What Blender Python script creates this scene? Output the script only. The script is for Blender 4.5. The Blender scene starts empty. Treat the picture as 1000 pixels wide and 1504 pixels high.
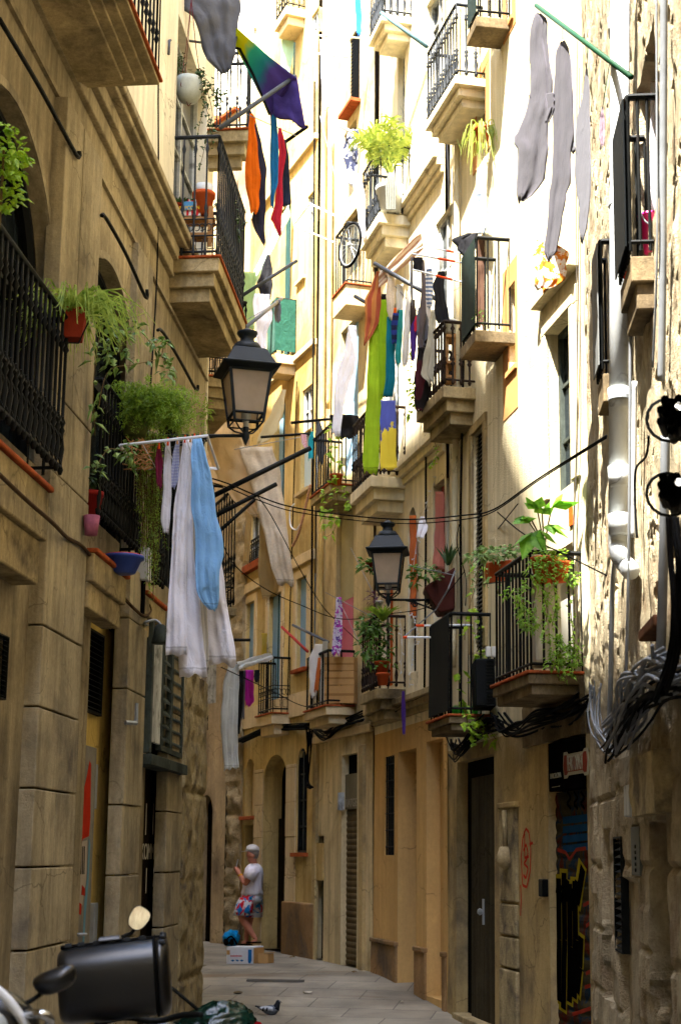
import bpy, bmesh, math, random
from mathutils import Vector, Matrix, noise, Euler
random.seed(7)
R = random.Random(11)
C = bpy.context.scene.collection
PI = math.pi
V = Vector
# ---------------------------------------------------------------- camera model (a 50 mm lens, camera 1.6 m above the paving)
FPX = 2089.0
TH = math.atan(503 / FPX)
CT, ST = math.cos(TH), math.sin(TH)
EYE = V((0, 0, 1.6))
def ray(px, py):
    dx = (px - 500) / FPX; u = (752 - py) / FPX
    return V((dx, CT - u * ST, ST + u * CT))
def U(px, py, Y):
    r = ray(px, py)
    return EYE + r * (Y / r.y)
def ground_z(y):
    t = min(1, max(0, (y - 14.6) / 3.6))
    return 0.2 * t * t * (3 - 2 * t)
# ---------------------------------------------------------------- materials
def lin(h):
    if isinstance(h, str):
        h = h.lstrip('#'); v = [int(h[i:i + 2], 16) / 255 for i in (0, 2, 4)]
        return tuple(((c / 12.92) if c <= .04045 else ((c + .055) / 1.055) ** 2.4) for c in v)
    return tuple(h)
MC = {}
def nodes(name):
    m = bpy.data.materials.new(name); m.use_nodes = True
    nt = m.node_tree; b = nt.nodes['Principled BSDF']
    return m, nt, b
def N(nt, t, **kw):
    n = nt.nodes.new(t)
    for k, v in kw.items():
        if k.startswith('i_'):
            k = k[2:]; n.inputs[int(k) if k.isdigit() else k.replace('_', ' ')].default_value = v
        else: setattr(n, k, v)
    return n
def ramp(nt, stops):
    r = nt.nodes.new('ShaderNodeValToRGB'); e = r.color_ramp.elements
    while len(e) < len(stops): e.new(.5)
    for el, (p, c) in zip(e, stops):
        el.position = p; el.color = (*c, 1) if len(c) == 3 else c
    return r
def mixc(nt, fac, a, b, mode='MIX'):
    n = nt.nodes.new('ShaderNodeMix'); n.data_type = 'RGBA'; n.blend_type = mode
    L = nt.links
    for k, v in ((0, fac), (6, a), (7, b)):
        if hasattr(v, 'type') and hasattr(v, 'is_linked'): L.new(v, n.inputs[k])
        elif isinstance(v, (int, float)): n.inputs[k].default_value = v
        else: n.inputs[k].default_value = (*v, 1)
    return n.outputs[2]
def coords(nt, scale=(1, 1, 1), src='Object'):
    tc = nt.nodes.new('ShaderNodeTexCoord'); mp = nt.nodes.new('ShaderNodeMapping')
    mp.inputs['Scale'].default_value = scale
    nt.links.new(tc.outputs[src], mp.inputs[0]); return mp.outputs[0]
def nz(nt, vec, scale, detail=4, rough=.55, dist=0):
    n = nt.nodes.new('ShaderNodeTexNoise'); n.inputs['Scale'].default_value = scale
    n.inputs['Detail'].default_value = detail; n.inputs['Roughness'].default_value = rough
    n.inputs['Distortion'].default_value = dist
    nt.links.new(vec, n.inputs['Vector']); return n.outputs[0]
def M(name, col, rough=.85, var=.22, scale=2.5, bump=.25, bscale=40, streak=0, c2=None, c2amt=(.48, .68), metal=0, spec=.03, sheen=0, bdist=.01):
    """general weathered surface: base colour broken up by two noises, optional second colour patches, vertical run marks, bump"""
    if name in MC: return MC[name]
    m, nt, b = nodes(name); L = nt.links; c = lin(col)
    v = coords(nt)
    n1 = nz(nt, v, scale, 5)
    lo = tuple(x * (1 - var) for x in c); hi = tuple(min(1, x * (1 + var)) for x in c)
    r = ramp(nt, [(.3, lo), (.7, hi)]); L.new(n1, r.inputs[0]); out = r.outputs[0]
    if c2 is not None:
        n2 = nz(nt, v, scale * .55, 6, .62, .4)
        r2 = ramp(nt, [(c2amt[0], (0, 0, 0)), (c2amt[1], (1, 1, 1))]); L.new(n2, r2.inputs[0])
        out = mixc(nt, r2.outputs[0], out, lin(c2))
    if c2 is not None and bump:
        n6 = nz(nt, coords(nt, (1, 1, .6)), scale * .33, 5, .6, .5); r6 = ramp(nt, [(.3, (.74,) * 3), (.6, (1.1,) * 3)]); L.new(n6, r6.inputs[0]); out = mixc(nt, 1.0, out, r6.outputs[0], 'MULTIPLY')
    if streak:
        vs = coords(nt, (1, 1, .07)); n3 = nz(nt, vs, 9, 4, .6)
        r3 = ramp(nt, [(.35, (1 - streak,) * 3), (.65, (1 + streak * .3,) * 3)]); L.new(n3, r3.inputs[0])
        out = mixc(nt, 1.0, out, r3.outputs[0], 'MULTIPLY')
    if bump:
        n4 = nz(nt, coords(nt, (1, 1, .6)), 34, 7, .75); r4 = ramp(nt, [(.3, (1 - var * 1.35,) * 3), (.72, (1 + var * .6,) * 3)]); L.new(n4, r4.inputs[0]); out = mixc(nt, 1.0, out, r4.outputs[0], 'MULTIPLY')
    if streak and bump:   # hairline cracks in patches
        vc = N(nt, 'ShaderNodeTexVoronoi', feature='DISTANCE_TO_EDGE'); vc.inputs['Scale'].default_value = 1.3
        nd = nt.nodes.new('ShaderNodeTexNoise'); nd.inputs['Scale'].default_value = 2.2; nd.inputs['Detail'].default_value = 6; L.new(v, nd.inputs[0])
        va = N(nt, 'ShaderNodeVectorMath', operation='MULTIPLY_ADD'); va.inputs[1].default_value = (.55, .55, .55); L.new(nd.outputs[1], va.inputs[0]); L.new(v, va.inputs[2]); L.new(va.outputs[0], vc.inputs[0])
        rc = ramp(nt, [(.0, (1, 1, 1)), (.012, (0, 0, 0))]); L.new(vc.outputs[0], rc.inputs[0])
        rm = ramp(nt, [(.5, (0, 0, 0)), (.56, (.75,) * 3)]); L.new(nz(nt, v, .9, 3), rm.inputs[0])
        mm = N(nt, 'ShaderNodeMath', operation='MULTIPLY'); L.new(rc.outputs[0], mm.inputs[0]); L.new(rm.outputs[0], mm.inputs[1])
        out = mixc(nt, mm.outputs[0], out, tuple(x * .3 for x in c))
    L.new(out, b.inputs['Base Color'])
    b.inputs['Roughness'].default_value = rough; b.inputs['Metallic'].default_value = metal
    b.inputs['Specular IOR Level'].default_value = spec
    if sheen: b.inputs['Sheen Weight'].default_value = sheen
    if bump:
        nb = nz(nt, v, bscale, 6, .65); bm = nt.nodes.new('ShaderNodeBump')
        bm.inputs['Strength'].default_value = bump; bm.inputs['Distance'].default_value = bdist
        L.new(nb, bm.inputs['Height']); L.new(bm.outputs[0], b.inputs['Normal'])
    MC[name] = m; return m
def cloth_mat(name, col, var=.1, translucent=.25, bump=.35, pattern=None, c2=None, c3=None, scale=20):
    """woven cloth: a little light passes through, weave and crumple bump; pattern = stripes / floral / plaid / band / lace / dye"""
    if name in MC: return MC[name]
    m, nt, b = nodes(name); L = nt.links; c = lin(col)
    v = coords(nt, src='UV') if pattern in ('stripes', 'plaid', 'dye', 'vstripes') else coords(nt)
    vo = coords(nt)
    n1 = nz(nt, vo, 5, 4)
    r = ramp(nt, [(.3, tuple(x * (1 - var) for x in c)), (.7, tuple(min(1, x * (1 + var)) for x in c))]); L.new(n1, r.inputs[0])
    out = r.outputs[0]
    if pattern in ('stripes', 'vstripes', 'plaid'):
        w = N(nt, 'ShaderNodeTexWave', bands_direction='Y' if pattern == 'stripes' else 'X'); w.inputs['Scale'].default_value = scale
        L.new(v, w.inputs[0]); rr = ramp(nt, [(.45, (0, 0, 0)), (.55, (1, 1, 1))]); L.new(w.outputs[1], rr.inputs[0])
        out = mixc(nt, rr.outputs[0], out, lin(c2))
        if pattern == 'plaid':
            w2 = N(nt, 'ShaderNodeTexWave', bands_direction='Y'); w2.inputs['Scale'].default_value = scale
            L.new(v, w2.inputs[0]); r3 = ramp(nt, [(.7, (0, 0, 0)), (.8, (1, 1, 1))]); L.new(w2.outputs[1], r3.inputs[0])
            out = mixc(nt, r3.outputs[0], out, lin(c2))
    elif pattern == 'floral':
        n2 = nz(nt, vo, scale, 2, .5, .8)
        rr = ramp(nt, [(.52, (0, 0, 0)), (.56, (1, 1, 1))]); L.new(n2, rr.inputs[0]); out = mixc(nt, rr.outputs[0], out, lin(c2))
        if c3:
            vq = coords(nt, (1.3, 1.2, 1.1)); n3 = nz(nt, vq, scale * 1.2, 2, .5, 1.2)
            r3 = ramp(nt, [(.56, (0, 0, 0)), (.6, (1, 1, 1))]); L.new(n3, r3.inputs[0]); out = mixc(nt, r3.outputs[0], out, lin(c3))
    elif pattern == 'lace':
        n2 = nz(nt, vo, scale, 3, .6, 1.5); rr = ramp(nt, [(.45, (.88,) * 3), (.6, (1.0,) * 3)]); L.new(n2, rr.inputs[0])
        out = mixc(nt, 1.0, out, rr.outputs[0], 'MULTIPLY')
    elif pattern == 'flames':
        vu = coords(nt, src='UV'); sp = nt.nodes.new('ShaderNodeSeparateXYZ'); L.new(vu, sp.inputs[0]); n2 = nz(nt, coords(nt, (1, 1, .35)), 16, 3, .5, .5)
        a = N(nt, 'ShaderNodeMath', operation='MULTIPLY_ADD'); a.inputs[1].default_value = 1.1; L.new(n2, a.inputs[0]); L.new(sp.outputs[1], a.inputs[2])
        rr = ramp(nt, [(.98, (0, 0, 0)), (1.0, (1, 1, 1))]); dv = N(nt, 'ShaderNodeMath', operation='MULTIPLY'); dv.inputs[1].default_value = 1.0; L.new(a.outputs[0], dv.inputs[0]); L.new(dv.outputs[0], rr.inputs[0]); out = mixc(nt, rr.outputs[0], out, lin(c2))
    elif pattern == 'dye':
        sp = nt.nodes.new('ShaderNodeSeparateXYZ'); L.new(v, sp.inputs[0])
        rr = ramp(nt, [(.0, lin('#b9c21a')), (.2, lin('#c9c31d')), (.32, lin('#3fae9a')), (.55, lin('#2f8c93')), (.72, lin('#5b4b92')), (1, lin('#4a3a80'))])
        a = N(nt, 'ShaderNodeMath', operation='ADD'); L.new(sp.outputs[1], a.inputs[0])
        mm = N(nt, 'ShaderNodeMath', operation='MULTIPLY_ADD'); mm.inputs[1].default_value = .25; mm.inputs[2].default_value = -.12
        L.new(n1, mm.inputs[0]); L.new(mm.outputs[0], a.inputs[1]); L.new(a.outputs[0], rr.inputs[0]); out = rr.outputs[0]
    su = nt.nodes.new('ShaderNodeSeparateXYZ'); L.new(coords(nt, src='UV'), su.inputs[0]); sr = ramp(nt, [(.0, (.8,) * 3), (.955, (1,) * 3), (.96, (.68,) * 3), (.968, (1,) * 3)]); sr.color_ramp.interpolation = 'CONSTANT'
    sr.color_ramp.elements[0].color = (1, 1, 1, 1); L.new(su.outputs[1], sr.inputs[0]); out = mixc(nt, 1.0, out, sr.outputs[0], 'MULTIPLY')   # the stitched hem
    L.new(out, b.inputs['Base Color']); b.inputs['Roughness'].default_value = .9
    b.inputs['Specular IOR Level'].default_value = .06; b.inputs['Sheen Weight'].default_value = .05
    nb = nz(nt, coords(nt, (1, 1, .6)), 9, 7, .58, 1.4); bm = nt.nodes.new('ShaderNodeBump'); bm.inputs['Strength'].default_value = bump; bm.inputs['Distance'].default_value = .06
    L.new(nb, bm.inputs['Height']); L.new(bm.outputs[0], b.inputs['Normal'])
    if translucent:
        tr = nt.nodes.new('ShaderNodeBsdfTranslucent'); L.new(out, tr.inputs[0])
        mx = nt.nodes.new('ShaderNodeMixShader'); mx.inputs[0].default_value = translucent
        L.new(b.outputs[0], mx.inputs[1]); L.new(tr.outputs[0], mx.inputs[2])
        L.new(mx.outputs[0], nt.nodes['Material Output'].inputs[0])
    MC[name] = m; return m
def leaf_mat(name, col, col2, tr=.35):
    if name in MC: return MC[name]
    m, nt, b = nodes(name); L = nt.links
    v = coords(nt); n1 = nz(nt, v, 17, 3)
    r = ramp(nt, [(.32, lin(col)), (.68, lin(col2))]); L.new(n1, r.inputs[0])
    L.new(r.outputs[0], b.inputs['Base Color']); b.inputs['Roughness'].default_value = .5; b.inputs['Specular IOR Level'].default_value = .35
    t = nt.nodes.new('ShaderNodeBsdfTranslucent'); L.new(r.outputs[0], t.inputs[0])
    mx = nt.nodes.new('ShaderNodeMixShader'); mx.inputs[0].default_value = tr
    L.new(b.outputs[0], mx.inputs[1]); L.new(t.outputs[0], mx.inputs[2]); L.new(mx.outputs[0], nt.nodes['Material Output'].inputs[0])
    MC[name] = m; return m
def glass_mat(name, col='#20262a', rough=.08):
    if name in MC: return MC[name]
    m, nt, b = nodes(name); b.inputs['Base Color'].default_value = (*lin(col), 1)
    b.inputs['Roughness'].default_value = rough; b.inputs['Specular IOR Level'].default_value = .6
    MC[name] = m; return m
# ---------------------------------------------------------------- object helpers
def tag(o, label=None, cat=None, group=None, kind=None):
    if label: o['label'] = label
    if cat: o['category'] = cat
    if group: o['group'] = group
    if kind: o['kind'] = kind
    return o
def thing(name, label, cat, loc=(0, 0, 0), group=None):
    o = bpy.data.objects.new(name, None); C.objects.link(o); o.location = loc
    o.empty_display_size = .1
    return tag(o, label, cat, group)
def obj_from(name, me, parent=None):
    o = bpy.data.objects.new(name, me); C.objects.link(o)
    if parent is not None:
        o.parent = parent
        o.matrix_parent_inverse = Matrix.Translation(-parent.location)
    return o
class MB:
    def __init__(s): s.v = []; s.f = []; s.uv = None
    def add(s, vs, fs):
        k = len(s.v); s.v += [tuple(x) for x in vs]; s.f += [tuple(i + k for i in f) for f in fs]
    def hexa(s, p):  # 8 points: bottom 4 ccw then top 4
        s.add(p, [(0, 3, 2, 1), (4, 5, 6, 7), (0, 1, 5, 4), (1, 2, 6, 5), (2, 3, 7, 6), (3, 0, 4, 7)])
    def box(s, W, s0, s1, o0, o1, z0, z1):
        P = W.P
        s.hexa([P(s0, o0, z0), P(s1, o0, z0), P(s1, o1, z0), P(s0, o1, z0), P(s0, o0, z1), P(s1, o0, z1), P(s1, o1, z1), P(s0, o1, z1)])
    def wbox(s, x0, x1, y0, y1, z0, z1):
        s.hexa([(x0, y0, z0), (x1, y0, z0), (x1, y1, z0), (x0, y1, z0), (x0, y0, z1), (x1, y0, z1), (x1, y1, z1), (x0, y1, z1)])
    def quad(s, a, b, c, d): s.add([a, b, c, d], [(0, 1, 2, 3)])
    def tube(s, pts, r, n=6, cap=True):
        pts = [V(p) for p in pts]; rs = r if isinstance(r, (list, tuple)) else [r] * len(pts)
        rings = []; up = None
        for i, p in enumerate(pts):
            t = (pts[min(i + 1, len(pts) - 1)] - pts[max(i - 1, 0)])
            if t.length < 1e-9: t = V((0, 0, 1))
            t.normalize()
            if up is None: up = V((0, 0, 1)) if abs(t.z) < .9 else V((1, 0, 0))
            a = t.cross(up)
            if a.length < 1e-6: a = t.orthogonal()
            a.normalize(); b = a.cross(t).normalized(); up = b
            rings.append([p + (a * math.cos(2 * PI * k / n) + b * math.sin(2 * PI * k / n)) * rs[i] for k in range(n)])
        vs = [x for q in rings for x in q]; fs = []
        for i in range(len(pts) - 1):
            for k in range(n):
                fs.append((i * n + k, i * n + (k + 1) % n, (i + 1) * n + (k + 1) % n, (i + 1) * n + k))
        if cap: fs.append(tuple(range(n))[::-1]); fs.append(tuple(range((len(pts) - 1) * n, len(pts) * n)))
        s.add(vs, fs)
    def lathe(s, prof, c=(0, 0, 0), n=12, rot=0, axes=None):  # prof [(r,z)]
        c = V(c); ax = axes or (V((1, 0, 0)), V((0, 1, 0)), V((0, 0, 1)))
        vs = []; fs = []
        for r, z in prof:
            for k in range(n):
                a = 2 * PI * k / n + rot
                vs.append(c + ax[0] * (r * math.cos(a)) + ax[1] * (r * math.sin(a)) + ax[2] * z)
        m = len(prof)
        for i in range(m - 1):
            for k in range(n): fs.append((i * n + k, i * n + (k + 1) % n, (i + 1) * n + (k + 1) % n, (i + 1) * n + k))
        fs.append(tuple(range(n))[::-1]); fs.append(tuple(range((m - 1) * n, m * n)))
        s.add(vs, fs)
    def prism(s, pts0, pts1):
        n = len(pts0); vs = list(pts0) + list(pts1)
        fs = [tuple(range(n)), tuple(range(n, 2 * n))[::-1]] + [(k, (k + 1) % n, n + (k + 1) % n, n + k) for k in range(n)]
        s.add(vs, fs)
    def build(s, name, mat, parent=None, smooth=False, bevel=0, solid=0, sub=0, fixn=True):
        me = bpy.data.meshes.new(name); me.from_pydata(s.v, [], s.f); me.validate()
        if fixn:
            bm = bmesh.new(); bm.from_mesh(me); bmesh.ops.recalc_face_normals(bm, faces=bm.faces); bm.to_mesh(me); bm.free()
        if s.uv:
            ul = me.uv_layers.new(name='UVMap')
            for lp in me.loops: ul.data[lp.index].uv = s.uv[lp.vertex_index]
        if smooth: me.polygons.foreach_set('use_smooth', [True] * len(me.polygons))
        me.materials.append(mat)
        o = obj_from(name, me, parent)
        if bevel:
            b = o.modifiers.new('bevel', 'BEVEL'); b.width = bevel; b.segments = 2; b.limit_method = 'ANGLE'
        if solid:
            b = o.modifiers.new('solid', 'SOLIDIFY'); b.thickness = solid; b.offset = 0
        if sub:
            b = o.modifiers.new('sub', 'SUBSURF'); b.levels = sub; b.render_levels = sub
        return o
class Wall:
    """a facade plane: s runs along it from its far end towards the camera, o out over the street, z up"""
    def __init__(w, P0, P1, side, lean=0):
        w.O = V((P0[0], P0[1], 0)); d = V((P1[0] - P0[0], P1[1] - P0[1], 0)); w.len = d.length; w.d = d.normalized()
        n = V((w.d.y, -w.d.x, 0))
        if (side == 'R') == (n.x > 0): n = -n
        w.n = n; w.lean = lean
    def P(w, s, o, z): return w.O + w.d * s + w.n * (o - w.lean * z) + V((0, 0, z))
    def hit(w, px, py, o=0):
        r = ray(px, py); a = (EYE - w.O).dot(w.n) + w.lean * EYE.z - o; b = r.dot(w.n) + w.lean * r.z
        return EYE + r * (-a / b)
    def q(w, px, py, o=0):
        p = w.hit(px, py, o); return ((p - w.O).dot(w.d), p.z)
    def S(w, px, py, o=0): return w.q(px, py, o)[0]
    def Z(w, px, py, o=0): return w.q(px, py, o)[1]
    def rect(w, x0, x1, yt, yb, o=0):
        """pixel box of an opening (yt, yb read at the x0 edge) -> s0,s1,z0,z1"""
        ym = (yt + yb) / 2; a = w.S(x0, ym, o); b = w.S(x1, ym, o)
        zt = w.Z(x0, yt, o); zb = w.Z(x0, yb, o)
        return (min(a, b), max(a, b), zb, zt)
def facade(W, name, s0, s1, z0, z1, ops, mat, parent, o=0.0, smooth=False):
    """wall sheet with real openings: ops = [(a,b,lo,hi,depth,arch_rise)]; reveals are part of the sheet"""
    m = MB(); P = W.P
    ss = sorted({s0, s1, *[max(s0, min(s1, x)) for q in ops for x in q[:2]]}); zs = sorted({z0, z1, *[max(z0, min(z1, x)) for q in ops for x in q[2:4]]})
    for i in range(len(ss) - 1):
        for j in range(len(zs) - 1):
            a, b, lo, hi = ss[i], ss[i + 1], zs[j], zs[j + 1]
            if b - a < 1e-5 or hi - lo < 1e-5: continue
            cs, cz = (a + b) / 2, (lo + hi) / 2
            if any(q[0] < cs < q[1] and q[2] < cz < q[3] for q in ops): continue
            m.quad(P(a, o, lo), P(b, o, lo), P(b, o, hi), P(a, o, hi))
    for q in ops:
        a, b, lo, hi, dp = q[:5]; ar = q[5] if len(q) > 5 else 0
        k = hi - ar; i_ = o - dp
        m.quad(P(a, o, lo), P(a, i_, lo), P(a, i_, k), P(a, o, k)); m.quad(P(b, o, lo), P(b, o, k), P(b, i_, k), P(b, i_, lo))
        m.quad(P(a, o, lo), P(b, o, lo), P(b, i_, lo), P(a, i_, lo))
        if not ar: m.quad(P(a, o, hi), P(a, i_, hi), P(b, i_, hi), P(b, o, hi))
        else:
            n = 14; c = (a + b) / 2; h = (b - a) / 2
            arc = [(c - h * math.cos(PI * t / n), k + ar * math.sin(PI * t / n)) for t in range(n + 1)]
            for t in range(n):
                (x0, y0), (x1, y1) = arc[t], arc[t + 1]
                m.quad(P(x0, o, y0), P(x1, o, y1), P(x1, o, hi), P(x0, o, hi))
                m.quad(P(x0, o, y0), P(x0, i_, y0), P(x1, i_, y1), P(x1, o, y1))
    return m.build(name, mat, parent, fixn=False)
def panel(W, q, mat, name, parent, o=0, extra=.03):
    m = MB(); m.box(W, q[0] - extra, q[1] + extra, o - q[4] - .06, o - q[4] + .0, q[2] - .02, q[3] + .02)
    return m.build(name, mat, parent)
def planks(W, s0, s1, z0, z1, o, n, mat, name, parent, t=.03, gap=.008):
    m = MB(); w = (s1 - s0) / n
    m.box(W, s0, s1, o - t - .01, o - t, z0, z1)
    for k in range(n): m.box(W, s0 + k * w + gap / 2, s0 + (k + 1) * w - gap / 2, o - t, o + R.uniform(-.003, .003), z0, z1)
    return m.build(name, mat, parent, bevel=.003)
def slats(W, s0, s1, z0, z1, o, pitch, mat, name, parent, t=.018, tilt=.03, frame=0):
    m = MB(); n = max(2, int((z1 - z0) / pitch)); P = W.P
    for k in range(n):
        z = z0 + (k + .5) * (z1 - z0) / n; h = pitch * .36
        p = [P(s0, o - tilt, z + h * .6), P(s1, o - tilt, z + h * .6), P(s1, o, z - h * .4), P(s0, o, z - h * .4)]
        up = V((0, 0, t)); m.hexa(p + [x + up for x in p])
    if frame:
        for a, b in ((s0 - frame, s0), (s1, s1 + frame)): m.box(W, a, b, o - .04, o + .008, z0 - frame, z1 + frame)
        for a, b in ((z0 - frame, z0), (z1, z1 + frame)): m.box(W, s0, s1, o - .04, o + .008, a, b)
    return m.build(name, mat, parent)
def rollup(W, s0, s1, z0, z1, o, pitch, mat, name, parent):
    m = MB(); n = int((z1 - z0) / pitch); P = W.P; vs = []; prof = [(0, 0), (.25, .007), (.5, .010), (.75, .007), (.92, 0)]
    rows = [(z0 + (k + a) * (z1 - z0) / n, o + b) for k in range(n) for a, b in prof] + [(z1, o)]
    for z, oo in rows: vs += [P(s0, oo, z), P(s1, oo, z)]
    m.add(vs, [(2 * i, 2 * i + 1, 2 * i + 3, 2 * i + 2) for i in range(len(rows) - 1)])
    return m.build(name, mat, parent)
def window(W, q, parent, frame_mat, pane_mat, o=0, bars=1, hbars=1, fw=.05, name='window'):
    a, b, lo, hi, dp = q[:5]; f = o - dp; m = MB()
    m.box(W, a, a + fw, f, f + .05, lo, hi); m.box(W, b - fw, b, f, f + .05, lo, hi)
    m.box(W, a + fw, b - fw, f, f + .05, lo, lo + fw); m.box(W, a + fw, b - fw, f, f + .05, hi - fw, hi)
    for k in range(bars):
        c = a + (b - a) * (k + 1) / (bars + 1); m.box(W, c - fw * .45, c + fw * .45, f + .002, f + .045, lo + fw, hi - fw)
    for k in range(hbars):
        c = lo + (hi - lo) * (k + 1) / (hbars + 1); m.box(W, a + fw, b - fw, f + .005, f + .035, c - fw * .3, c + fw * .3)
    w = m.build(name, frame_mat, parent)
    g = MB(); g.box(W, a - .02, b + .02, f - .03, f + .012, lo - .02, hi + .02); g.build('pane', pane_mat, w)
    return w
# balusters and railings -------------------------------------------------------
def baluster(m, p0, p1, style, r=.009):
    p0 = V(p0); p1 = V(p1)
    if style == 'plain': m.tube([p0, p1], r, 4)
    elif style == 'bead':
        L = lambda t: p0.lerp(p1, t)
        ts = [(0, 1), (.04, 1.8), (.08, 1), (.3, 1), (.34, 2.4), (.37, 1.1), (.4, 2.2), (.44, 1), (.86, 1), (.9, 2.2), (.94, 1), (1, 1)]
        m.tube([L(t) for t, _ in ts], [r * k for _, k in ts], 5)
    elif style == 'ornate':
        L = lambda t: p0.lerp(p1, t)
        ts = [(0, 1), (.03, 2), (.06, .9), (.16, 2.1), (.25, .9), (.28, 2), (.3, .9), (.33, 2.2), (.36, 1), (.78, 1), (.8, 2.2), (.83, 1), (.85, 1.8), (.87, 1), (1, 1)]
        m.tube([L(t) for t, _ in ts], [r * k for _, k in ts], 6)
def rail_run(W, a, b, z0, z1, style, mat, parent, name='railing', pitch=.11, r=.009, scroll=False, knob=False):
    """a and b = (s,o) plan points; a bottom bar, a top rail and the balusters between"""
    m = MB(); n = max(1, int(round(math.hypot(b[0] - a[0], b[1] - a[1]) / pitch)))
    A = lambda t, z: W.P(a[0] + (b[0] - a[0]) * t, a[1] + (b[1] - a[1]) * t, z)
    m.tube([A(0, z1), A(1, z1)], .02, 6); m.tube([A(0, z0 + .05), A(1, z0 + .05)], .013, 5)
    for k in range(n + 1):
        t = k / n; baluster(m, A(t, z0), A(t, z1), style, r)
    if scroll:
        zb = z0 + .22; m.tube([A(0, zb), A(1, zb)], .009, 4); m.tube([A(0, zb + .18), A(1, zb + .18)], .007, 4)
        for k in range(n):
            for sgn in (0, 1):
                c0 = (k + .28 + .44 * sgn) / n; rad = .32 / n
                L = math.hypot(b[0] - a[0], b[1] - a[1]); m.tube([A(c0 + rad * math.cos(u) * (.75), zb + .09 + rad * L * math.sin(u)) for u in [PI * 2 * i / 12 for i in range(11)]], .006, 4)
            m.tube([A((k + .2) / n, z0 + .08), A((k + .2) / n, zb - .03), A((k + .8) / n, zb - .03), A((k + .8) / n, z0 + .08), A((k + .2) / n, z0 + .08)], .005, 4)
    return m.build(name, mat, parent, smooth=style != 'plain')
def balcony(W, parent, s0, s1, z, proj, thick, rail_h, slab_mat, rail_mat, style='bead', tile=None, steps=3, step_in=.06, pitch=.11, inset=.03, sheet=None, sheet_near=False, near=True, scroll=False, r=.009, name='balcony', o0=0):
    """stone slab (the balcony part) with stepped mouldings; railing runs, tile edge and sheets are its sub-parts. s0 far, s1 near"""
    m = MB(); t = thick / steps
    for k in range(steps):
        i = step_in * k; m.box(W, s0 + i, s1 - i, o0 - .05, proj - i, z - (k + 1) * t, z - k * t - .0 * k)
    b = m.build(name, slab_mat, parent, bevel=.008)
    if tile:
        e = MB(); e.box(W, s0 - .02, s1 + .02, proj - .08, proj + .02, z + .002, z + .026); e.box(W, s1 - .08, s1 + .018, o0 + .002, proj - .08, z + .002, z + .025); e.box(W, s0 - .018, s0 + .08, o0 + .002, proj - .08, z + .002, z + .025)
        e.build('tile_edge', tile, b, bevel=.006)
    zz = z + .03
    c0, c1, p = s0 + inset, s1 - inset, proj - inset
    rail_run(W, (c0, p), (c1, p), zz, z + rail_h, style, rail_mat, b, 'railing', pitch, r, scroll)
    rail_run(W, (c1, p), (c1, o0), zz, z + rail_h, style, rail_mat, b, 'railing', pitch, r, scroll)
    rail_run(W, (c0, p), (c0, o0), zz, z + rail_h, style, rail_mat, b, 'railing', pitch, r)
    if sheet:
        e = MB(); sh = sheet
        e.box(W, c0, c1, p + .022, p + .03, zz + .03, z + rail_h - .01)
        if sheet_near: e.box(W, c1 + .022, c1 + .03, o0 + .02, p + .03, zz + .03, z + rail_h - .01)
        e.build('privacy_sheet', sh, b)
    return b
def blocks(W, s0, s1, zs, o0, o1, mat, name, parent, gap=.012, bevel=.008, splits=None, jit=.004):
    m = MB()
    for i in range(len(zs) - 1):
        cuts = [s0] + (splits[i % len(splits)] if splits else []) + [s1]
        for j in range(len(cuts) - 1):
            m.box(W, cuts[j] + (gap / 2 if j else 0), cuts[j + 1] - (gap / 2 if j < len(cuts) - 2 else 0), o0, o1 + R.uniform(-jit, jit), zs[i] + gap / 2, zs[i + 1] - gap / 2)
    return m.build(name, mat, parent, bevel=bevel)
# ================================================================ materials of the street
m_stoneL = M('old_sandstone', '#9c8e70', .9, .2, 1.6, .5, 55, .35, '#6d6250', (.5, .72))
m_stoneL2 = M('grey_dressed_stone', '#a39679', .9, .2, 2.2, .6, 70, .3, '#6f675a', (.5, .7))
m_creamL = M('cream_render', '#d8cfb6', .9, .1, 1.2, .2, 60, .2)
m_yelinfill = M('yellow_infill_render', '#c4a860', .85, .14, 1.5, .2, 40, .2)
m_slab = M('weathered_slab_stone', '#a8966f', .92, .25, 3, .5, 45, .25, '#5f5546', (.5, .7))
m_slabE = M('dark_slab_stone', '#7d6d52', .92, .3, 3, .5, 45, .2, '#463d31', (.5, .7))
m_iron = M('black_iron', '#0f1110', .6, .2, 8, .15, 60, 0, '#1c1612', (.6, .75), spec=.1)
m_irong = M('grey_painted_iron', '#22262a', .6, .15, 8, .15, 60, spec=.15)
m_tile = M('terracotta_tile', '#9c4f2c', .8, .22, 9, .3, 60, 0, '#7d4426', (.55, .7))
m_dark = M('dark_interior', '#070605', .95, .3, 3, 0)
m_glass = glass_mat('window_glass')
m_wood = M('dark_door_wood', '#1c140c', .6, .3, 4, .3, 30, .3)
m_shutg = M('grey_green_shutter', '#454b45', .6, .2, 6, .25, 50, .2, '#2b302d', (.5, .7))
m_shutp = M('pale_flaking_paint', '#b9bab2', .8, .15, 8, .4, 40, .35, '#7d7c74', (.5, .62))
m_ycol = M('ochre_render', '#d0b678', .9, .14, 1.1, .22, 45, .26, '#9a7a43', (.5, .7))
m_ytrim = M('ochre_trim_stone', '#c9b389', .9, .12, 2, .25, 45, .12)
m_ccol = M('tan_render', '#d0bc8e', .9, .14, 1.3, .25, 45, .28, '#8b7650', (.5, .7))
m_dcol = M('pale_peach_render', '#ddd0ad', .9, .07, 1.2, .25, 45, .22)
m_dlow = M('peach_base_render', '#c8a266', .85, .1, 1.6, .2, 40, .12)
m_dplinth = M('stained_plinth', '#93744e', .9, .2, 2.5, .4, 40, .1, '#6f604f', (.5, .65))
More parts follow.
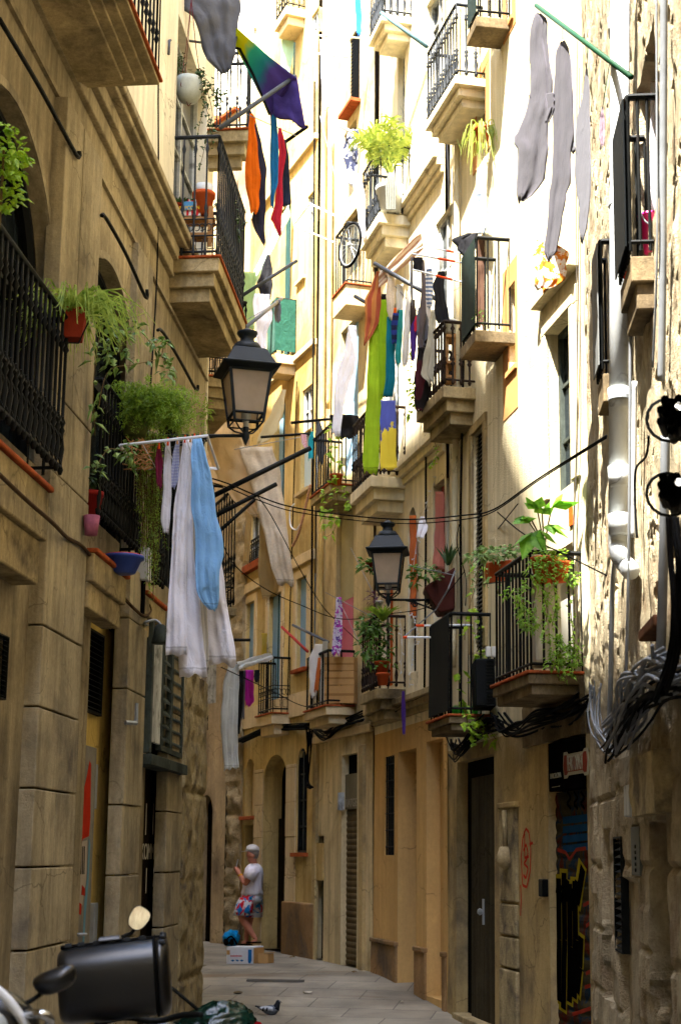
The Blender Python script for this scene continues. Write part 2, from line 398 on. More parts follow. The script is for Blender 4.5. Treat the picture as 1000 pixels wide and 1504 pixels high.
m_ecol = M('rough_cream_render', '#d2c5a0', .93, .06, 1.4, .9, 60, .24, bdist=.012)
m_elow = M('lower_stone_render', '#b39c6c', .93, .16, 2, .6, 45, .2, '#6f6350', (.48, .7))
m_band = M('orange_painted_band', '#b58250', .9, .08, 3, .3, 45)
m_fcol = M('crumbling_plaster', '#ab9e82', .95, .22, 6, 1.0, 60, 0, '#8f7d63', (.5, .66), bdist=.02)
m_fstone = M('rubble_stone', '#a5956f', .95, .25, 5, .9, 50, 0, '#6b6152', (.5, .66), bdist=.02)
m_acol = M('pinkish_old_render', '#bda57d', .93, .18, 1.8, .6, 40, .2, '#84725b', (.5, .7))
m_astone = M('broken_corner_stone', '#ac9a76', .95, .25, 5, .9, 35, 0, '#8a7a5c', (.5, .65), bdist=.02)
m_bright = M('pale_far_render', '#cdbf9f', .9, .08, 1, .15, 40, .08)
m_blue = M('blue_painted_door', '#7e9db4', .6, .1, 3, .15, 40)
m_teal = M('dark_teal_shutter', '#2d4a48', .6, .15, 4, .15, 40)
m_pink = M('pink_painted_door', '#c4687c', .6, .08, 3, .12, 40)
m_roof = M('roof_gravel', '#8b7b68', .95, .2, 4, .3, 30)
m_pvc = M('grey_pvc', '#b9bcba', .7, .05, 3, .05, 60, .06, spec=.15)
m_cable = M('black_cable', '#0a0a0a', .7, .1, 10, 0)
m_cableg = M('grey_cable', '#777a7c', .6, .15, 10, 0)
m_steel = M('galvanised_steel', '#8f9496', .35, .1, 10, .08, 60, metal=.3)
m_alu = M('white_lacquered_tube', '#cfd2d4', .5, .05, 10, 0, spec=.2)
m_sheetb = M('black_privacy_sheet', '#121516', .7, .15, 20, .2, 60, .2)
m_sheetg = M('grey_green_privacy_sheet', '#49554f', .75, .12, 10, .2, 60, .2)
# ================================================================ facades
WL = Wall((-1.514, 15.243), (-1.514 - .0788 * 30, 15.243 - 30), 'L')
WK = Wall((-1.545 - .36 * 14, 15.25 + 14), (-1.545, 15.25), 'L')
WE = Wall((1.0925, 15.433), (1.842, 11.083), 'R', .022)
WF = Wall((1.842, 11.083), (1.842 - .07 * 22, 11.083 - 22), 'R', .026)
WD = Wall((.3906, 18.24), (1.0925, 15.433), 'R', .014)
BCx = (-.4056, 20.653)
ABx = (-1.6282, 23.709)
WC_ = Wall(BCx, (.3906, 18.24), 'R', .008)
WB = Wall(ABx, BCx, 'R', .004)
WA2 = Wall((ABx[0] - .26, ABx[1] + .2), (ABx[0], ABx[1] - .1), 'R')
WA = Wall((ABx[0] - .26 - 2.8, ABx[1] + .2 + 3.5), (ABx[0] - .26, ABx[1] + .2), 'R')
HL = 15.1
HK = 14.6
def body(W, name, s0, s1, z1, depth, mat, parent, o=-.55, z0=-.4):
    """the solid mass of the house behind its facade"""
    m = MB(); P = W.P
    m.hexa([P(s0, o, z0), P(s1, o, z0), P(s1, -depth, z0), P(s0, -depth, z0), P(s0, o, z1), P(s1, o, z1), P(s1, -depth, z1), P(s0, -depth, z1)])
    m2 = m.build(name, mat, parent); return m2
def parapet(W, s0, s1, z1, mat, parent):
    m = MB(); m.box(W, s0, s1, -.6, .06, z1 - .02, z1 + .18); m.box(W, s0, s1, -.6, .12, z1 - .22, z1 - .021)
    return m.build('parapet', mat, parent)

# ---------------------------------------------------------------- left stone building
BL = thing('stone_building', 'tall old sandstone building on the left with pilasters, stone balconies and cream upper floors', 'building', (-1.6, 13, 0))
W = WL
zc = W.Z(245, 400)              # underside of the cornice
q_in = list(W.rect(188, 117, 1160, 1500)); q_in[2] = 0; q_in[3] = W.Z(150, 865); q_in += [.12]
q_door = list(W.rect(247, 208, 1120, 1500)); q_door[2] = 0; q_door[3] = W.Z(240, 905); q_door += [.11]
za = W.Z(160, 385); a0, a1 = W.S(199, 520), W.S(112, 520)
q_arch2 = [a0, a1, W.Z(135, 760), za, .2, (a1 - a0) * .5]
b0, b1 = W.S(84, 300), W.S(-75, 300)
zb_ = W.Z(10, 146)
q_arch1 = [b0, b1, q_arch2[2], za, .2, (b1 - b0) * .5]
a4, a5 = W.S(268, 800), W.S(226, 800)
q_arch3 = [a4, a5, q_arch2[2], za - .3, .14, (a5 - a4) * .5]
facade(W, 'lower_wall', 0, 29.5, -.4, zc + .1, [q_in, q_door, q_arch2, q_arch1, q_arch3], m_stoneL, BL)
# upper floors: french windows behind the balconies
u0, u1 = W.S(318, 250), W.S(249, 250)
q5 = [W.S(300, 250, 0), W.S(253, 250, 0), W.Z(270, 372), W.Z(250, -10), .18]
q5b = [.5, 1.4, q5[3] + .9, q5[3] + 3.2, .3]
q1 = [W.S(118, 20) + .6, W.S(118, 20) + 1.6, zc + .75, zc + 3.2, .3]
facade(W, 'upper_wall', 0, 29.5, zc + .1, HL, [q5, q1], m_creamL, BL, o=.02)
body(W, 'house_mass', 0.0, 29.5, HL, 9, m_roof, BL)
parapet(W, 0, 29.5, HL, m_stoneL, BL)
m = MB(); prof = [(0, HL + .18), (.8, HL + .6), (3, 17.9), (4.7, 19.6), (6.1, 22.2), (29.4, 21.9), (29.4, HL - .1), (0, HL - .1)]
m.prism([W.P(x, -.03, z) for x, z in prof], [W.P(x, -5, z) for x, z in prof]); m.build('shade_roof_mass', m_creamL, BL)  # unseen roof mass, profile shaped to set the sun line opposite
m = MB(); m.hexa([W.P(0, .02, -.4), W.P(-.04, .02, -.4), W.P(-.04, -.56, -.4), W.P(0, -.56, -.4), W.P(0, .02, HL), W.P(-.04, .02, HL), W.P(-.04, -.56, HL), W.P(0, -.56, HL)]); m.build('end_wall', m_creamL, BL)
m = MB()
for o1, z0, z1 in ((.05, zc, zc + .16), (.10, zc + .161, zc + .30), (.17, zc + .301, zc + .36), (.21, zc + .361, zc + .44)): m.box(W, -.05, 29.4, -.02, o1, z0, z1)
m.build('cornice', m_stoneL, BL, bevel=.012)
m = MB(); m.box(W, -.01, 29.4, -.02, .03, zc - .34, zc - .3); m.build('string_course', m_stoneL, BL)
# pilasters of dressed blocks
zs = sorted([-.4] + [W.Z(x, y, .1) for x, y in ((132, 632), (128, 738), (122, 950), (116, 1058), (114, 1167), (110, 1272), (106, 1382))] + [zc - .34])
zs2 = [zs[0], *zs[1:]]
p1a, p1b = W.S(122, 950, .1), W.S(62, 950, .1)
blocks(W, p1a, p1b, zs2, -.02, .1, m_stoneL2, 'pilaster', BL, splits=[[], [(p1a + p1b) / 2 + .05], [(p1a + p1b) / 2]])
p2a, p2b = W.S(208, 1180, .1), W.S(181, 1180, .1)
zp = [-.4] + [W.Z(x, y, .1) for x, y in ((205, 1372), (207, 1284), (209, 1186), (213, 1024), (215, 925), (217, 850))]
zp = sorted(zp)
blocks(W, p2a, p2b, zp, -.02, .1, m_stoneL2, 'pilaster', BL)
blocks(W, p2a + .03, p2b - .03, [zp[-1], zc - .34], -.02, .06, m_stoneL2, 'pilaster', BL)
p3a, p3b = W.S(268, 1240, .1), W.S(246, 1240, .1)
blocks(W, p3a, p3b, [z * 1.0 for z in zp], -.02, .09, m_stoneL2, 'pilaster', BL)
# rough corner pier with chiselled faces
def rough_box(W, s0, s1, o0, o1, z0, z1, mat, name, parent, amp=.02, res=.05, joints=()):
    ns = max(2, int((s1 - s0) / res)); nzz = max(2, int((z1 - z0) / res)); no = max(1, int((o1 - o0) / res)); m = MB()
    def disp(p, k): return noise.fractal(p * k, .7, 2.1, 4) * amp
    def grid(f, nu, nv):
        vs = [f(i / nu, j / nv) for j in range(nv + 1) for i in range(nu + 1)]
        m.add(vs, [(j * (nu + 1) + i, j * (nu + 1) + i + 1, (j + 1) * (nu + 1) + i + 1, (j + 1) * (nu + 1) + i) for j in range(nv) for i in range(nu)])
    def pt(s, o, z):
        p = W.P(s, o, z); e = disp(p, 6)
        jj = min([abs(z - q + .02 * noise.noise(p * 3)) for q in joints] or [9]); e -= .03 * math.exp(-(jj / .018) ** 2)
        return p + W.n * (e if o > o0 else 0) + W.d * (disp(p + V((7, 3, 1)), 6) * (1 if s > (s0 + s1) / 2 else -1) * .6)
    grid(lambda u, v: pt(s0 + (s1 - s0) * u, o1, z0 + (z1 - z0) * v), ns, nzz)
    grid(lambda u, v: pt(s0, o0 + (o1 - o0) * u, z0 + (z1 - z0) * v), no, nzz)
    grid(lambda u, v: pt(s1, o0 + (o1 - o0) * u, z0 + (z1 - z0) * v), no, nzz)
    grid(lambda u, v: pt(s0 + (s1 - s0) * u, o0 + (o1 - o0) * v, z0), ns, no)
    grid(lambda u, v: pt(s0 + (s1 - s0) * u, o0 + (o1 - o0) * v, z1), ns, no)
    return m.build(name, mat, parent, smooth=True)
rough_box(W, -.03, p3a - .03, -.1, .1, -.4, W.Z(285, 1000), m_fstone, 'corner_pier', BL, .02, .04, [.45, 1.35, 2.2, 3.0, 3.6])
# ledges and lintel over the infill and over the near bay
def ledge(W, s0, s1, z, proj, th, mat, parent, tile=True, name='ledge'):
    m = MB(); m.box(W, s0, s1, -.03, proj - .06, z - th, z - th * .55); m.box(W, s0 - .03, s1, -.03, proj - .025, z - th * .55 + .001, z - .02); b = m.build(name, mat, parent, bevel=.012)
    if tile:
        e = MB(); e.box(W, s0 - .06, s1, -.02, proj, z - .019, z + .018); e.build('tile_edge', m_tile, b, bevel=.012)
    return b
z2 = W.Z(75, 715, .22); ledge(W, W.S(77, 718, .22), 29, z2, .22, .62, m_slab, BL)
z3 = W.Z(150, 812, .18); ledge(W, W.S(190, 845, .18), p1a - .01, z3, .18, .42, m_slab, BL)
z4 = W.Z(222, 872, .16); ledge(W, W.S(247, 893, .16), W.S(219, 868, .16), z4, .16, .34, m_slab, BL)
# infill wall, grille, painted cabinet
q = q_in; panel(W, q, m_yelinfill, 'infill_wall', BL)
oi = -.12
g0, g1, gz0, gz1 = W.S(145, 985, oi), W.S(119, 985, oi), W.Z(121, 1040, oi), W.Z(121, 922, oi)
g = slats(W, g0, g1, gz0, gz1, oi + .03, .042, m_iron, 'vent_grille', BL, t=.006, frame=.02)
m = MB(); m.box(W, g0, g1, oi + .001, oi + .006, gz0, gz1); m.build('backing', m_dark, g)
g0, g1, gz0, gz1 = W.S(137, 1250, oi + .1), W.S(107, 1250, oi + .1), 0.02, W.Z(134, 1096, oi + .1)
m = MB(); m.box(W, g0, g1 + .3, oi, oi + .1, gz0, gz1); cab = m.build('meter_cabinet', M('grey_cabinet_paint', '#7d776a', .6, .15, 5, .15, 40, .2), BL, bevel=.006)
def flat(W, o, pts, mat, name, parent, t=.002):
    """a thin painted or applied shape on a wall: outline read at px points"""
    m = MB(); sz = [W.q(x, y, o) for x, y in pts]
    m.prism([W.P(s, o, z) for s, z in sz], [W.P(s, o + t, z) for s, z in sz]); return m.build(name, mat, parent)
oc = oi + .102
m_red = M('red_spray_paint', '#a32a16', .7, .15, 8, .05); m_blk = M('black_spray_paint', '#151312', .7, .1, 8, 0)
m_gpale = M('pale_spray_paint', '#9c8f7d', .7, .1, 8, 0); m_gblue = M('blue_spray_paint', '#5c7f8a', .7, .1, 8, 0)
for dy in (0,): flat(W, oc, [(132, 1118), (134, 1122), (133, 1200), (131, 1228), (122, 1232), (119, 1240), (116, 1262), (114, 1268), (115, 1200), (117, 1164), (124, 1157), (128, 1140)], m_red, 'red_spray_shape', cab)
flat(W, oc, [(121, 1236), (128, 1234), (127, 1290), (121, 1330), (113, 1330), (114, 1280)], m_gpale, 'pale_spray_shape', cab)
for k in range(3): flat(W, oc + .003, [(119.5 + k * 2.2, 1243), (120.4 + k * 2.2, 1243), (119.7 + k * 2.2, 1284), (118.9 + k * 2.2, 1284)], m_blk, 'black_spray_line', cab)
flat(W, oc + .003, [(121, 1300), (125, 1305), (125, 1316), (120, 1314)], m_red, 'red_spray_shape', cab)
flat(W, oc + .003, [(116, 1325), (120, 1328), (119, 1344), (116, 1342)], m_red, 'red_spray_shape', cab)
flat(W, oc, [(131, 1232), (133, 1240), (130, 1300), (126, 1345), (124, 1390), (121, 1395), (124, 1330), (128, 1290)], m_gblue, 'blue_spray_shape', cab)
flat(W, oc, [(118, 1103), (124, 1108), (124, 1111), (118, 1108)], m_blk, 'black_spray_line', cab)
for yy in (1155, 1360):
    m = MB(); s, z = W.q(139, yy, oi + .05); m.box(W, s - .06, s + .05, oi, oi + .06, z - .17, z + .17); m.build('hinge', m_steel, cab, bevel=.004)
m = MB(); s, z = W.q(114, 1372, oc); m.tube([W.P(s + .06, oc, z), W.P(s + .06, oc + .05, z), W.P(s - .06, oc + .05, z - .005)], .012, 8); m.lathe([(.025, -.005), (.025, .01)], W.P(s + .06, oc, z), 10, axes=(W.d, V((0, 0, 1)), W.n)); m.build('handle', m_steel, cab, smooth=True)
s, z = W.q(149, 1390, oi); g = slats(W, s - .12, s + .1, z - .16, z + .06, oi + .02, .05, m_iron, 'floor_vent', BL, t=.006)
# timber door with letters and the louvred shutters over it
od = -.11; q = q_door
door = planks(W, q[0], q[1], 0, W.Z(240, 1118), od + .03, 8, m_wood, 'entrance_door', BL, .03)
panel(W, q, m_dark, 'door_recess', BL)
m_letter = M('white_lettering', '#b7b0a2', .7, .05, 9, 0)
def text(s, size, mat, parent, name, W=None, at=None, flipx=False, org=None, axes=None, ext=.002, sx=1.0):
    cu = bpy.data.curves.new(name, 'FONT'); cu.body = s; cu.size = size; cu.extrude = ext; cu.align_x = 'CENTER'; cu.align_y = 'CENTER'
    t = bpy.data.objects.new(name, cu); C.objects.link(t); dg = bpy.context.evaluated_depsgraph_get()
    me = bpy.data.meshes.new_from_object(t.evaluated_get(dg)); bpy.data.objects.remove(t); bpy.data.curves.remove(cu)
    if W is not None:
        s_, o_, z_ = at; dx = (W.d if flipx else -W.d)
        org = W.P(s_, o_, z_); axes = (dx, V((0, 0, 1)), W.n)
    for v in me.vertices: c = v.co.copy(); v.co = org + axes[0] * c.x * sx + axes[1] * c.y + axes[2] * c.z
    me.materials.clear(); me.materials.append(mat); return obj_from(name, me, parent)
s, z = W.q(219, 1252, od + .036); text('KOMM1', .2, m_letter, door, 'lettering', W, (s, od + .036, z), sx=.95)
for zz0, zz1 in ((1180, 1226), (1275, 1312)):
    for xx in (215.5, 226):
        s, z = W.q(xx, zz0, od + .036); s2, z2_ = W.q(xx - 1.5, zz1, od + .036); m = MB(); m.box(W, s - .006, s + .006, od + .034, od + .04, z2_, z); m.build('painted_line', m_letter, door)
m = MB(); s, z = W.q(220, 1310, od + .036); m.lathe([(.03, 0), (.05, .03), (.03, .05)], W.P(s, od + .036, z), 10, axes=(W.d, V((0, 0, 1)), W.n)); m.build('door_knob', m_iron, door, smooth=True)
sh0, sh1, shz0, shz1 = W.S(268, 1020, .1), W.S(217, 1020, .1), W.Z(220, 1090, .1), W.Z(220, 930, .1)
w3 = (sh1 - sh0)
s_a = slats(W, sh0, sh0 + w3 * .30, shz0, shz1, .1, .105, m_shutg, 'louvred_shutter', BL, t=.02, frame=.045)
s_b = slats(W, sh0 + w3 * .42, sh0 + w3 * .66, shz0, shz1, .12, .105, m_shutg, 'louvred_shutter', BL, t=.02, frame=.045)
m = MB(); m.box(W, sh0 + w3 * .72, sh1 - .05, .1, .13, shz0, shz1); m.build('flaking_shutter_leaf', m_shutp, BL, bevel=.004)
m = MB(); m.box(W, sh1 - .045, sh1 + .03, -.02, .14, shz0 - .1, shz1 + .12); m.box(W, sh0 - .06, sh1 + .03, -.02, .16, shz0 - .2, shz0 - .11); m.box(W, sh0 - .05, sh1 - .05, -.02, .04, shz0, shz1); m.build('shutter_frame', m_shutg, BL, bevel=.005)
# entresol arches: dark glazing with arched black frames, railings in front
for q in (q_arch2, q_arch1, q_arch3):
    panel(W, q, m_glass, 'arched_window', BL)
    m = MB(); a, b, lo, hi, dp, ar = q; c = (a + b) / 2; h = (b - a) / 2 - .05; k = hi - ar
    m.tube([W.P(a + .05, -dp + .06, lo)] + [W.P(c - h * math.cos(PI * t / 16), -dp + .06, k + (ar - .05) * math.sin(PI * t / 16)) for t in range(17)] + [W.P(b - .05, -dp + .06, lo)], .045, 6)
    m.box(W, c - .03, c + .03, -dp, -dp + .06, lo, hi - .08); m.box(W, a, b, -dp, -dp + .07, k - .04, k + .04)
    m.build('arched_frame', m_iron, BL)
    m = MB(); h = (b - a) / 2 + .06
    pts = [(c - (h) * math.cos(PI * t / 20), k + (ar + .06) * math.sin(PI * t / 20)) for t in range(21)]; pin = [(c - (h - .06) * math.cos(PI * t / 20), k + ar * math.sin(PI * t / 20)) for t in range(21)]
    for t in range(20): m.hexa([W.P(*x) for x in ((pin[t][0], -.01, pin[t][1]), (pin[t + 1][0], -.01, pin[t + 1][1]), (pts[t + 1][0], -.01, pts[t + 1][1]), (pts[t][0], -.01, pts[t][1]), (pin[t][0], .012, pin[t][1]), (pin[t + 1][0], .012, pin[t + 1][1]), (pts[t + 1][0], .012, pts[t + 1][1]), (pts[t][0], .012, pts[t][1]))])
    m.build('arch_moulding', m_stoneL2, BL)
def front_rail(W, s0, s1, o, z0, z1, mat, parent, style, pitch=.1, r=.011):
    a = rail_run(W, (s0, o), (s1, o), z0, z1, style, mat, parent, 'window_railing', pitch, r)
    rail_run(W, (s0, o), (s0, 0), z0, z1, 'plain', mat, a, 'return_rail', pitch, r)
    if s1 < 28: rail_run(W, (s1, o), (s1, 0), z0, z1, 'plain', mat, a, 'return_rail', pitch, r)
    m = MB(); n = max(3, int((s1 - s0) / .1))
    for k in range(n):  # forged lower frieze of twisted bars
        t = s0 + (k + .5) * (s1 - s0) / n
        m.tube([W.P(t + .018 * math.sin(j * 1.25), o + .018 * math.cos(j * 1.25), z0 + .06 + (z1 - z0) * .3 * j / 10) for j in range(11)], .008, 4)
    m.tube([W.P(s0, o, z0 + (z1 - z0) * .33), W.P(s1, o, z0 + (z1 - z0) * .33)], .014, 5); m.build('forged_frieze', mat, a)
    return a
zr0, zr1 = W.Z(88, 697, .22), W.Z(66, 424, .22)
front_rail(W, W.S(93, 600, .22), 11.5, .22, zr0, zr1, m_iron, BL, 'ornate')
zr0, zr1 = W.Z(146, 760, .16), W.Z(152, 558, .16)
front_rail(W, W.S(206, 760, .16), W.S(148, 660, .16), .16, zr0, zr1, m_iron, BL, 'ornate')
front_rail(W, W.S(241, 800, .14), W.S(219, 800, .14), .14, W.Z(222, 850, .14), W.Z(222, 690, .14), m_iron, BL, 'ornate')
# stone balconies
zb5 = W.Z(322, 378, .5); s5n, s5f = W.S(322, 378, .5), W.S(361, 460, .5)
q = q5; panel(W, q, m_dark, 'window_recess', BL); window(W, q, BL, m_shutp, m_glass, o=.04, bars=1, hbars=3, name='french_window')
balcony(W, BL, s5f, s5n, zb5, .5, .42, W.Z(322, 186, .5) - zb5, m_slab, m_irong, 'bead', m_tile, 3, .05, .12, .03, scroll=True, r=.010)
m = MB(); m.tube([W.P(s5f, .5, zb5 + .02), W.P(s5f - .03, .56, zb5 + .0)], .03, 8); 
sl = W.S(187, 112, .42); zl = W.Z(187, 112, .42)
balcony(W, BL, W.S(235, 120, .6), W.S(235, 120, .6) + 3.2, W.Z(235, 120, .6), .6, W.Z(235, 120, .6) - zl, .95, m_slab, m_iron, 'bead', m_tile, 4, .075, .12)
panel(W, q1, m_dark, 'window_recess', BL)
z6 = W.Z(322, 165, .35) + .42; balcony(W, BL, .1, W.S(304, 130, .0), z6, .5, .42, 1.0, m_slab, m_irong, 'bead', m_tile, 3, .05, .12)

# ---------------------------------------------------------------- next building on the left (mostly round the bend)
BK = thing('corner_house', 'peach rendered house beyond the stone building, round the bend on the left, with iron balconies', 'building', (-3, 19, 0))
W = WK; L_ = W.len
kz = W.Z(318, 600, .55)
qk = [L_ - 1.9, L_ - .9, kz + .05, kz + 2.3, .3]
facade(W, 'street_wall', 0, L_, -.4, HK, [qk, [L_ - 1.9, L_ - .9, kz + 3.2, kz + 5.4, .3]], m_dcol, BK)
panel(W, qk, m_dark, 'window_recess', BK); panel(W, [L_ - 1.9, L_ - .9, kz + 3.2, kz + 5.4, .3], m_dark, 'window_recess', BK)
body(W, 'house_mass', 0, L_, HK, 8, m_roof, BK); parapet(W, 0, L_, HK, m_stoneL, BK)
m = MB(); prof = [(0, HK - .1), (L_ - .02, HK - .1), (L_ - .02, HK + .2), (L_ - 1.06, 15.2), (L_ - 2.96, 16.4), (L_ - 5.46, 17.5), (0, 17.5)]
m.prism([W.P(x, -.03, z) for x, z in prof], [W.P(x, -5, z) for x, z in prof]); m.build('shade_roof_mass', m_dcol, BK)  # unseen too: roof slope shaped to shade the yellow and tan fronts
balcony(W, BK, L_ - 2.2, L_ - .35, kz, .62, .35, .98, m_slab, m_iron, 'bead', m_tile, 3, .05, .13, scroll=True)
k2 = W.Z(345, 890, .8); balcony(W, BK, L_ - 3.6, L_ - 1.5, k2, .85, .2, 1.5, m_slab, m_iron, 'bead', None, 2, .05, .13, scroll=True)
# ---------------------------------------------------------------- yellow building
def op(W, x0, x1, yt, yb, dp, ar=0): 
    a, b, lo, hi = W.rect(x0, x1, yt, yb); return [a, b, lo, hi, dp, ar]
def surround(W, q, mat, parent, w=.14, t=.025, sill=True, name='surround'):
    a, b, lo, hi = q[:4]; m = MB()
    m.box(W, a - w, a, -.01, t, lo, hi); m.box(W, b, b + w, -.01, t, lo, hi); m.box(W, a - w, b + w, -.01, t, hi + .0, hi + w)
    if sill: m.box(W, a - w - .03, b + w + .03, -.01, t + .07, lo - .1, lo)
    return m.build(name, mat, parent, bevel=.006)
def sill_tile(W, q, mat, parent, proj=.08):
    m = MB(); m.box(W, q[0] - .06, q[1] + .06, -.01, proj, q[2] - .05, q[2] + .006); return m.build('window_sill', mat, parent, bevel=.005)
def course(W, pts, h, proj, mat, parent, name='string_course', s0=None, s1=None):
    z = sum(W.Z(x, y) for x, y in pts) / len(pts); m = MB()
    m.box(W, 0 if s0 is None else s0, W.len if s1 is None else s1, -.01, proj, z, z + h); return m.build(name, mat, parent, bevel=.008), z
BY = thing('yellow_building', 'ochre yellow house facing down the lane at the bend, with blue doors and green awnings', 'building', (-1, 22.3, .2))
W = WB; m_yel = m_ycol; HB = 18.5
ops = []
yw1 = op(W, 362, 374, 888, 972, 0.06); yw2 = op(W, 394, 413, 878, 1050, 0.07); yw3 = op(W, 436, 451, 852, 985, 0.06)
yw4 = op(W, 367, 384, 758, 832, 0.1); yw5 = op(W, 441, 457, 640, 726, 0.07); yw6 = op(W, 444, 458, 575, 640, 0.08)
yw7 = op(W, 403, 418, 600, 778, 0.08); yw8 = op(W, 412, 426, 312, 530, 0.08); yw9 = op(W, 424, 433, 48, 190, 0.08)
yw10 = op(W, 452, 462, 290, 335, 0.08); yw11 = op(W, 458, 468, 25, 60, 0.08)
ya1 = op(W, 360, 374, 1116, 1200, .12, .28); ya2 = op(W, 386, 420, 1112, 1400, .3, .4); ya3 = op(W, 436, 451, 1100, 1253, .07, .3); ya4 = op(W, 358, 373, 1212, 1400, .15); ya4[2] = .2; ya2[2] = .2
ally = [yw1, yw2, yw3, yw4, yw5, yw6, yw7, yw8, yw9, yw10, yw11, ya1, ya2, ya3, ya4]
zlow = W.Z(360, 1082); 
facade(W, 'street_wall', 0, W.len, -.3, HB, ally, m_yel, BY)
body(W, 'house_mass', 0, W.len, HB, 6, m_roof, BY); parapet(W, 0, W.len, HB, m_ytrim, BY)
for q, mt, nm in ((yw1, m_blue, 'blue_window'), (yw2, m_blue, 'balcony_door'), (yw3, m_blue, 'blue_window'), (yw7, m_blue, 'balcony_door'), (yw8, m_teal, 'balcony_door'), (yw9, m_teal, 'balcony_door'), (ya1, m_ytrim, 'blind_arch_panel'), (ya4, m_dark, 'dark_opening'), (yw5, M('pale_blue_panel', '#b9cdd6', .6, .05, 3, .05), 'blue_window')):
    panel(W, q, mt, nm, BY)
    if nm == 'balcony_door':
        m = MB(); m.box(W, q[0] + (q[1] - q[0]) * .49, q[0] + (q[1] - q[0]) * .51, -q[4], -q[4] + .02, q[2], q[3]); m.build('door_meeting_stile', m_teal, BY)
for q in (yw4, yw6, yw10, yw11): window(W, q, BY, m_shutp, m_glass, bars=1, hbars=1, fw=.04)
for q in (yw3, yw5, ya1, ya3): sill_tile(W, q, m_tile if q in (yw3, ya3, ya1) else m_ytrim, BY)
for q in (yw1, yw3, yw2): surround(W, q, m_ytrim, BY, .12, .02, False)
w = window(W, ya3, BY, m_iron, m_glass, bars=1, hbars=3, fw=.04)
door = planks(W, ya2[0], ya2[1], .2, ya2[3] - .95, -.25, 5, m_wood, 'arched_door', BY); panel(W, ya2, m_dark, 'door_recess', BY)
z_, zz = W.Z(400, 1115), W.Z(378, 1128)
pl = [(ya4[1] + .02, ya2[0] - .0), (ya2[1], ya3[0] - .12)]
blk = [.0, .75, 1.3, 1.85, 2.35, 2.85, W.Z(430, 1122)]
for a, b in ((ya1[1] + .02, ya2[0] - .01), (ya2[1] + .01, ya3[0] - .03)): blocks(W, a, b, blk, -.01, .02, m_ytrim, 'stone_jamb', BY, gap=.008)
m = MB(); m.box(W, ya2[1] + .01, W.S(466, 1380), -.01, .07, -.3, W.Z(440, 1325)); m.build('plinth', m_dplinth, BY, bevel=.02)
m = MB(); m.box(W, 0, ya4[0], -.01, .03, -.3, 1.3); m.build('plinth', m_dplinth, BY, bevel=.01)
course(W, [(400, 1062)], .35, .03, m_ytrim, BY); course(W, [(430, 838)], .16, .05, m_ytrim, BY); course(W, [(440, 528)], .10, .06, m_ytrim, BY); course(W, [(440, 238)], .10, .06, m_ytrim, BY); course(W, [(438, 420)], .06, .05, m_ytrim, BY, s0=W.len - .9, s1=W.len - .5)
def bal_px(W, parent, near, far, proj, thick, railtop, slab_mat, rail_mat, **k):
    """balcony from photo corners: near and far front top corners of the slab, railtop = a point on the front top rail near corner"""
    s1, z = W.q(*near, proj); s0 = W.S(*far, proj); zt = W.Z(*railtop, proj)
    return balcony(W, parent, s0, s1, z, proj, thick, max(.6, zt - z), slab_mat, rail_mat, **k), (s0, s1, z, zt)
m_gsheet = cloth_mat('green_shade_net', '#2b5a4b', .2, .3)
bal_px(W, BY, (420, 8), (403, 32), .35, .3, (420, -75), m_ytrim, m_iron, style='plain', scroll=True, steps=2, pitch=.12)
by2, i_by2 = bal_px(W, BY, (404, 519), (391, 534), .36, .3, (402, 440), m_ytrim, m_iron, style='plain', steps=2, sheet=m_gsheet, sheet_near=True)
by3, i_by3 = bal_px(W, BY, (399, 1048), (376, 1057), .3, .3, (398, 966), m_ytrim, m_iron, style='plain', tile=m_tile, steps=2, scroll=True)
m = MB(); q = yw4; rail_run(W, (q[0], .03), (q[1], .03), q[2], q[2] + .4, 'plain', m_iron, BY, 'window_railing', .1, .008, scroll=True)
m = MB(); m.box(W, q[0] - .1, q[1] + .12, -.01, .1, q[2] - .12, q[2]); m.build('window_sill', m_tile, BY)

# ---------------------------------------------------------------- broken corner and the wall beyond (far left end of the view)
BA = thing('crumbling_corner_house', 'old rendered house with a broken rubble corner and narrow arched door', 'building', (-2.5, 26, .2))
W = WA; HA = W.Z(333, 172)
aq1 = op(W, 292, 311, 1168, 1365, .2, .3); aq1[2] = .15; aq2 = op(W, 284, 306, 1040, 1075, .1)
aq3 = op(W, 297, 318, 950, 1035, .1)
facade(W, 'street_wall', 0, W.len, -.3, HA, [aq1, aq2, aq3], m_acol, BA)
panel(W, aq1, m_dark, 'arched_door_recess', BA); m = planks(W, aq1[0], aq1[1], .15, aq1[3] - .05, -.16, 5, m_wood, 'narrow_door', BA)
panel(W, aq2, m_wood, 'window', BA); panel(W, aq3, m_shutp, 'window_shutter', BA)
body(W, 'house_mass', 0, W.len, HA, 3, m_roof, BA, o=-.5)
m = MB(); m.box(W, 0, W.len, -.05, .1, HA - .03, HA + .03); m.build('eave', m_tile, BA)
W = WA2; rough_box(W, 0, W.len, -.5, 0, -.3, 8.4, m_astone, 'broken_stone_corner', BA, .055, .05, [.5, .95, 1.4, 1.8, 2.25, 2.7, 3.2])
m = MB(); m.box(W, 0, W.len, -.5, -.02, 8.35, HA); m.build('upper_corner', m_acol, BA)
BG = thing('pale_end_house', 'tall pale house closing the view beyond the bend, far behind the lamp', 'building', (-4, 33, .2))
WG = Wall((-9.5, 33.5), (1.0, 33.0), 'R'); WG.n = V((0, -1, 0)); W = WG
W.d = V((1, 0, 0)); W.O = V((-9.5, 33, 0)); W.len = 11
gq = []
for (x0, x1, yt, yb) in ((345, 365, 212, 330), (372, 388, 40, 120), (322, 336, 215, 330)): gq.append(op(W, x0, x1, yt, yb, .25))
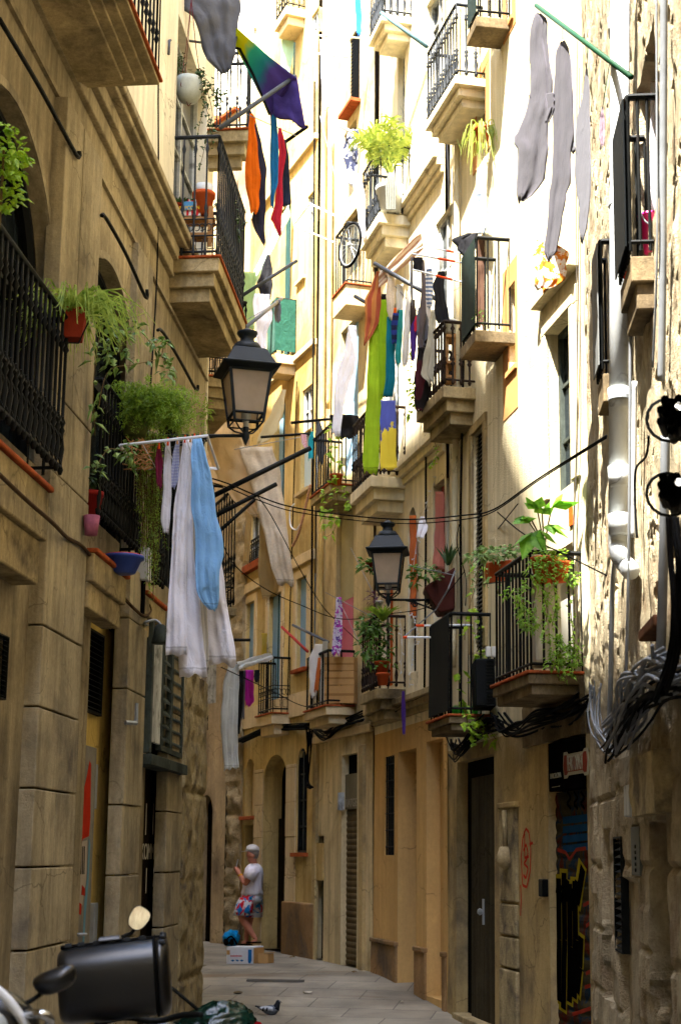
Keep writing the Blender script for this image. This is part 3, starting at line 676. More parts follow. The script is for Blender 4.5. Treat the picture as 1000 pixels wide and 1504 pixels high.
facade(W, 'street_wall', 0, 11, -.3, 26, gq, m_bright, BG)
for q in gq: window(W, q, BG, m_shutp, m_glass, bars=1, hbars=1, fw=.06)
body(W, 'house_mass', 0, 11, 26, 6, m_roof, BG); parapet(W, 0, 11, 26, m_ytrim, BG)
course(W, [(350, 178)], .12, .1, m_tile, BG)

# ---------------------------------------------------------------- tan house between the yellow and the peach ones
BT = thing('tan_house', 'narrow tan house with a garage shutter and a pink balcony door', 'building', (0, 19.4, .2))
W = WC_; HC = 19
cq1 = op(W, 493, 519, 752, 1035, .07, .35); cq2 = op(W, 501, 524, 1110, 1420, .1); cq2[2] = .2
cq3 = op(W, 461, 475, 1228, 1400, .12); cq3[2] = .2
cq4 = op(W, 513, 528, 60, 170, .05); cq5 = op(W, 500, 526, 490, 705, .08); cq6 = op(W, 505, 523, 200, 300, .08); cq7 = op(W, 504, 526, 330, 417, .08)
facade(W, 'street_wall', 0, W.len, -.3, HC, [cq1, cq2, cq3, cq4, cq5, cq6, cq7], m_ccol, BT)
body(W, 'house_mass', 0, W.len, HC, 6, m_roof, BT); parapet(W, 0, W.len, HC, m_ytrim, BT)
cz = W.Z(500, 880)
q = [*cq1[:2], cq1[2], cz, cq1[4]]; panel(W, q, m_pink, 'pink_balcony_door', BT); q = [*cq1[:2], cz, cq1[3], cq1[4] - .005]; panel(W, q, M('pale_fanlight', '#a9a07c', .7, .1, 3, .1), 'fanlight_panel', BT)
m = MB(); m.box(W, cq1[1] - .1, cq1[1] - .03, -cq1[4], -cq1[4] + .04, cq1[2], cz); m.build('door_stile', M('dark_red_paint', '#7d1c28', .6, .1), BT)
zg = W.Z(501, 1189)
rollup(W, cq2[0], cq2[1], .2, zg, -.08, .075, M('brown_rolling_shutter', '#5f5138', .8, .2, 4, .2, 40, .2), 'garage_shutter', BT)
m = MB(); m.box(W, cq2[0] - .02, cq2[1] + .02, -.14, -.05, zg, W.Z(501, 1138)); gp = m.build('garage_sign_panel', M('dull_sign_panel', '#70674f', .8, .15, 3, .2), BT)
s, z = W.q(512, 1180, -.05); text('GARATGE', .15, M('faded_lettering', '#8d8570', .8, .05), gp, 'lettering', W, (s, -.049, z), flipx=True)
panel(W, cq2, m_dark, 'garage_recess', BT)
m = MB(); s, z = W.q(498.5, 1177, .05); z2 = W.Z(498.5, 1190, .05); m.box(W, s - .03, s + .03, -.01, .07, z2, W.Z(498, 1164, .05)); m.build('white_sign_plate', m_shutp, BT)
panel(W, cq3, m_dark, 'doorway', BT); m = MB(); m.box(W, cq3[0] - .02, cq3[1] + .02, -.05, .03, cq3[3] - .6, cq3[3] - .1); m.build('lintel', m_ycol, BT)
panel(W, cq4, m_iron, 'shutter_recess', BT); slats(W, cq4[0], cq4[1], cq4[2], cq4[3], -.02, .06, m_iron, 'louvred_shutter', BT, t=.012); sill_tile(W, cq4, m_tile, BT, .16)
for q in (cq5, cq6, cq7): panel(W, q, m_blue if q is cq5 else m_glass, 'balcony_door', BT)
for x in (462.5, 531): m = MB(); m.box(W, W.S(x, 1250), W.S(x, 1250) + .16, -.01, .05, -.3, W.Z(x, 1095)); m.build('pilaster', m_elow, BT, bevel=.01)
course(W, [(500, 1085)], .1, .05, m_ytrim, BT)
bal_px(W, BT, (508, 417), (489, 446), .38, .3, (508, 326), m_ytrim, m_irong, style='plain', tile=m_tile, steps=1)
bal_px(W, BT, (484, 711), (456, 733), .45, .2, (484, 622), m_slab, m_iron, style='plain', tile=m_tile, steps=2)
ct3, i_ct3 = bal_px(W, BT, (479, 1037), (447, 1048), .4, .22, (479, 955), m_ytrim, m_iron, style='plain', tile=m_tile, steps=2, pitch=.22, r=.012)

# ---------------------------------------------------------------- peach building with the ornate balconies
BP = thing('peach_building', 'pale peach house with ornate grey iron balconies above plain peach bays at street level', 'building', (.7, 17, .1))
W = WD; HD = 19
dq1 = op(W, 565, 579, 1112, 1256, .06); dq2 = op(W, 584, 611, 1105, 1385, .3); dq2[2] = -.1; dq3 = op(W, 626, 651, 1090, 1450, .16); dq3[2] = .12
dq4 = op(W, 562, 577, 790, 1012, .1, .3); dq5 = op(W, 599, 611, 750, 990, .08, .25); dq6 = op(W, 636, 653, 715, 990, .1, .0)
dq7 = op(W, 562, 586, 470, 697, .12); dq8 = op(W, 640, 664, 330, 560, .12); dq9 = op(W, 584, 594, 55, 312, .15); dq10 = op(W, 626, 650, 10, 125, .14)
dq11 = op(W, 594, 612, -60, 42, .25); dq12 = op(W, 600, 622, 380, 560, .2)
dops = [dq1, dq2, dq3, dq4, dq5, dq6, dq7, dq8, dq9, dq10]
zs1 = W.Z(600, 1065)
facade(W, 'street_wall', 0, W.len + .05, zs1, HD, [q for q in dops if q not in (dq1, dq2, dq3)], m_dcol, BP)
facade(W, 'ground_floor_wall', 0, W.len + .05, -.3, zs1, [dq1, dq2, dq3], m_dlow, BP)
body(W, 'house_mass', 0, W.len + .05, HD, 6, m_roof, BP, o=-.5); parapet(W, 0, W.len, HD, m_ytrim, BP)
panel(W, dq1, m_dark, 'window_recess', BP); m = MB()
for k in range(5): s = dq1[0] + (dq1[1] - dq1[0]) * (k + .5) / 5; m.tube([W.P(s, -.015, dq1[2]), W.P(s, -.015, dq1[3])], .01, 5)
for k in range(6): z = dq1[2] + (dq1[3] - dq1[2]) * (k + .5) / 6; m.tube([W.P(dq1[0], -.015, z), W.P(dq1[1], -.015, z)], .008, 4)
m.build('window_grille', m_iron, BP)
panel(W, dq2, m_dlow, 'walled_up_bay', BP); panel(W, dq3, m_dlow, 'walled_up_bay', BP)
zp_ = W.Z(560, 1385)
for a, b in ((0, dq2[0]), (dq2[1], dq3[0]), (dq3[1], W.len)):
    m = MB(); m.box(W, a, b, -.01, .03, -.3, zp_); m.box(W, a, b + .01, -.012, .05, zp_, zp_ + .05); m.build('plinth', m_dplinth, BP, bevel=.012)
m_or = M('orange_painted_door', '#b4511f', .7, .12, 3, .12)
panel(W, dq4, m_or, 'balcony_door', BP); panel(W, dq5, m_dark, 'window_recess', BP); panel(W, dq6, M('red_brown_door', '#7b3426', .7, .1, 3, .1), 'balcony_door', BP)
for q in (dq7, dq8, dq9, dq10): panel(W, q, m_dark, 'window_recess', BP); window(W, [q[0], q[1], q[2], q[3], q[4] - .03], BP, m_shutp, m_glass, bars=1, hbars=2, name='french_window')
def coursepx(W, p, h, projs, mat, parent):
    z = W.Z(*p); m = MB()
    for k, pr in enumerate(projs): m.box(W, 0, W.len + .03, -.01, pr, z - (k + 1) * h, z - k * h)
    m.build('cornice', mat, parent, bevel=.01); return z
coursepx(W, (590, 687), .09, (.14, .09, .04), m_dcol, BP); coursepx(W, (600, 300), .09, (.14, .09, .04), m_dcol, BP); coursepx(W, (600, 1026), .07, (.16, .1, .05), m_slab, BP)
bd = {}
for nm, nr, fr, pj, th, rt, kw in (
    ('top', (560, 20), (541, 45), .42, .28, (560, -90), dict()),
    ('palm', (556, 312), (529, 345), .42, .4, (555, 213), dict()),
    ('upper', (668, 110), (624, 178), .36, .3, (668, 2), dict()),
    ('laundry', (650, 566), (611, 611), .40, .38, (641, 480), dict()),
    ('towel', (544, 698), (514, 733), .45, .42, (541, 598), dict()),
    ('plants', (553, 1011), (528, 1022), .36, .35, (551, 905), dict())):
    b, bd[nm] = bal_px(W, BP, nr, fr, pj, th, rt, m_slab if nm in ('plants', 'laundry') else m_dcol, m_irong if nm in ('top', 'palm', 'upper') else M('brown_iron', '#2f2620', .6, .2, 8, .15), style='ornate' if nm in ('top', 'palm', 'upper', 'plants') else 'bead', r=.012, steps=3, step_in=.06, pitch=.105)

# ---------------------------------------------------------------- cream building with the plant balcony
BE = thing('cream_building', 'rough rendered cream building with plank door, niches and a plant filled balcony over the shop', 'building', (1.5, 13, 0))
W = WE; HE = 19
eq1 = op(W, 670, 726, 1120, 1500, .12); eq1[2] = -.02
eq2 = op(W, 806, 868, 1085, 1500, .2); eq2[2] = -.02; eq2[1] = W.len - .01
eq3 = op(W, 747, 757, 424, 548, .2)
eq3 = [*W.rect(747, 757, 424, 548), .11, 0]
eq4 = [*W.rect(806, 842, 490, 735), .17, 0]
eq5 = op(W, 695, 712, 640, 960, .05)
eq6 = op(W, 742, 752, -30, 45, .11); eq7 = op(W, 802, 842, 820, 985, .12)
eq8 = op(W, 698, 712, 370, 482, .1); eq9 = op(W, 700, 714, 125, 250, .12)
ez = W.Z(740, 1080)
facade(W, 'upper_wall', 0, W.len + .3, ez, HE, [eq3, eq4, eq5, eq6, eq7, eq8, eq9], m_ecol, BE)
facade(W, 'ground_floor_wall', 0, W.len, -.3, ez, [eq1, eq2], m_elow, BE)
body(W, 'house_mass', 0, W.len + .6, HE, 6, m_roof, BE); parapet(W, 0, W.len, HE, m_ytrim, BE)
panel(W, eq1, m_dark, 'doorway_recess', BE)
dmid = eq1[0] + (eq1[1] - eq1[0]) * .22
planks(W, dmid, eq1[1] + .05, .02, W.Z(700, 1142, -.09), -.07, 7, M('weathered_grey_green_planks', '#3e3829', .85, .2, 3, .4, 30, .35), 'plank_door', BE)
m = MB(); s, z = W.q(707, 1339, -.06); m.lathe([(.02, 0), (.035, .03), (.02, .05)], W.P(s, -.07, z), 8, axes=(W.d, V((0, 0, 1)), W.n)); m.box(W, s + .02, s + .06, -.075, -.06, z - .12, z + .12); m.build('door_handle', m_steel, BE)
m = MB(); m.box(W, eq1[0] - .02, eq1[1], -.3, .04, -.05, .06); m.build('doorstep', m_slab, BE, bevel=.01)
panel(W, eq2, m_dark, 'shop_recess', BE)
# stone pier beside the door: blocks, small niche, red spray
pe0, pe1 = W.S(737, 1250), W.S(782, 1250)
zq = sorted([-.3] + [W.Z(740, y) for y in (1420, 1373, 1325, 1186)])
blocks(W, pe0, (pe0 + pe1) / 2 + .05, zq, -.01, .035, m_fstone, 'stone_jamb', BE, gap=.02, bevel=.015)
nq = [*W.rect(738, 762, 1190, 1245), .0]
m = MB(); s0_, s1_, z0_, z1_ = W.rect(737, 763, 1188, 1252); m.box(W, s0_, s1_, .0, .05, z1_, z1_ + .05); m.build('niche_lintel', m_elow, BE, bevel=.01)
m = MB(); c_ = W.P((s0_ + s1_) / 2, .05, z0_ - .03); m.lathe([(.05, .08), (.1, -.05), (.02, -.12)], c_, 8); m.tube([c_ + V((0, 0, .05)), c_ + V((0, 0, .4))], .025, 6); m.build('plaster_bracket', m_slab, BE, smooth=True)
gr = []
def spray(W, o, pts, r, mat, name, parent):
    m = MB(); q = [W.q(x, y, o) for x, y in pts]
    for (sa, za_), (sb, zb2) in zip(q, q[1:]):
        d = V((sb - sa, zb2 - za_)); L = max(1e-5, d.length); nx, nzz_ = -d.y / L * r, d.x / L * r
        m.quad(W.P(sa + nx, o, za_ + nzz_), W.P(sb + nx, o, zb2 + nzz_), W.P(sb - nx, o, zb2 - nzz_), W.P(sa - nx, o, za_ - nzz_))
    return m.build(name, mat, parent)
m_gred = M('red_graffiti_paint', '#b5301c', .6, .1, 8, 0)
og = .004
for pts in ([(769, 1232 - 8), (772, 1217), (776, 1222), (779, 1245), (778, 1280), (773, 1303), (767, 1300), (765, 1260), (767, 1232), (770, 1222)], [(768, 1250), (772, 1240), (775, 1252), (773, 1262), (769, 1268), (775, 1275), (772, 1290), (768, 1285)], [(777, 1240), (782, 1238)], [(764, 1300), (765, 1320), (764, 1345)], [(770, 1225), (770, 1260), (776, 1258)]): spray(W, og, pts, .012, m_gred, 'graffiti_stroke', BE)
# shop sign and painted rolling shutter
ms = MB(); q = eq2; zs0, zs1_ = W.Z(806, 1163, .05), W.Z(806, 1092, .05)
sA = W.S(805, 1130, .05); ms.box(W, sA, W.len - .02, -.15, .05, zs0, zs1_); sign = ms.build('shop_sign_box', M('black_sign_board', '#0a0807', .9, .1, 4, .05, spec=0), BE, bevel=.006)
m_sr = M('red_sign_panel', '#6d2415', .6, .06, 5, 0); m_sw = M('cream_sign_border', '#8f886f', .6, .05, 5, 0)
def shape(W, o, pts, mat, name, parent, t=.004):
    m = MB(); m.prism([W.P(s, o, z) for s, z in pts], [W.P(s, o + t, z) for s, z in pts]); return m.build(name, mat, parent)
sa, sb = W.S(828, 1125, .06), W.S(860, 1125, .06); zt, zb3 = W.Z(845, 1106, .06), W.Z(845, 1136, .06)
def plaque(i): e = .05; return [(sa - i, zb3 - i), (sa + e, zb3 - i), (sa + e + .03, zb3 + .0 - i + .02), (sb - e - .03, zb3 - i + .02), (sb - e, zb3 - i), (sb + i, zb3 - i), (sb + i + .02, (zt + zb3) / 2), (sb + i, zt + i), (sb - e, zt + i), (sb - e - .03, zt + i - .02), (sa + e + .03, zt + i - .02), (sa + e, zt + i), (sa - i, zt + i), (sa - i - .02, (zt + zb3) / 2)]
shape(W, .051, plaque(.025), m_sw, 'sign_border', sign); rp = shape(W, .056, plaque(0), m_sr, 'sign_plaque', sign)
text('HEART DRIVEN', .17, m_sw, sign, 'lettering', W, ((sa + sb) / 2, -.0 + .061, (zt + zb3) / 2), flipx=True, sx=(sb - sa - .1) / 1.32)
s, z = W.q(812, 1140, .052); text('BARCELONA', .06, m_sw, sign, 'small_lettering', W, (s + .06, .052, z), flipx=True, sx=.8); text('· · · · · · · ·', .06, m_sw, sign, 'small_lettering', W, (s + .06, .052, z - .09), flipx=True, sx=.8)
def shutter_paint():
    m, nt, b = nodes('sprayed_rolling_shutter'); L = nt.links; v = coords(nt)
    n1 = nz(nt, v, 3.2, 3, .5, 1.2); r1 = ramp(nt, [(.36, lin('#353021')), (.47, lin('#3d3828')), (.5, lin('#1a2a3a')), (.56, lin('#38332a')), (.63, lin('#4a1c12')), (.68, lin('#353021'))]); L.new(n1, r1.inputs[0])
    L.new(r1.outputs[0], b.inputs['Base Color']); b.inputs['Roughness'].default_value = .5; b.inputs['Specular IOR Level'].default_value = 0; return m
rs0, rs1 = W.S(814, 1300, -.07), W.len + .02
shut = rollup(W, rs0, rs1, 0, zs0, -.07, .1, shutter_paint(), 'shop_shutter', BE)
m_y = M('yellow_spray_paint', '#8a7a1e', .9, .1, 8, 0, spec=0); m_b2 = M('blue_spray_stripe', '#1c3c55', .9, .1, 8, 0, spec=0); m_blk = M('matt_black_spray', '#060505', .9, .1, 8, 0, spec=0)
osx = -.058
for k in range(4):
    y = 1203 + k * 14; spray(W, osx, [(826, y + 2), (845, y), (869, y - 3)], .028, m_b2, 'blue_spray_stripe', shut)
for i, pts in enumerate(([(819, 1284), (820, 1380), (819, 1474)], [(827, 1276), (828, 1380), (826, 1486)], [(835, 1292), (836, 1390), (835, 1476)], [(843, 1288), (844, 1380), (842, 1470)], [(855, 1268), (849, 1310), (846, 1330)], [(852, 1370), (850, 1420), (846, 1462)])):
    spray(W, osx + .001 + i * .0006, pts, .10, m_y, 'yellow_spray_letter', shut)
    spray(W, osx + .005 + i * .0006, [(x + .6, y + 6 if k == 0 else y - 4 if k == 2 else y) for k, (x, y) in enumerate(pts)], .062, m_blk, 'black_spray_letter', shut)
for x0, y0 in ((819, 1302), (830, 1296), (838, 1310), (846, 1300)): spray(W, osx + .0095, [(x0 - 3, y0), (x0 + 5, y0 + 8), (x0 + 1, y0 + 26)], .05, m_blk, 'black_spray_letter', shut)
for x0 in (832, 842, 852): spray(W, osx + .002, [(x0, 1162), (x0 + 6, 1172), (x0, 1180), (x0 + 6, 1188)], .012, m_blk, 'black_spray_letter', shut)
for pts in ([(818, 1248), (830, 1252), (836, 1262), (846, 1248), (860, 1246)], [(856, 1330), (870, 1322)], [(860, 1360), (871, 1352)], [(860, 1430), (871, 1424)], [(858, 1450), (871, 1446)], [(840, 1490), (870, 1480)]): spray(W, osx + .001, pts, .014, M('dull_red_spray', '#7a2414', .7, .2, 12, 0), 'red_spray_stroke', shut)
m = MB(); m.box(W, rs0 - .06, rs0 - .005, -.15, -.04, 0, zs0); m.build('shutter_guide', m_iron, BE)
m = MB(); s, z = W.q(802, 1304, .0); m.box(W, s - .07, s + .05, -.01, .05, z - .07, z + .07); m.build('black_box', m_iron, BE, bevel=.01)
# niches with the orange painted bands, windows
for q, x0, x1, yt, yb in ((eq3, 739, 760, 402, 620), (eq6, 739, 757, -60, 68)):
    a, b, lo, hi = W.rect(x0, x1, yt, yb); m = MB(); m.box(W, a, q[0], -.005, .006, lo, hi); m.box(W, q[1], b, -.005, .006, lo, hi); m.box(W, q[0], q[1], -.005, .006, lo, q[2]); m.box(W, q[0], q[1], -.005, .006, q[3], hi); m.build('painted_band', m_band, BE); panel(W, q, m_band, 'niche_back', BE); sill_tile(W, q, m_band, BE, .03)
panel(W, eq4, m_dark, 'window_recess', BE); window(W, [eq4[0], eq4[1], eq4[2], eq4[3], .14], BE, m_shutg, m_glass, bars=1, hbars=2)
a, b, lo, hi = eq4[:4]; m = MB()
for i, (w_, t_) in enumerate(((.16, .02), (.09, .035))): m.box(W, a - w_, a, -.01, t_, lo, hi); m.box(W, b, b + w_, -.01, t_ - .001, lo, hi); m.box(W, a - w_, b + w_, -.012, t_ + .002, hi + .0005 * (i + 1), hi + w_)
m.box(W, a - .2, b + .2, -.01, .1, hi + .3, hi + .38); m.build('window_surround', m_ecol, BE, bevel=.008)
slats(W, eq5[0], eq5[1], eq5[2], eq5[3], -.03, .045, M('grey_closed_shutter', '#5d5b52', .7, .15, 4, .2, 40, .2), 'closed_shutter', BE, t=.012, tilt=.015, frame=.0); panel(W, eq5, m_dark, 'window_recess', BE)
surround(W, eq5, m_elow, BE, .1, .03, False)
panel(W, eq7, M('pale_balcony_door', '#b7b3a2', .7, .08, 3, .1), 'balcony_door', BE)
panel(W, eq8, m_dark, 'window_recess', BE); panel(W, eq9, m_dark, 'window_recess', BE); surround(W, eq9, m_band, BE, .14, .012, False)
m_bs = M('dark_board_sheet', '#222d29', .7, .15, 6, .2, 40, .2)
be1, i_be1 = bal_px(W, BE, (776, 989), (723, 1023), .45, .16, (783, 803), m_slabE, m_iron, style='plain', tile=m_tile, steps=2, step_in=.03, pitch=.1, r=.010)
be2, i_be2 = bal_px(W, BE, (659, 1052), (628, 1069), .42, .13, (660, 900), m_slabE, m_iron, style='plain', tile=m_tile, steps=2, step_in=.03, sheet=M('black_ribbed_sheet', '#131616', .7, .1, 10, .2, 60, .25))
be3, i_be3 = bal_px(W, BE, (697, 484), (676, 523), .36, .12, (698, 345), m_slabE, m_iron, style='plain', steps=1, sheet=m_bs)
be4, i_be4 = bal_px(W, BE, (699, 23), (685, 75), .36, .12, (700, -120), m_slabE, m_iron, style='plain', steps=1, sheet=m_bs)
# drain of broken plaster above the shop
m = MB(); a, b = W.S(846, 1000), W.len - .01; z = W.Z(860, 1000)
rough_box(W, eq2[0] - .6, W.len - .01, -.35, .03, zs1_ + .02, zs1_ + .42, m_slabE, 'broken_soffit', BE, .03, .06)

# ---------------------------------------------------------------- crumbling rubble building, nearest on the right
BF = thing('rubble_building', 'crumbling stone building with flaking plaster at the right edge, nearest on that side', 'building', (1.6, 7, 0))
W = WF; HF = 18
def pxr(x0, x1, yt, yb): return W.rect(x0, x1, yt, yb)
fops = [(*pxr(884, 897, 1222, 1460), .16), (*pxr(925, 937, 1215, 1285), .06), (*pxr(958, 986, 1205, 1700), .35), (*pxr(957, 976, 862, 925), .14), (*pxr(903, 913, 1232, 1392), .05), (*pxr(934, 966, 130, 378), .25), (*pxr(912, 938, 1290, 1700), .05)]
for i in (2,): q = list(fops[i]); q[2] = -.5; fops[i] = tuple(q)
fs1 = 7.2
def rubble():
    m = MB(); ds = .026; dz = .034; ns = int(fs1 / ds); z0, z1 = -.3, 10.5; nzz = int((z1 - z0) / dz); vs = []; F_ = noise.fractal; Nn = noise.noise
    for j in range(nzz + 1):
        z = z0 + j * dz; lowf = min(1, max(0, (2.4 - z) / .4))
        for i in range(ns + 1):
            s = fs1 * i / ns
            e = F_(V((s * 2.2, 1.3, z * 1.1)), .8, 2, 3) * .010 + F_(V((s * 11, 5, z * 6)), .7, 2.2, 3) * .007
            flake = Nn(V((s * 1.7, 8, z * .9))) + .35 * Nn(V((s * 6, 2, z * 3.5)))      # where the plaster has come away
            if flake > .02 and lowf < 1: e -= .014 * min(1, (flake - .02) * 14) * (1 - lowf)
            c = Nn(V((s * 10, 4, z * 3.8))) + .55 * Nn(V((s * 24, 9, z * 10)))
            e -= min(.075, max(0, c - .44) * .36) * (1 - .75 * lowf)
            if lowf > 0:
                row = math.floor(z / .44 + .12 * Nn(V((s * 1.4, 0, z)))); zj = (z + .05 * Nn(V((s * 1.4, 0, z)))) % .44; sj = (s + .21 * row + .03 * Nn(V((0, s, z * 2)))) % .62
                e -= lowf * .03 * (math.exp(-((zj - .22) / .016) ** 2) + math.exp(-((sj - .31) / .02) ** 2)); e += lowf * .03 * Nn(V((math.floor((s + .21 * row) / .62) * 3.7, row * 2.3, 1)))
            for a, b, lo, hi, dp in fops:
                k = .02 * Nn(V((s * 6, 7, z * 6)))
                if a + k < s < b + k and lo + k < z < hi + k: e = -dp + e * .15
            vs.append(W.P(s, e - .03 * math.exp(-(s / .1) ** 2), z))
    m.add(vs, [(j * (ns + 1) + i, j * (ns + 1) + i + 1, (j + 1) * (ns + 1) + i + 1, (j + 1) * (ns + 1) + i) for j in range(nzz) for i in range(ns)])
    return m.build('crumbling_wall', m_fcol, BF, smooth=False, fixn=False)
rubble()
facade(W, 'street_wall', fs1, 22, -.3, HF, [], m_fcol, BF, o=-.02); facade(W, 'upper_wall', 0, fs1, 10.5, HF, [], m_fcol, BF, o=-.02)
body(W, 'house_mass', 0.3, 22, HF, 6, m_roof, BF, o=-.6); parapet(W, 0, 22, HF, m_fstone, BF)
m = MB(); a, b, lo, hi, dp = fops[0]; q = fops[4]; g = slats(W, q[0], q[1], q[2], q[3], .0, .045, m_iron, 'vent_grille', BF, t=.004, frame=.012)
q = fops[1]; m = MB(); m.box(W, q[0], q[1], -.05, -.005, q[2], q[3]); it = m.build('intercom', M('dull_intercom', '#5d6260', .5, .1, 8, metal=.3), BF, bevel=.005)
for k in range(5): m = MB(); z = q[2] + .03 + k * .033; m.lathe([(.011, 0), (.011, .008)], W.P((q[0] + q[1]) / 2 + .03, -.005, z), 10, axes=(W.d, V((0, 0, 1)), W.n)); m.build('call_button', m_iron, it)
q = pxr(928, 935, 1154, 1200); m = MB(); m.box(W, q[0], q[1] + .03, -.04, .05, q[2], q[3]); jb = m.build('junction_box', m_pvc, BF, bevel=.008)
q = pxr(950, 985, 1130, 1200); rough_box(W, q[0], q[1] + .05, -.1, .09, q[2], q[3] + .05, m_fstone, 'projecting_beam_stone', BF, .02, .04)
q = fops[3]; m = MB(); m.box(W, q[0] - .05, q[1] + .05, -.1, .07, q[2] - .06, q[2]); m.build('brick_sill', M('dull_brick', '#6d4c38', .9, .2, 9, .3), BF, bevel=.01)
m = MB(); m.box(W, q[0] + .01, q[1] - .01, -.13, -.1, q[2], q[3]); m.build('brown_shutter', M('brown_shutter_paint', '#7a5034', .7, .15, 5, .2, 40, .2), BF)
q = fops[2]; planks(W, q[0], q[1], 0, q[3], -.3, 5, m_wood, 'plank_door', BF)
# balcony at the top right
z1 = W.Z(926, 376, .11); sN = W.S(926, 376, .11); sF = W.S(911, 452, .11); zt = W.Z(928, 113, .11)
b = balcony(W, BF, sF, sN, z1, .11, .3, zt - z1, m_slabE, m_iron, 'plain', None, 2, .03, .05, inset=.0, sheet=m_sheetb, o0=-.05)
m = MB(); s0, z0_ = W.q(880, 600, .2); s1_ = W.S(888, 545, .2); zt2 = W.Z(888, 330, .2)
balcony(W, BF, W.S(878, 600, .07), W.S(885, 548, .07), W.Z(885, 548, .07), .07, .2, W.Z(888, 330, .07) - W.Z(885, 548, .07), m_slabE, m_iron, 'plain', None, 1, .02, .05, inset=.0, sheet=M('grey_board', '#6a6c6a', .7, .1, 6, .1), o0=-.05)
# ================================================================ street lamps
def lamp_glass():
    m, nt, b = nodes('dusty_lamp_glass'); L = nt.links
    b.inputs['Base Color'].default_value = (*lin('#b8a892'), 1); b.inputs['Roughness'].default_value = .25
    tr = nt.nodes.new('ShaderNodeBsdfTransparent'); tl = nt.nodes.new('ShaderNodeBsdfTranslucent'); tl.inputs[0].default_value = (*lin('#e0d3bd'), 1)
    a = nt.nodes.new('ShaderNodeMixShader'); a.inputs[0].default_value = .55; L.new(b.outputs[0], a.inputs[1]); L.new(tl.outputs[0], a.inputs[2])
    v = coords(nt); n1 = nz(nt, v, 5, 4); r = ramp(nt, [(.3, (.12,) * 3), (.75, (.35,) * 3)]); L.new(n1, r.inputs[0])
    mx = nt.nodes.new('ShaderNodeMixShader'); L.new(r.outputs[0], mx.inputs[0]); L.new(a.outputs[0], mx.inputs[1]); L.new(tr.outputs[0], mx.inputs[2]); L.new(mx.outputs[0], nt.nodes['Material Output'].inputs[0]); return m
m_lg = lamp_glass(); m_lamp = M('lamp_dark_paint', '#10171a', .6, .12, 6, .12, 50, 0, '#1e201c', (.6, .7), spec=.2)
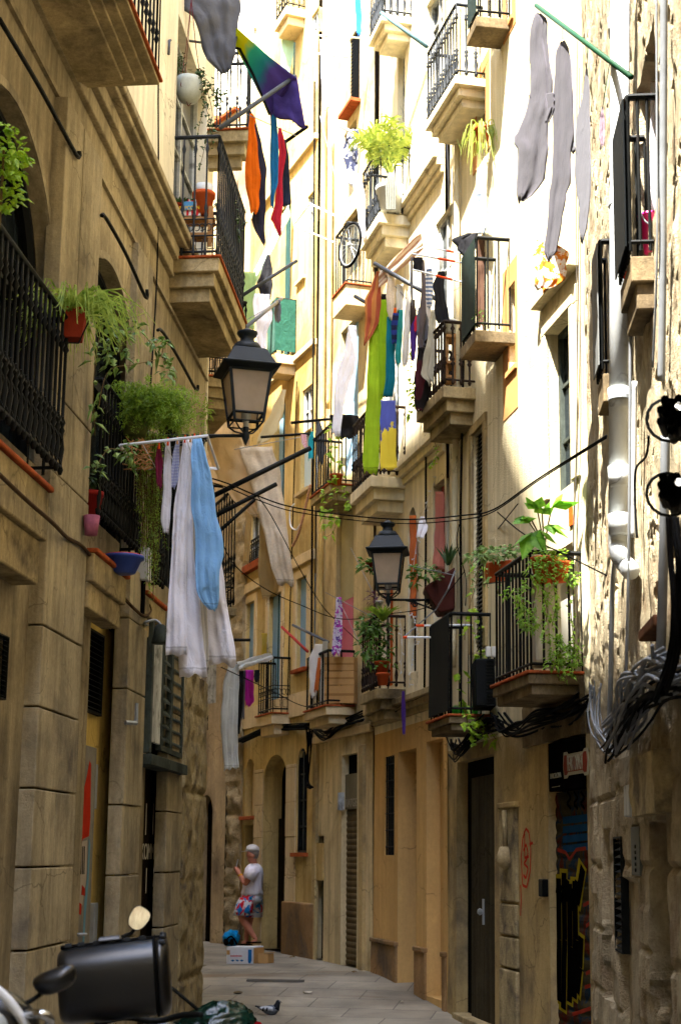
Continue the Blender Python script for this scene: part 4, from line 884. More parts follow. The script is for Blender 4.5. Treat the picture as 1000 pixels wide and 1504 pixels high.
def lantern(name, label, at, k, yaw, wall_pt, scroll_side):
    """four sided street lantern on a wrought iron arm; at = arm level under the lantern, k = metres per unit"""
    t = thing(name, label, 'street lamp', wall_pt, 'street lamps on iron wall brackets'); at = V(at); r2 = math.sqrt(2); rot = PI / 4 + yaw
    def ring(h, z): return [at + V((h * r2 * k * math.cos(rot + PI / 2 * i), h * r2 * k * math.sin(rot + PI / 2 * i), z * k)) for i in range(4)]
    m = MB(); m.lathe([(30 * r2 * k, 92 * k), (42 * r2 * k, 98 * k), (42.5 * r2 * k, 100.5 * k), (36 * r2 * k, 103 * k), (24 * r2 * k, 127 * k), (22 * r2 * k, 128 * k)], at, 4, rot)
    rf = m.build('roof', m_lamp, t, bevel=.006)
    m = MB(); m.lathe([(23 * k, 127 * k), (22 * k, 133 * k), (17 * k, 140 * k), (11 * k, 142 * k), (10 * k, 149 * k), (13 * k, 152 * k), (15.5 * k, 156 * k), (15 * k, 158 * k), (9 * k, 160 * k), (5 * k, 163 * k), (2 * k, 165 * k)], at, 20); m.build('chimney', m_lamp, rf, smooth=True)
    m = MB(); A, B, D_ = ring(22, 29), ring(30, 92), ring(21, 17)
    for i in range(4):
        m.tube([D_[i], A[i], B[i]], [2.0 * k, 2.5 * k, 2.5 * k], 5); m.tube([A[i], A[(i + 1) % 4]], 2.4 * k, 5); m.tube([B[i], B[(i + 1) % 4]], 2.4 * k, 5); m.tube([D_[i], D_[(i + 1) % 4]], 1.2 * k, 5)
        m.tube([D_[i], at + (D_[i] - at) * .62 + V((0, 0, -2 * k)), at + V((0, 0, 2 * k))], 1.3 * k, 5)
    m.build('frame', m_lamp, t)
    for i in range(4):
        a, b, c, d = [x.lerp(at + V((0, 0, x.z - at.z)), .03) for x in (A[i], A[(i + 1) % 4], B[(i + 1) % 4], B[i])]
        g = MB(); nrm = (b - a).cross(d - a).normalized() * .003; g.hexa([a, b, b + nrm, a + nrm, d, c, c + nrm, d + nrm]); g.build('glass_pane', m_lg, t)
    m = MB(); m.lathe([(3.5 * k, 12 * k), (4 * k, 20 * k), (7 * k, 26 * k), (7.5 * k, 40 * k), (3 * k, 52 * k)], at, 12); m.build('bulb_holder', m_shutp, t, smooth=True)
    wp = V(wall_pt); m = MB(); m.tube([wp, at], 2.6 * k, 8); m.lathe([(1 * k, -14 * k), (3 * k, -9 * k), (5.5 * k, -3 * k), (5.5 * k, 3 * k), (4 * k, 8 * k), (5 * k, 12 * k), (2 * k, 14 * k)], at, 10)
    d = (wp - at); L = d.length; d.normalize(); ar = m.build('bracket_arm', m_lamp, t, smooth=True)
    m = MB(); Z_ = V((0, 0, 1))
    def spiral(c, r0, turns, sgn, n=26): return [c + d * (sgn * r0 * (1 - .8 * i / n) * math.cos(turns * 2 * PI * i / n)) + Z_ * (r0 * (1 - .8 * i / n) * math.sin(turns * 2 * PI * i / n)) for i in range(n + 1)]
    p1 = wp - d * .12 * L - Z_ * 17 * k
    m.tube(spiral(wp - d * .2 * L - Z_ * 14 * k, 11 * k, 1.7, 1), 2.0 * k, 5); m.tube(spiral(wp - d * .58 * L - Z_ * 9 * k, 7 * k, 1.6, -1), 1.6 * k, 5)
    m.tube([wp - Z_ * 30 * k, wp - d * .15 * L - Z_ * 26 * k, wp - d * .38 * L - Z_ * 14 * k, wp - d * .6 * L - Z_ * 4 * k, wp - d * .72 * L - Z_ * 1 * k], 2.0 * k, 5)
    m.tube(spiral(wp - d * .38 * L - Z_ * 7 * k, 5 * k, 1.4, 1), 1.3 * k, 5); m.build('bracket_scrolls', m_lamp, ar, smooth=True)
    m = MB(); m.tube([wp + Z_ * 8 * k, wp - Z_ * 34 * k], 4 * k, 6); m.build('wall_plate', m_lamp, ar); return t
YL1 = 12.0; a1 = U(361, 640, YL1); wl = WL.hit(205, 640); 
sL = (U(361, 640, YL1)); 
# the arm runs square to the wall: foot on the wall at the same depth
yb = YL1; xw = -2.715 + .0788 * yb
lantern('street_lamp', 'big dark street lamp in front of the left building, over the hung shirts', a1, YL1 / FPX * 1.06, .28, (xw + .02, yb, a1.z), 1)
YL2 = 15.05; a2 = U(570, 881, YL2); lantern('street_lamp', 'smaller dark street lamp on the right, reaching out beside the balcony with black ribbed sheet', a2, YL2 / FPX * .74, -.1, (U(662, 881, YL2).x, YL2 + .02, a2.z), -1)
# ================================================================ cables, pipes, poles
def smooth(pts, n=8):
    pts = [V(p) for p in pts]
    if len(pts) < 3: return pts
    out = []
    for i in range(len(pts) - 1):
        p0, p1, p2, p3 = pts[max(i - 1, 0)], pts[i], pts[i + 1], pts[min(i + 2, len(pts) - 1)]
        for k in range(n):
            t = k / n; out.append(.5 * ((2 * p1) + (p2 - p0) * t + (2 * p0 - 5 * p1 + 4 * p2 - p3) * t * t + (3 * p1 - p0 - 3 * p2 + p3) * t ** 3))
    return out + [pts[-1]]
def line(name, label, cat, pts, r, mat, group=None, n=5, k=8, sm=True):
    m = MB(); m.tube(smooth(pts, k) if sm else pts, r, n); o = m.build(name, mat, None, smooth=True); return tag(o, label, cat, group)
UP = lambda *a: [U(*p) for p in a]
WP = lambda W, o, *a: [W.hit(x, y, o) for x, y in a]
GC = 'cables strung across and along the facades'
main = ((160, 668, 11.7), (312, 703, 12.6), (375, 727, 13.2), (430, 745, 13.6), (520, 758, 14), (600, 763, 13.6), (680, 757, 12.6), (725, 748, 12), (790, 703, 10.8), (890, 640, 8.7))
line('cable', 'thick black cable sagging right across the lane below the big lamp', 'cable', UP(*main), .0075, m_cable, GC)
line('cable', 'second black cable running just under the thick one across the lane', 'cable', UP(*[(x, y + 6 - (3 if x > 700 else 0), d + .03) for x, y, d in main]), .0055, m_cable, GC)
line('cable', 'thin black cable dropping from the pole cluster past the lace curtain to the cardboard balcony', 'cable', UP((378, 728, 13.2), (400, 760, 14.5), (440, 835, 16.5), (470, 885, 18), (490, 908, 19), (540, 955, 18.2)), .0055, m_cable, GC)
line('cable', 'thin black cable drooping from the left ironwork to the small street lamp', 'cable', UP((322, 785, 13), (345, 830, 14), (390, 865, 15.5), (440, 888, 16.5), (500, 909, 17.2), (570, 902, 16), (640, 885, 15), (700, 815, 14.5), (760, 740, 12.5)), .0055, m_cable, GC)
line('cable', 'thin cable slanting from the cable knot down to the shop corner', 'cable', UP((730, 752, 12), (770, 785, 11.5), (830, 815, 10.5), (890, 845, 9)), .006, m_cable, GC)
line('cable', 'pair of dark wires slanting under the plastic sheet towards the cardboard balcony', 'cable', UP((325, 980, 15), (400, 1015, 18), (450, 1038, 20), (520, 1040, 19)), .006, m_cable, GC)
line('cable', 'black cable hanging straight down the cream render of the left house', 'cable', [WL.P(WL.S(x, y, .06), .06 + .0 * y, WL.Z(x, y, .06)) for x, y in ((237, -30), (233, 120), (233, 250), (231, 400))] + [WL.hit(222, 560, .2), WL.hit(217, 640, .25)], .008, m_cable, GC)
line('cable', 'brown cable clipped along the ledges and pilasters of the left building', 'cable', WP(WL, .24, (0, 697), (40, 735), (78, 768)) + WP(WL, .12, (100, 790), (125, 806), (160, 852)) + WP(WL, .13, (188, 884), (200, 896), (212, 905), (221, 898), (219, 888)), .014, M('brown_cable', '#4a3a2a', .7, .2, 10), GC)
line('cable', 'looped wire hanging under the ledge on the yellow infill wall', 'cable', WP(WL, -.1, (147, 893), (155, 905), (160, 922), (164, 926), (168, 915), (174, 908)), .0055, m_cable, GC)
line('cable', 'black riser cable up the corner between yellow and tan houses', 'cable', WP(WB, .05, (462, 120), (461, 400), (459, 700), (457, 1060)), .016, m_cable, GC)
line('cable', 'thinner black riser cable beside a window surround of the yellow house', 'cable', WP(WB, .03, (436, 560), (432, 700), (427, 860), (422, 1060)), .010, m_cable, GC)
line('cable', 'black riser cable up the peach building left of the brown planter', 'cable', WP(WD, .05, (625, 640), (625, 800), (623, 1010)), .013, m_cable, GC)
line('cable', 'black riser cable beside the closed grey shutter', 'cable', WP(WE, .04, (682, 420), (679, 600), (676, 760), (677, 900), (676, 1040)), .013, m_cable, GC)
line('cable', 'thin wire looping from the riser down to the grass balcony', 'cable', WP(WE, .06, (674, 770), (671, 800), (684, 850), (683, 890)), .0055, m_cable, GC)
for k, (a, b) in enumerate(((846, 842), (849, 841), (852, 847))): line('cable', ['dark wire down the cream wall edge, nearest to the window', 'dark wire down the cream wall edge, middle one of three', 'dark wire down the cream wall edge, nearest to the downpipe'][k], 'cable', WP(WE, .03, (a + 1, 60 + 40 * k), (a, 350), (b + 5, 640), (b, 800), (b + 2, 1000 - 10 * k)), .004, M('faded_wire', '#4a443c', .7, .2, 10, 0), GC)
line('cable', 'white cord hanging in front of the upper ornate grey balcony', 'cord', UP((653, -10, 15.6), (654, 150, 15.6), (658, 260, 15.6), (659, 330, 15.6)), .008, m_alu, GC)
line('cable', 'grey conduit running up the rubble wall beside the downpipe bend', 'conduit', WP(WF, .05, (908, 780), (899, 860), (896, 1000), (893, 1085)), .017, m_cableg, GC)
line('cable', 'thin grey conduit further right on the rubble wall', 'conduit', WP(WF, .06, (925, 480), (924, 700), (921, 900), (916, 1075)), .010, m_cableg, GC)
line('cable', 'blue black wire kinked against the white conduit', 'cable', WP(WF, .07, (952, 640), (948, 670), (933, 690), (932, 740), (935, 790)), .007, m_cable, GC)
line('cable', 'white conduit to the right of the downpipe', 'conduit', WP(WF, .05, (931, 560), (930, 680), (929, 790)), .016, m_pvc, GC)
line('cable', 'thick grey tube rising past the pink bucket', 'conduit', WP(WF, .05, (974, -20), (973, 200), (972, 420), (970, 560)), .02, m_cableg, GC)
line('cable', 'thin steel tube rising just left of the thick grey tube', 'conduit', WP(WF, .08, (963, -20), (964, 200), (964, 380), (958, 540)), .006, m_cableg, GC)
line('cable', 'grey tube at the right edge between the two hose bundles', 'conduit', WP(WF, .05, (976, 640), (974, 780), (971, 900), (968, 990)), .025, m_cableg, GC)
for k in range(7):
    x = 987 + (k % 4) * 5; line('cable', ['black hanging cable at the right edge, %s' % w for w in ('outermost', 'kinked', 'straight one', 'bowed out', 'short one', 'behind the others', 'looped low')][k], 'cable', WP(WF, .15 + .02 * (k % 3), (x - 8, 760), (x - 2 + 4 * math.sin(k), 820), (x + 3 * math.cos(k * 2), 890), (x - 6, 960), (x - 12 - 4 * k, 1000 + 6 * k)), .008, m_cable, GC)
# heavy tangles: each is one lashed bundle
def bundle(name, label, base, n, r, jit, mat, seed, group='lashed cable bundles on the facades'):
    rr = random.Random(seed); m = MB()
    for k in range(n):
        off = V((rr.uniform(-1, 1), rr.uniform(-.5, .5), rr.uniform(-1, 1))) * jit
        m.tube(smooth([V(p) + off + V((rr.uniform(-1, 1), rr.uniform(-1, 1), rr.uniform(-1, 1))) * jit * .55 for p in base], 6), r * rr.uniform(.6, 1.2), 5)
    return tag(m.build(name, mat, None, smooth=True), label, 'cables', group)
bundle('cable_bundle', 'thick grey cable bundle swooping along the rubble wall', WP(WF, .12, (905, 1085), (918, 1050), (935, 1010), (955, 1000), (972, 985), (990, 975)), 20, .009, .07, m_cableg, 1)
bundle('cable_bundle', 'black cable bundle under the thick grey one on the rubble wall', WP(WF, .08, (898, 1100), (915, 1070), (935, 1035), (960, 1015), (995, 1000)), 16, .009, .07, m_cable, 2)
bundle('cable_bundle', 'pale loose cable ends hanging at the shop corner', WP(WF, .08, (872, 1008), (872, 1040), (877, 1075), (890, 1095), (897, 1105)), 11, .006, .04, m_cableg, 3)
bundle('cable_bundle', 'dark cable tangle under the plant balcony over the stone pier', WP(WE, .08, (732, 1055), (745, 1075), (765, 1072), (790, 1058), (830, 1050), (860, 1030)), 12, .012, .06, m_cable, 4)
bundle('cable_bundle', 'dark cable tangle under the grass balcony above the plank door', WP(WE, .1, (664, 1095), (672, 1108), (690, 1090), (705, 1075), (722, 1062)), 10, .012, .06, m_cable, 5)
bundle('cable_bundle', 'dusty cable bundle along the front of the yellow house above its arches', WP(WB, .08, (352, 1090), (390, 1072), (425, 1070), (455, 1068)), 8, .018, .05, m_cable, 6)
bundle('cable_bundle', 'dusty cable bundle along the tan house under the cardboard balcony', WP(WC_, .08, (462, 1068), (480, 1080), (500, 1066), (535, 1052)), 7, .014, .05, m_cable, 7)
bundle('cable_bundle', 'cable bundle sagging below the cornice of the peach building', WP(WD, .06, (548, 1052), (580, 1045), (620, 1025), (655, 1008)), 5, .010, .03, m_cable, 8)
bundle('cable_bundle', 'black vertical cable bundle down to the arched window', WP(WB, .07, (455, 1070), (454, 1110), (453, 1145), (458, 1155)), 6, .014, .04, m_cable, 9)
for lab, cy, cx in (('upper cluster of cut black hose ends at the right edge', 612, 985), ('lower cluster of cut black hose ends at the right edge', 722, 985)):
    t = thing('hose_bundle', lab, 'hoses', WF.hit(cx, cy, .1), 'bundles of black corrugated hose'); rr = random.Random(cy); c = WF.hit(cx, cy, .1)
    for k in range(17):
        a = k * 2.4; rad = .019 * math.sqrt(k) ; e = c + V((math.cos(a) * rad, -.03 - rr.uniform(0, .05), math.sin(a) * rad)); b_ = c + V((math.cos(a) * rad * .8 + .1, .35, math.sin(a) * rad * .8 + .05))
        m = MB(); m.tube([b_, e.lerp(b_, .3), e], .019, 9, cap=False); m.tube([e + V((0, -.001, 0)), e.lerp(b_, .02)], [.021, .021], 9, cap=False); h = m.build('hose', m_cable, t, smooth=True)
        if k == 3: m = MB(); m.lathe([(.019, 0), (.019, .01)], e + V((0, -.002, 0)), 10, axes=(V((1, 0, 0)), V((0, 0, 1)), V((0, -1, 0)))); m.build('white_cap', m_alu, h)
    m = MB(); m.tube([c + V((math.cos(u) * .1, .05, math.sin(u) * .1)) for u in [PI * 2 * i / 16 for i in range(17)]], .008, 5); m.build('strap', m_iron, t)
# downpipe with sockets and a bend
t = thing('downpipe', 'wide pale grey plastic downpipe with a bend at its foot on the rubble wall', 'drainpipe', WF.hit(907, 830, .1))
pt_ = WP(WF, .09, (911, -60), (909, 400), (907, 770)); m = MB(); m.tube(pt_, .058, 16); pipe = m.build('pipe', m_pvc, t, smooth=True)
for y in (40, 585, 700, 770): p = WF.hit(908.5, y, .09); m = MB(); m.tube([p - V((0, 0, .06)), p + V((0, 0, .06))], .064, 16); m.build('socket', m_pvc, pipe, smooth=True)
for y in (300, 585): p = WF.hit(909, y, .09); m = MB(); m.tube([p - V((0, 0, .012)), p + V((0, 0, .012))], .068, 14); m.build('clamp', m_steel, pipe)
m = MB(); m.tube(smooth(WP(WF, .09, (907, 770), (906.5, 800), (910, 818)) + WP(WF, .05, (917, 828), (925, 838)), 5), .055, 14); m.build('bend', m_pvc, t, smooth=True)
line('downpipe', 'slim old downpipe painted like the render between the peach and cream buildings', 'drainpipe', WP(WE, .05, (671, 0), (670, 500), (664, 980)), .035, m_ecol, n=10)
line('downpipe', 'ochre downpipe between the yellow and tan houses', 'drainpipe', WP(WC_, .06, (476, 150), (474, 500), (470, 1030)), .04, m_ycol, n=10)
line('downpipe', 'second slim ochre downpipe right of the corner', 'drainpipe', WP(WC_, .06, (486, 200), (485, 430), (482, 600)), .03, m_ycol, n=10)
# iron rods on the left facade
GR = 'iron awning rods on the left facade'
for lab, pts in (('black iron rod slanting down beside the first arch', ((0, 28), (60, 130), (112, 226), (117, 222))), ('black iron rod slanting below the cornice', ((150, 317), (156, 320), (185, 372), (214, 436), (216, 425))), ('black iron rod behind the fern on the left wall', ((232, 485), (240, 488), (265, 530), (288, 572), (291, 566)))):
    line('iron_rod', lab, 'rod', WP(WL, .12, *pts), .016, m_iron, GR, k=4)
# clothes poles
GP = 'clothes poles leaning out of the balconies'
Y5 = WL.P(s5n, .5, 0).y; Y5f = WL.P(s5f, .5, 0).y
def pole(lab, a, b, r, mat, **k): return line('clothes_pole', lab, 'pole', [U(*a), U(*b)], r, mat, GP, n=8, sm=False, **k)
m_pole = M('grey_pole_paint', '#4a4e53', .5, .15, 8, spec=.15)
pole('grey pole holding the rainbow cloth, tied to the upper left balcony', (323, 188, Y5), (434, 112, Y5 + .3), .024, m_pole)
pole('short dark pole at the lower tip of the rainbow cloth', (400, 222, Y5f), (451, 186, Y5f - .6), .02, m_iron)
pole('long grey pole at the foot of the upper left balcony', (356, 434, Y5f), (436, 383, Y5f + .2), .02, m_pole)
pole('grey pole in front of the green net balcony', (361, 481, 16.5), (414, 438, 20), .025, m_pole)
pole('thick black pole crossing in front of the lace curtain', (312, 729, 13.6), (456, 658, 13.8), .026, m_iron)
pole('black pole below the thick one, wrapped with wire', (312, 760, 13.4), (406, 711, 13.6), .022, m_iron)
pole('lower black pole beside the ironwork', (318, 784, 13.4), (374, 734, 13.6), .018, m_iron)
pole('short black rod sticking out past the white trousers', (335, 940, 14.5), (368, 940, 14.5), .016, m_iron)
pole('brown rod at the awning door of the yellow house', (384, 642, 21.5), (452, 637, 20.9), .022, m_iron)
pole('dark rod holding the little teal shorts and the black net', (428, 621, 19.6), (520, 612, 19.2), .022, m_iron)
pole('red taped pole at the cardboard balcony', (414, 921, 20), (452, 957, 19.4), .02, M('red_tape', '#a23a32', .6, .15, 20))
pole('grey pole with pink tape beside the red one', (430, 918, 20), (482, 943, 19.3), .02, m_pole)
pole('dark pole carrying the towels of the laundry balcony', (550, 387, 15.7), (645, 442, 15.0), .026, m_pole)
pole('short dark pole below the bicycle balcony', (521, 435, 16.4), (556, 455, 16.2), .024, m_pole)
pole('teal wrapped pole under the top balcony', (560, 19, 16.4), (627, 69, 15.9), .026, M('teal_wrapped_pole', '#4f6a6e', .6, .2, 30))
pole('grey pole at the palm balcony', (500, 185, 17.4), (550, 213, 16.9), .022, m_steel)
a_, b_ = (787, 8), (926, 112); YF = WF.P(sN, .14, 0).y
pole('long green taped pole with the grey shirts', (787, 8, YF + 2.3), (926, 113, YF), .017, M('green_tape', '#07361c', .6, .12, 20, spec=.1))
pole('pale rod of the window drying rack on the tan house, upper', (468, 52, 18.5), (530, 56, 18.3), .012, m_alu)
pole('pale rod of the window drying rack on the tan house, lower', (467, 79, 18.5), (512, 84, 18.3), .012, m_alu)
t = thing('drying_rack', 'pale folding drying rack reaching out from the bicycle balcony', 'drying rack', U(490, 355, 17.6), 'fold-out drying racks')
m = MB(); m.tube(UP((503, 322, 17.2), (455, 299, 18), (432, 331, 18.4), (490, 356, 17.6)), .012, 5); m.build('rack_frame', m_alu, t)
t = thing('drying_rack', 'white and orange rod rack at the black board balcony', 'drying rack', U(690, 388, 14.2), 'fold-out drying racks')
for pts in (((606, 373, 14.6), (690, 388, 14.2)), ((606, 396, 14.6), (684, 416, 14.2)), ((640, 365, 14.6), (676, 372, 14.2))): m = MB(); m.tube(UP(*pts), .011, 6); r_ = m.build('rod', m_alu, t); m = MB(); p, q = UP(*pts); m.tube([p.lerp(q, .45), p.lerp(q, .75)], .014, 6); m.build('orange_sleeve', M('orange_plastic', '#d2491c', .5, .05, 5), r_)
t = thing('drying_rack', 'white and orange rod rack beside the black ribbed sheet balcony', 'drying rack', U(660, 918, 14.6), 'fold-out drying racks')
for pts in (((611, 919, 14.6), (693, 918, 14.3)), ((592, 936, 14.5), (632, 936, 14.4))): m = MB(); m.tube(UP(*pts), .011, 6); r_ = m.build('rod', m_alu, t); p, q = UP(*pts); m = MB(); m.tube([p, p.lerp(q, .15)], .015, 6); m.build('orange_sleeve', MC['orange_plastic'], r_)
m = MB(); m.tube(UP((592, 936, 14.5), (612, 919, 14.6), (640, 895, 14.5), (658, 865, 14.3), (668, 838, 14.3)), .008, 5); m.build('cord', m_cableg, t)
t = thing('drying_rack', 'white tube rack with hung shirts at the fern balcony', 'drying rack', U(200, 660, 10.6), 'fold-out drying racks')
m = MB(); m.tube(UP((177, 654, 10.35), (305, 640, 10.25), (321, 688, 11.05), (306, 688, 11.05)), .012, 7); m.tube(UP((177, 654, 10.35), (199, 688, 11.0), (228, 688, 11.0)), .012, 7)
for f in (.25, .5, .75): m.tube([U(177 + 128 * f, 654 - 14 * f, 10.3), U(199 + 122 * f, 688, 11.0)], .004, 4)
m.build('rack_frame', m_alu, t)
m = MB(); rr = random.Random(4)
t2 = thing('peg_basket', 'basket of wooden clothes pegs under the white tube rack', 'peg basket', U(205, 672, 10.7))
for k in range(70): p = U(rr.uniform(186, 220), rr.uniform(645, 690), rr.uniform(10.55, 10.75)); d = V((rr.uniform(-1, 1), rr.uniform(-.6, .6), rr.uniform(-.3, 1))).normalized() * .035; m.tube([p - d, p + d], .005, 4)
m.build('clothes_pegs', M('peg_wood', '#b98a5c', .7, .25, 20), t2)
t = thing('awning_arm', 'black folding arm bent over the rainbow cloth', 'awning arm', U(345, 70, Y5 + .4)); m = MB(); m.tube(UP((343, 70, Y5 + .4), (352, 72, Y5 + .4), (372, 110, Y5 + .4), (396, 168, Y5 + .4)), .016, 6); m.build('arm_tube', m_iron, t)
line('hook_bar', 'grey hooked bar on the wall above the hanging plant bowl', 'bar', WP(WL, .05, (248, 80), (249, 60)) + UP((256, 57, Y5 + .6), (300, 63, Y5 + .7)), .014, m_pole, n=7, sm=False)
line('closed_parasol', 'thin orange and white folded rod rack hanging on the yellow house', 'rod', WP(WB, .3, (456, 712), (447, 752), (438, 785), (430, 802)), .02, M('orange_white_rod', '#c99a7a', .6, .3, 40), n=7)
line('cable', 'white cable loop dangling on the yellow house front', 'cable', WP(WB, .2, (432, 740), (426, 750), (427, 772), (435, 778), (441, 770)), .012, m_alu, GC)
# ================================================================ washing
def cloth(name, label, cat, Y, rows, mat, folds=4, amp=.02, group='washing hung out to dry', tilt=0, nu=18, nv=26, seed=None, th=.004, hem=.012, W=None, o=0, lim=.30):
    """a hung cloth: outline rows (y, left, right) as seen, draped with folds that deepen downwards, at its own depth and thickness"""
    rr = random.Random(seed if seed is not None else hash(label) % 9999 if False else sum(map(ord, label))); m = MB(); m.uv = []; vs = []
    ys = [r[0] for r in rows]; ph = rr.uniform(0, 6); sx = rr.uniform(0, 99)
    def at(y):
        for a, b in zip(rows, rows[1:]):
            if a[0] <= y <= b[0]:
                t = (y - a[0]) / (b[0] - a[0]); t = t * t * (3 - 2 * t) * .5 + t * .5; return a[1] + (b[1] - a[1]) * t, a[2] + (b[2] - a[2]) * t
        return rows[-1][1:]
    wid = sum((U(r[2], r[0], Y or 14).x - U(r[1], r[0], Y or 14).x) for r in rows) / len(rows); amp = min(amp * 1.25, lim * wid / max(1, folds) ** .5)
    xc = sum((r[1] + r[2]) / 2 for r in rows) / len(rows)
    for j in range(nv + 1):
        v = j / nv; y = ys[0] + (ys[-1] - ys[0]) * v; l, r = at(y)
        for i in range(nu + 1):
            u = i / nu; ew = (r - l) * .09; x = l + ew * noise.noise(V((v * 5, sx, 1))) + (r - l + ew * (noise.noise(V((v * 5, sx, 7))) - noise.noise(V((v * 5, sx, 1))))) * u; p3 = V((x * .02 + sx, y * .012, seed or 0))
            yy = y + (hem * 800 * noise.noise(V((u * 3 + sx, 1, 0))) if j == nv else 0)
            if W is None: p = U(x, yy, Y + tilt * (x - xc)); nrm = V((0, -1, 0))
            else: p = W.hit(x, yy, o); nrm = W.n
            w_ = u + .16 * noise.noise(V((v * 1.6, sx, u * 1.5))); f = (.32 * math.sin(2 * PI * folds * .6 * w_ + ph) + .2 * math.sin(2 * PI * folds * 1.37 * w_ + ph * 2 + v)) * (.45 + .55 * v) + 1.2 * noise.noise(p3 * 1.7) + .75 * noise.noise(p3 * 4.3)
            vs.append(p + nrm * amp * f); m.uv.append((u, v))
    m.add(vs, [(j * (nu + 1) + i, j * (nu + 1) + i + 1, (j + 1) * (nu + 1) + i + 1, (j + 1) * (nu + 1) + i) for j in range(nv) for i in range(nu)])
    o_ = m.build(name, mat, None, smooth=True, solid=th, fixn=False); return tag(o_, label, cat, group)
c_white = cloth_mat('white_cotton', '#e4e3ea', .04, .3, .5); c_whit2 = cloth_mat('off_white_cotton', '#cfc9bc', .07); c_blue = cloth_mat('light_blue_cotton', '#86b6e0', .1, .3, .6)
c_grey = cloth_mat('grey_jersey', '#4b484e', .12, .25, .12); c_lgrey = cloth_mat('light_grey_jersey', '#626167', .1, .25, .15); c_dgrey = cloth_mat('dark_grey_cloth', '#5b5b5e', .1, .15)
c_black = cloth_mat('black_cloth', '#1b1b1e', .2, .05); c_orange = cloth_mat('orange_cloth', '#d9660f', .12); c_navy = cloth_mat('navy_denim', '#262b3a', .2, .1)
c_bluec = cloth_mat('deep_blue_cloth', '#1d5f8a', .15); c_red = cloth_mat('crimson_cloth', '#b8283a', .12); c_lime = cloth_mat('lime_towel', '#86a81a', .1); c_lime2 = cloth_mat('pale_lime_towel', '#9dbb26', .12)
c_teal = cloth_mat('teal_towel', '#156a78', .12); c_teal2 = cloth_mat('sea_green_towel', '#2a8078', .12); c_beige = cloth_mat('beige_curtain', '#b59a66', .1, .4); c_lace = cloth_mat('lace_curtain', '#ddd0ba', .06, .45, .35, 'lace', scale=26)
c_sheet = cloth_mat('plain_tan_sheet', '#d6bf98', .06, .4); c_plastic = cloth_mat('cloudy_plastic_sheet', '#d6d9d6', .1, .5, .6); c_mag = cloth_mat('magenta_cloth', '#b52a9c', .1); c_plaid = cloth_mat('pale_checked_cotton', '#cfd0de', .05, .25, .3, 'plaid', '#9aa0c8', None, 5)
c_rust = cloth_mat('rust_striped_towel', '#b5763f', .08, .2, .35, 'vstripes', '#9a4a30', None, .55); c_flor = cloth_mat('magenta_floral_scarf', '#cfc4cf', .05, .3, .3, 'floral', '#b03aa0', '#6a4a90', 16); c_oflor = cloth_mat('orange_floral_cloth', '#e3d8c8', .05, .3, .3, 'floral', '#c9772a', '#d9952f', 18)
c_pinkl = cloth_mat('soft_pink_curtain', '#cf8478', .06, .4); c_maroon = cloth_mat('maroon_cloth', '#8a2f50', .15); c_dye = cloth_mat('rainbow_dyed_cloth', '#2f8c93', .1, .4, .3, 'dye'); c_purple = cloth_mat('purple_cloth', '#4b2f78', .15); c_bb = cloth_mat('bright_blue_cloth', '#2f7fd8', .1); c_awn = cloth_mat('pale_green_awning', '#a9c3a4', .06, .35); c_awn2 = cloth_mat('cream_awning', '#cfc6a6', .05, .4, .3, 'vstripes', '#bdb591', None, 5); c_brownm = cloth_mat('brown_net', '#5f4638', .15, .4); c_ogr = cloth_mat('olive_grey_cloth', '#a8a28e', .08)
c_paint = cloth_mat('blue_and_yellow_painted_cloth', '#5860a8', .06, .2, .3, 'flames', '#e0c83f')
YR = 10.6
cloth('grey_cloth', 'big dark grey cloth bunched at the top, over the upper left balcony', 'cloth', Y5 + .35, [(-30, 238, 356), (0, 256, 353), (30, 285, 351), (60, 297, 350), (85, 303, 346), (100, 318, 341), (107, 326, 336)], c_dgrey, 5, .05)
m = MB(); m.uv = []
def quadcloth(name, label, cat, c4, Ys, mat, n=18, amp=.03):
    m = MB(); m.uv = []; vs = []; P4 = [U(x, y, d) for (x, y), d in zip(c4, Ys)]; sx = len(label)
    for j in range(n + 1):
        for i in range(n + 1):
            u, v = i / n, j / n; p = (P4[0] * (1 - u) + P4[1] * u) * (1 - v) + (P4[3] * (1 - u) + P4[2] * u) * v
            sag = 4 * u * (1 - u) * v * 0; p = p + V((0, -1, .3)) * amp * (math.sin(u * 9 + v * 3) * .6 + 1.2 * noise.noise(V((u * 3 + sx, v * 3, 0)))); vs.append(p); m.uv.append((u, v))
    m.add(vs, [(j * (n + 1) + i, j * (n + 1) + i + 1, (j + 1) * (n + 1) + i + 1, (j + 1) * (n + 1) + i) for j in range(n) for i in range(n)])
    return tag(m.build(name, mat, None, smooth=True, solid=.004, fixn=False), label, cat, 'washing hung out to dry')
quadcloth('rainbow_cloth', 'rainbow dyed cloth stretched from the grey pole, yellow to purple', 'cloth', ((344, 66), (348, 42), (436, 114), (398, 172)), (Y5 + .5, Y5 + .2, Y5 + .2, Y5 + .6), c_dye, 20, .03)
quadcloth('purple_cloth', 'purple tail end of the rainbow cloth hanging past the pole', 'cloth', ((398, 128), (436, 114), (449, 187), (402, 170)), (Y5 + .45, Y5 + .25, Y5 + .2, Y5 + .5), cloth_mat('violet_dyed_cloth', '#4d3f86', .2, .4), 16, .03)
cloth('orange_shirt', 'orange long sleeved shirt hung by its hem near the upper left balcony', 'shirt', Y5 + .7, [(167, 367, 371), (176, 366, 377), (184, 365, 374), (215, 363, 378), (245, 361, 380), (262, 360, 384), (276, 361, 383), (282, 363, 380), (300, 366, 381), (314, 368, 378)], c_orange, 3, .035)
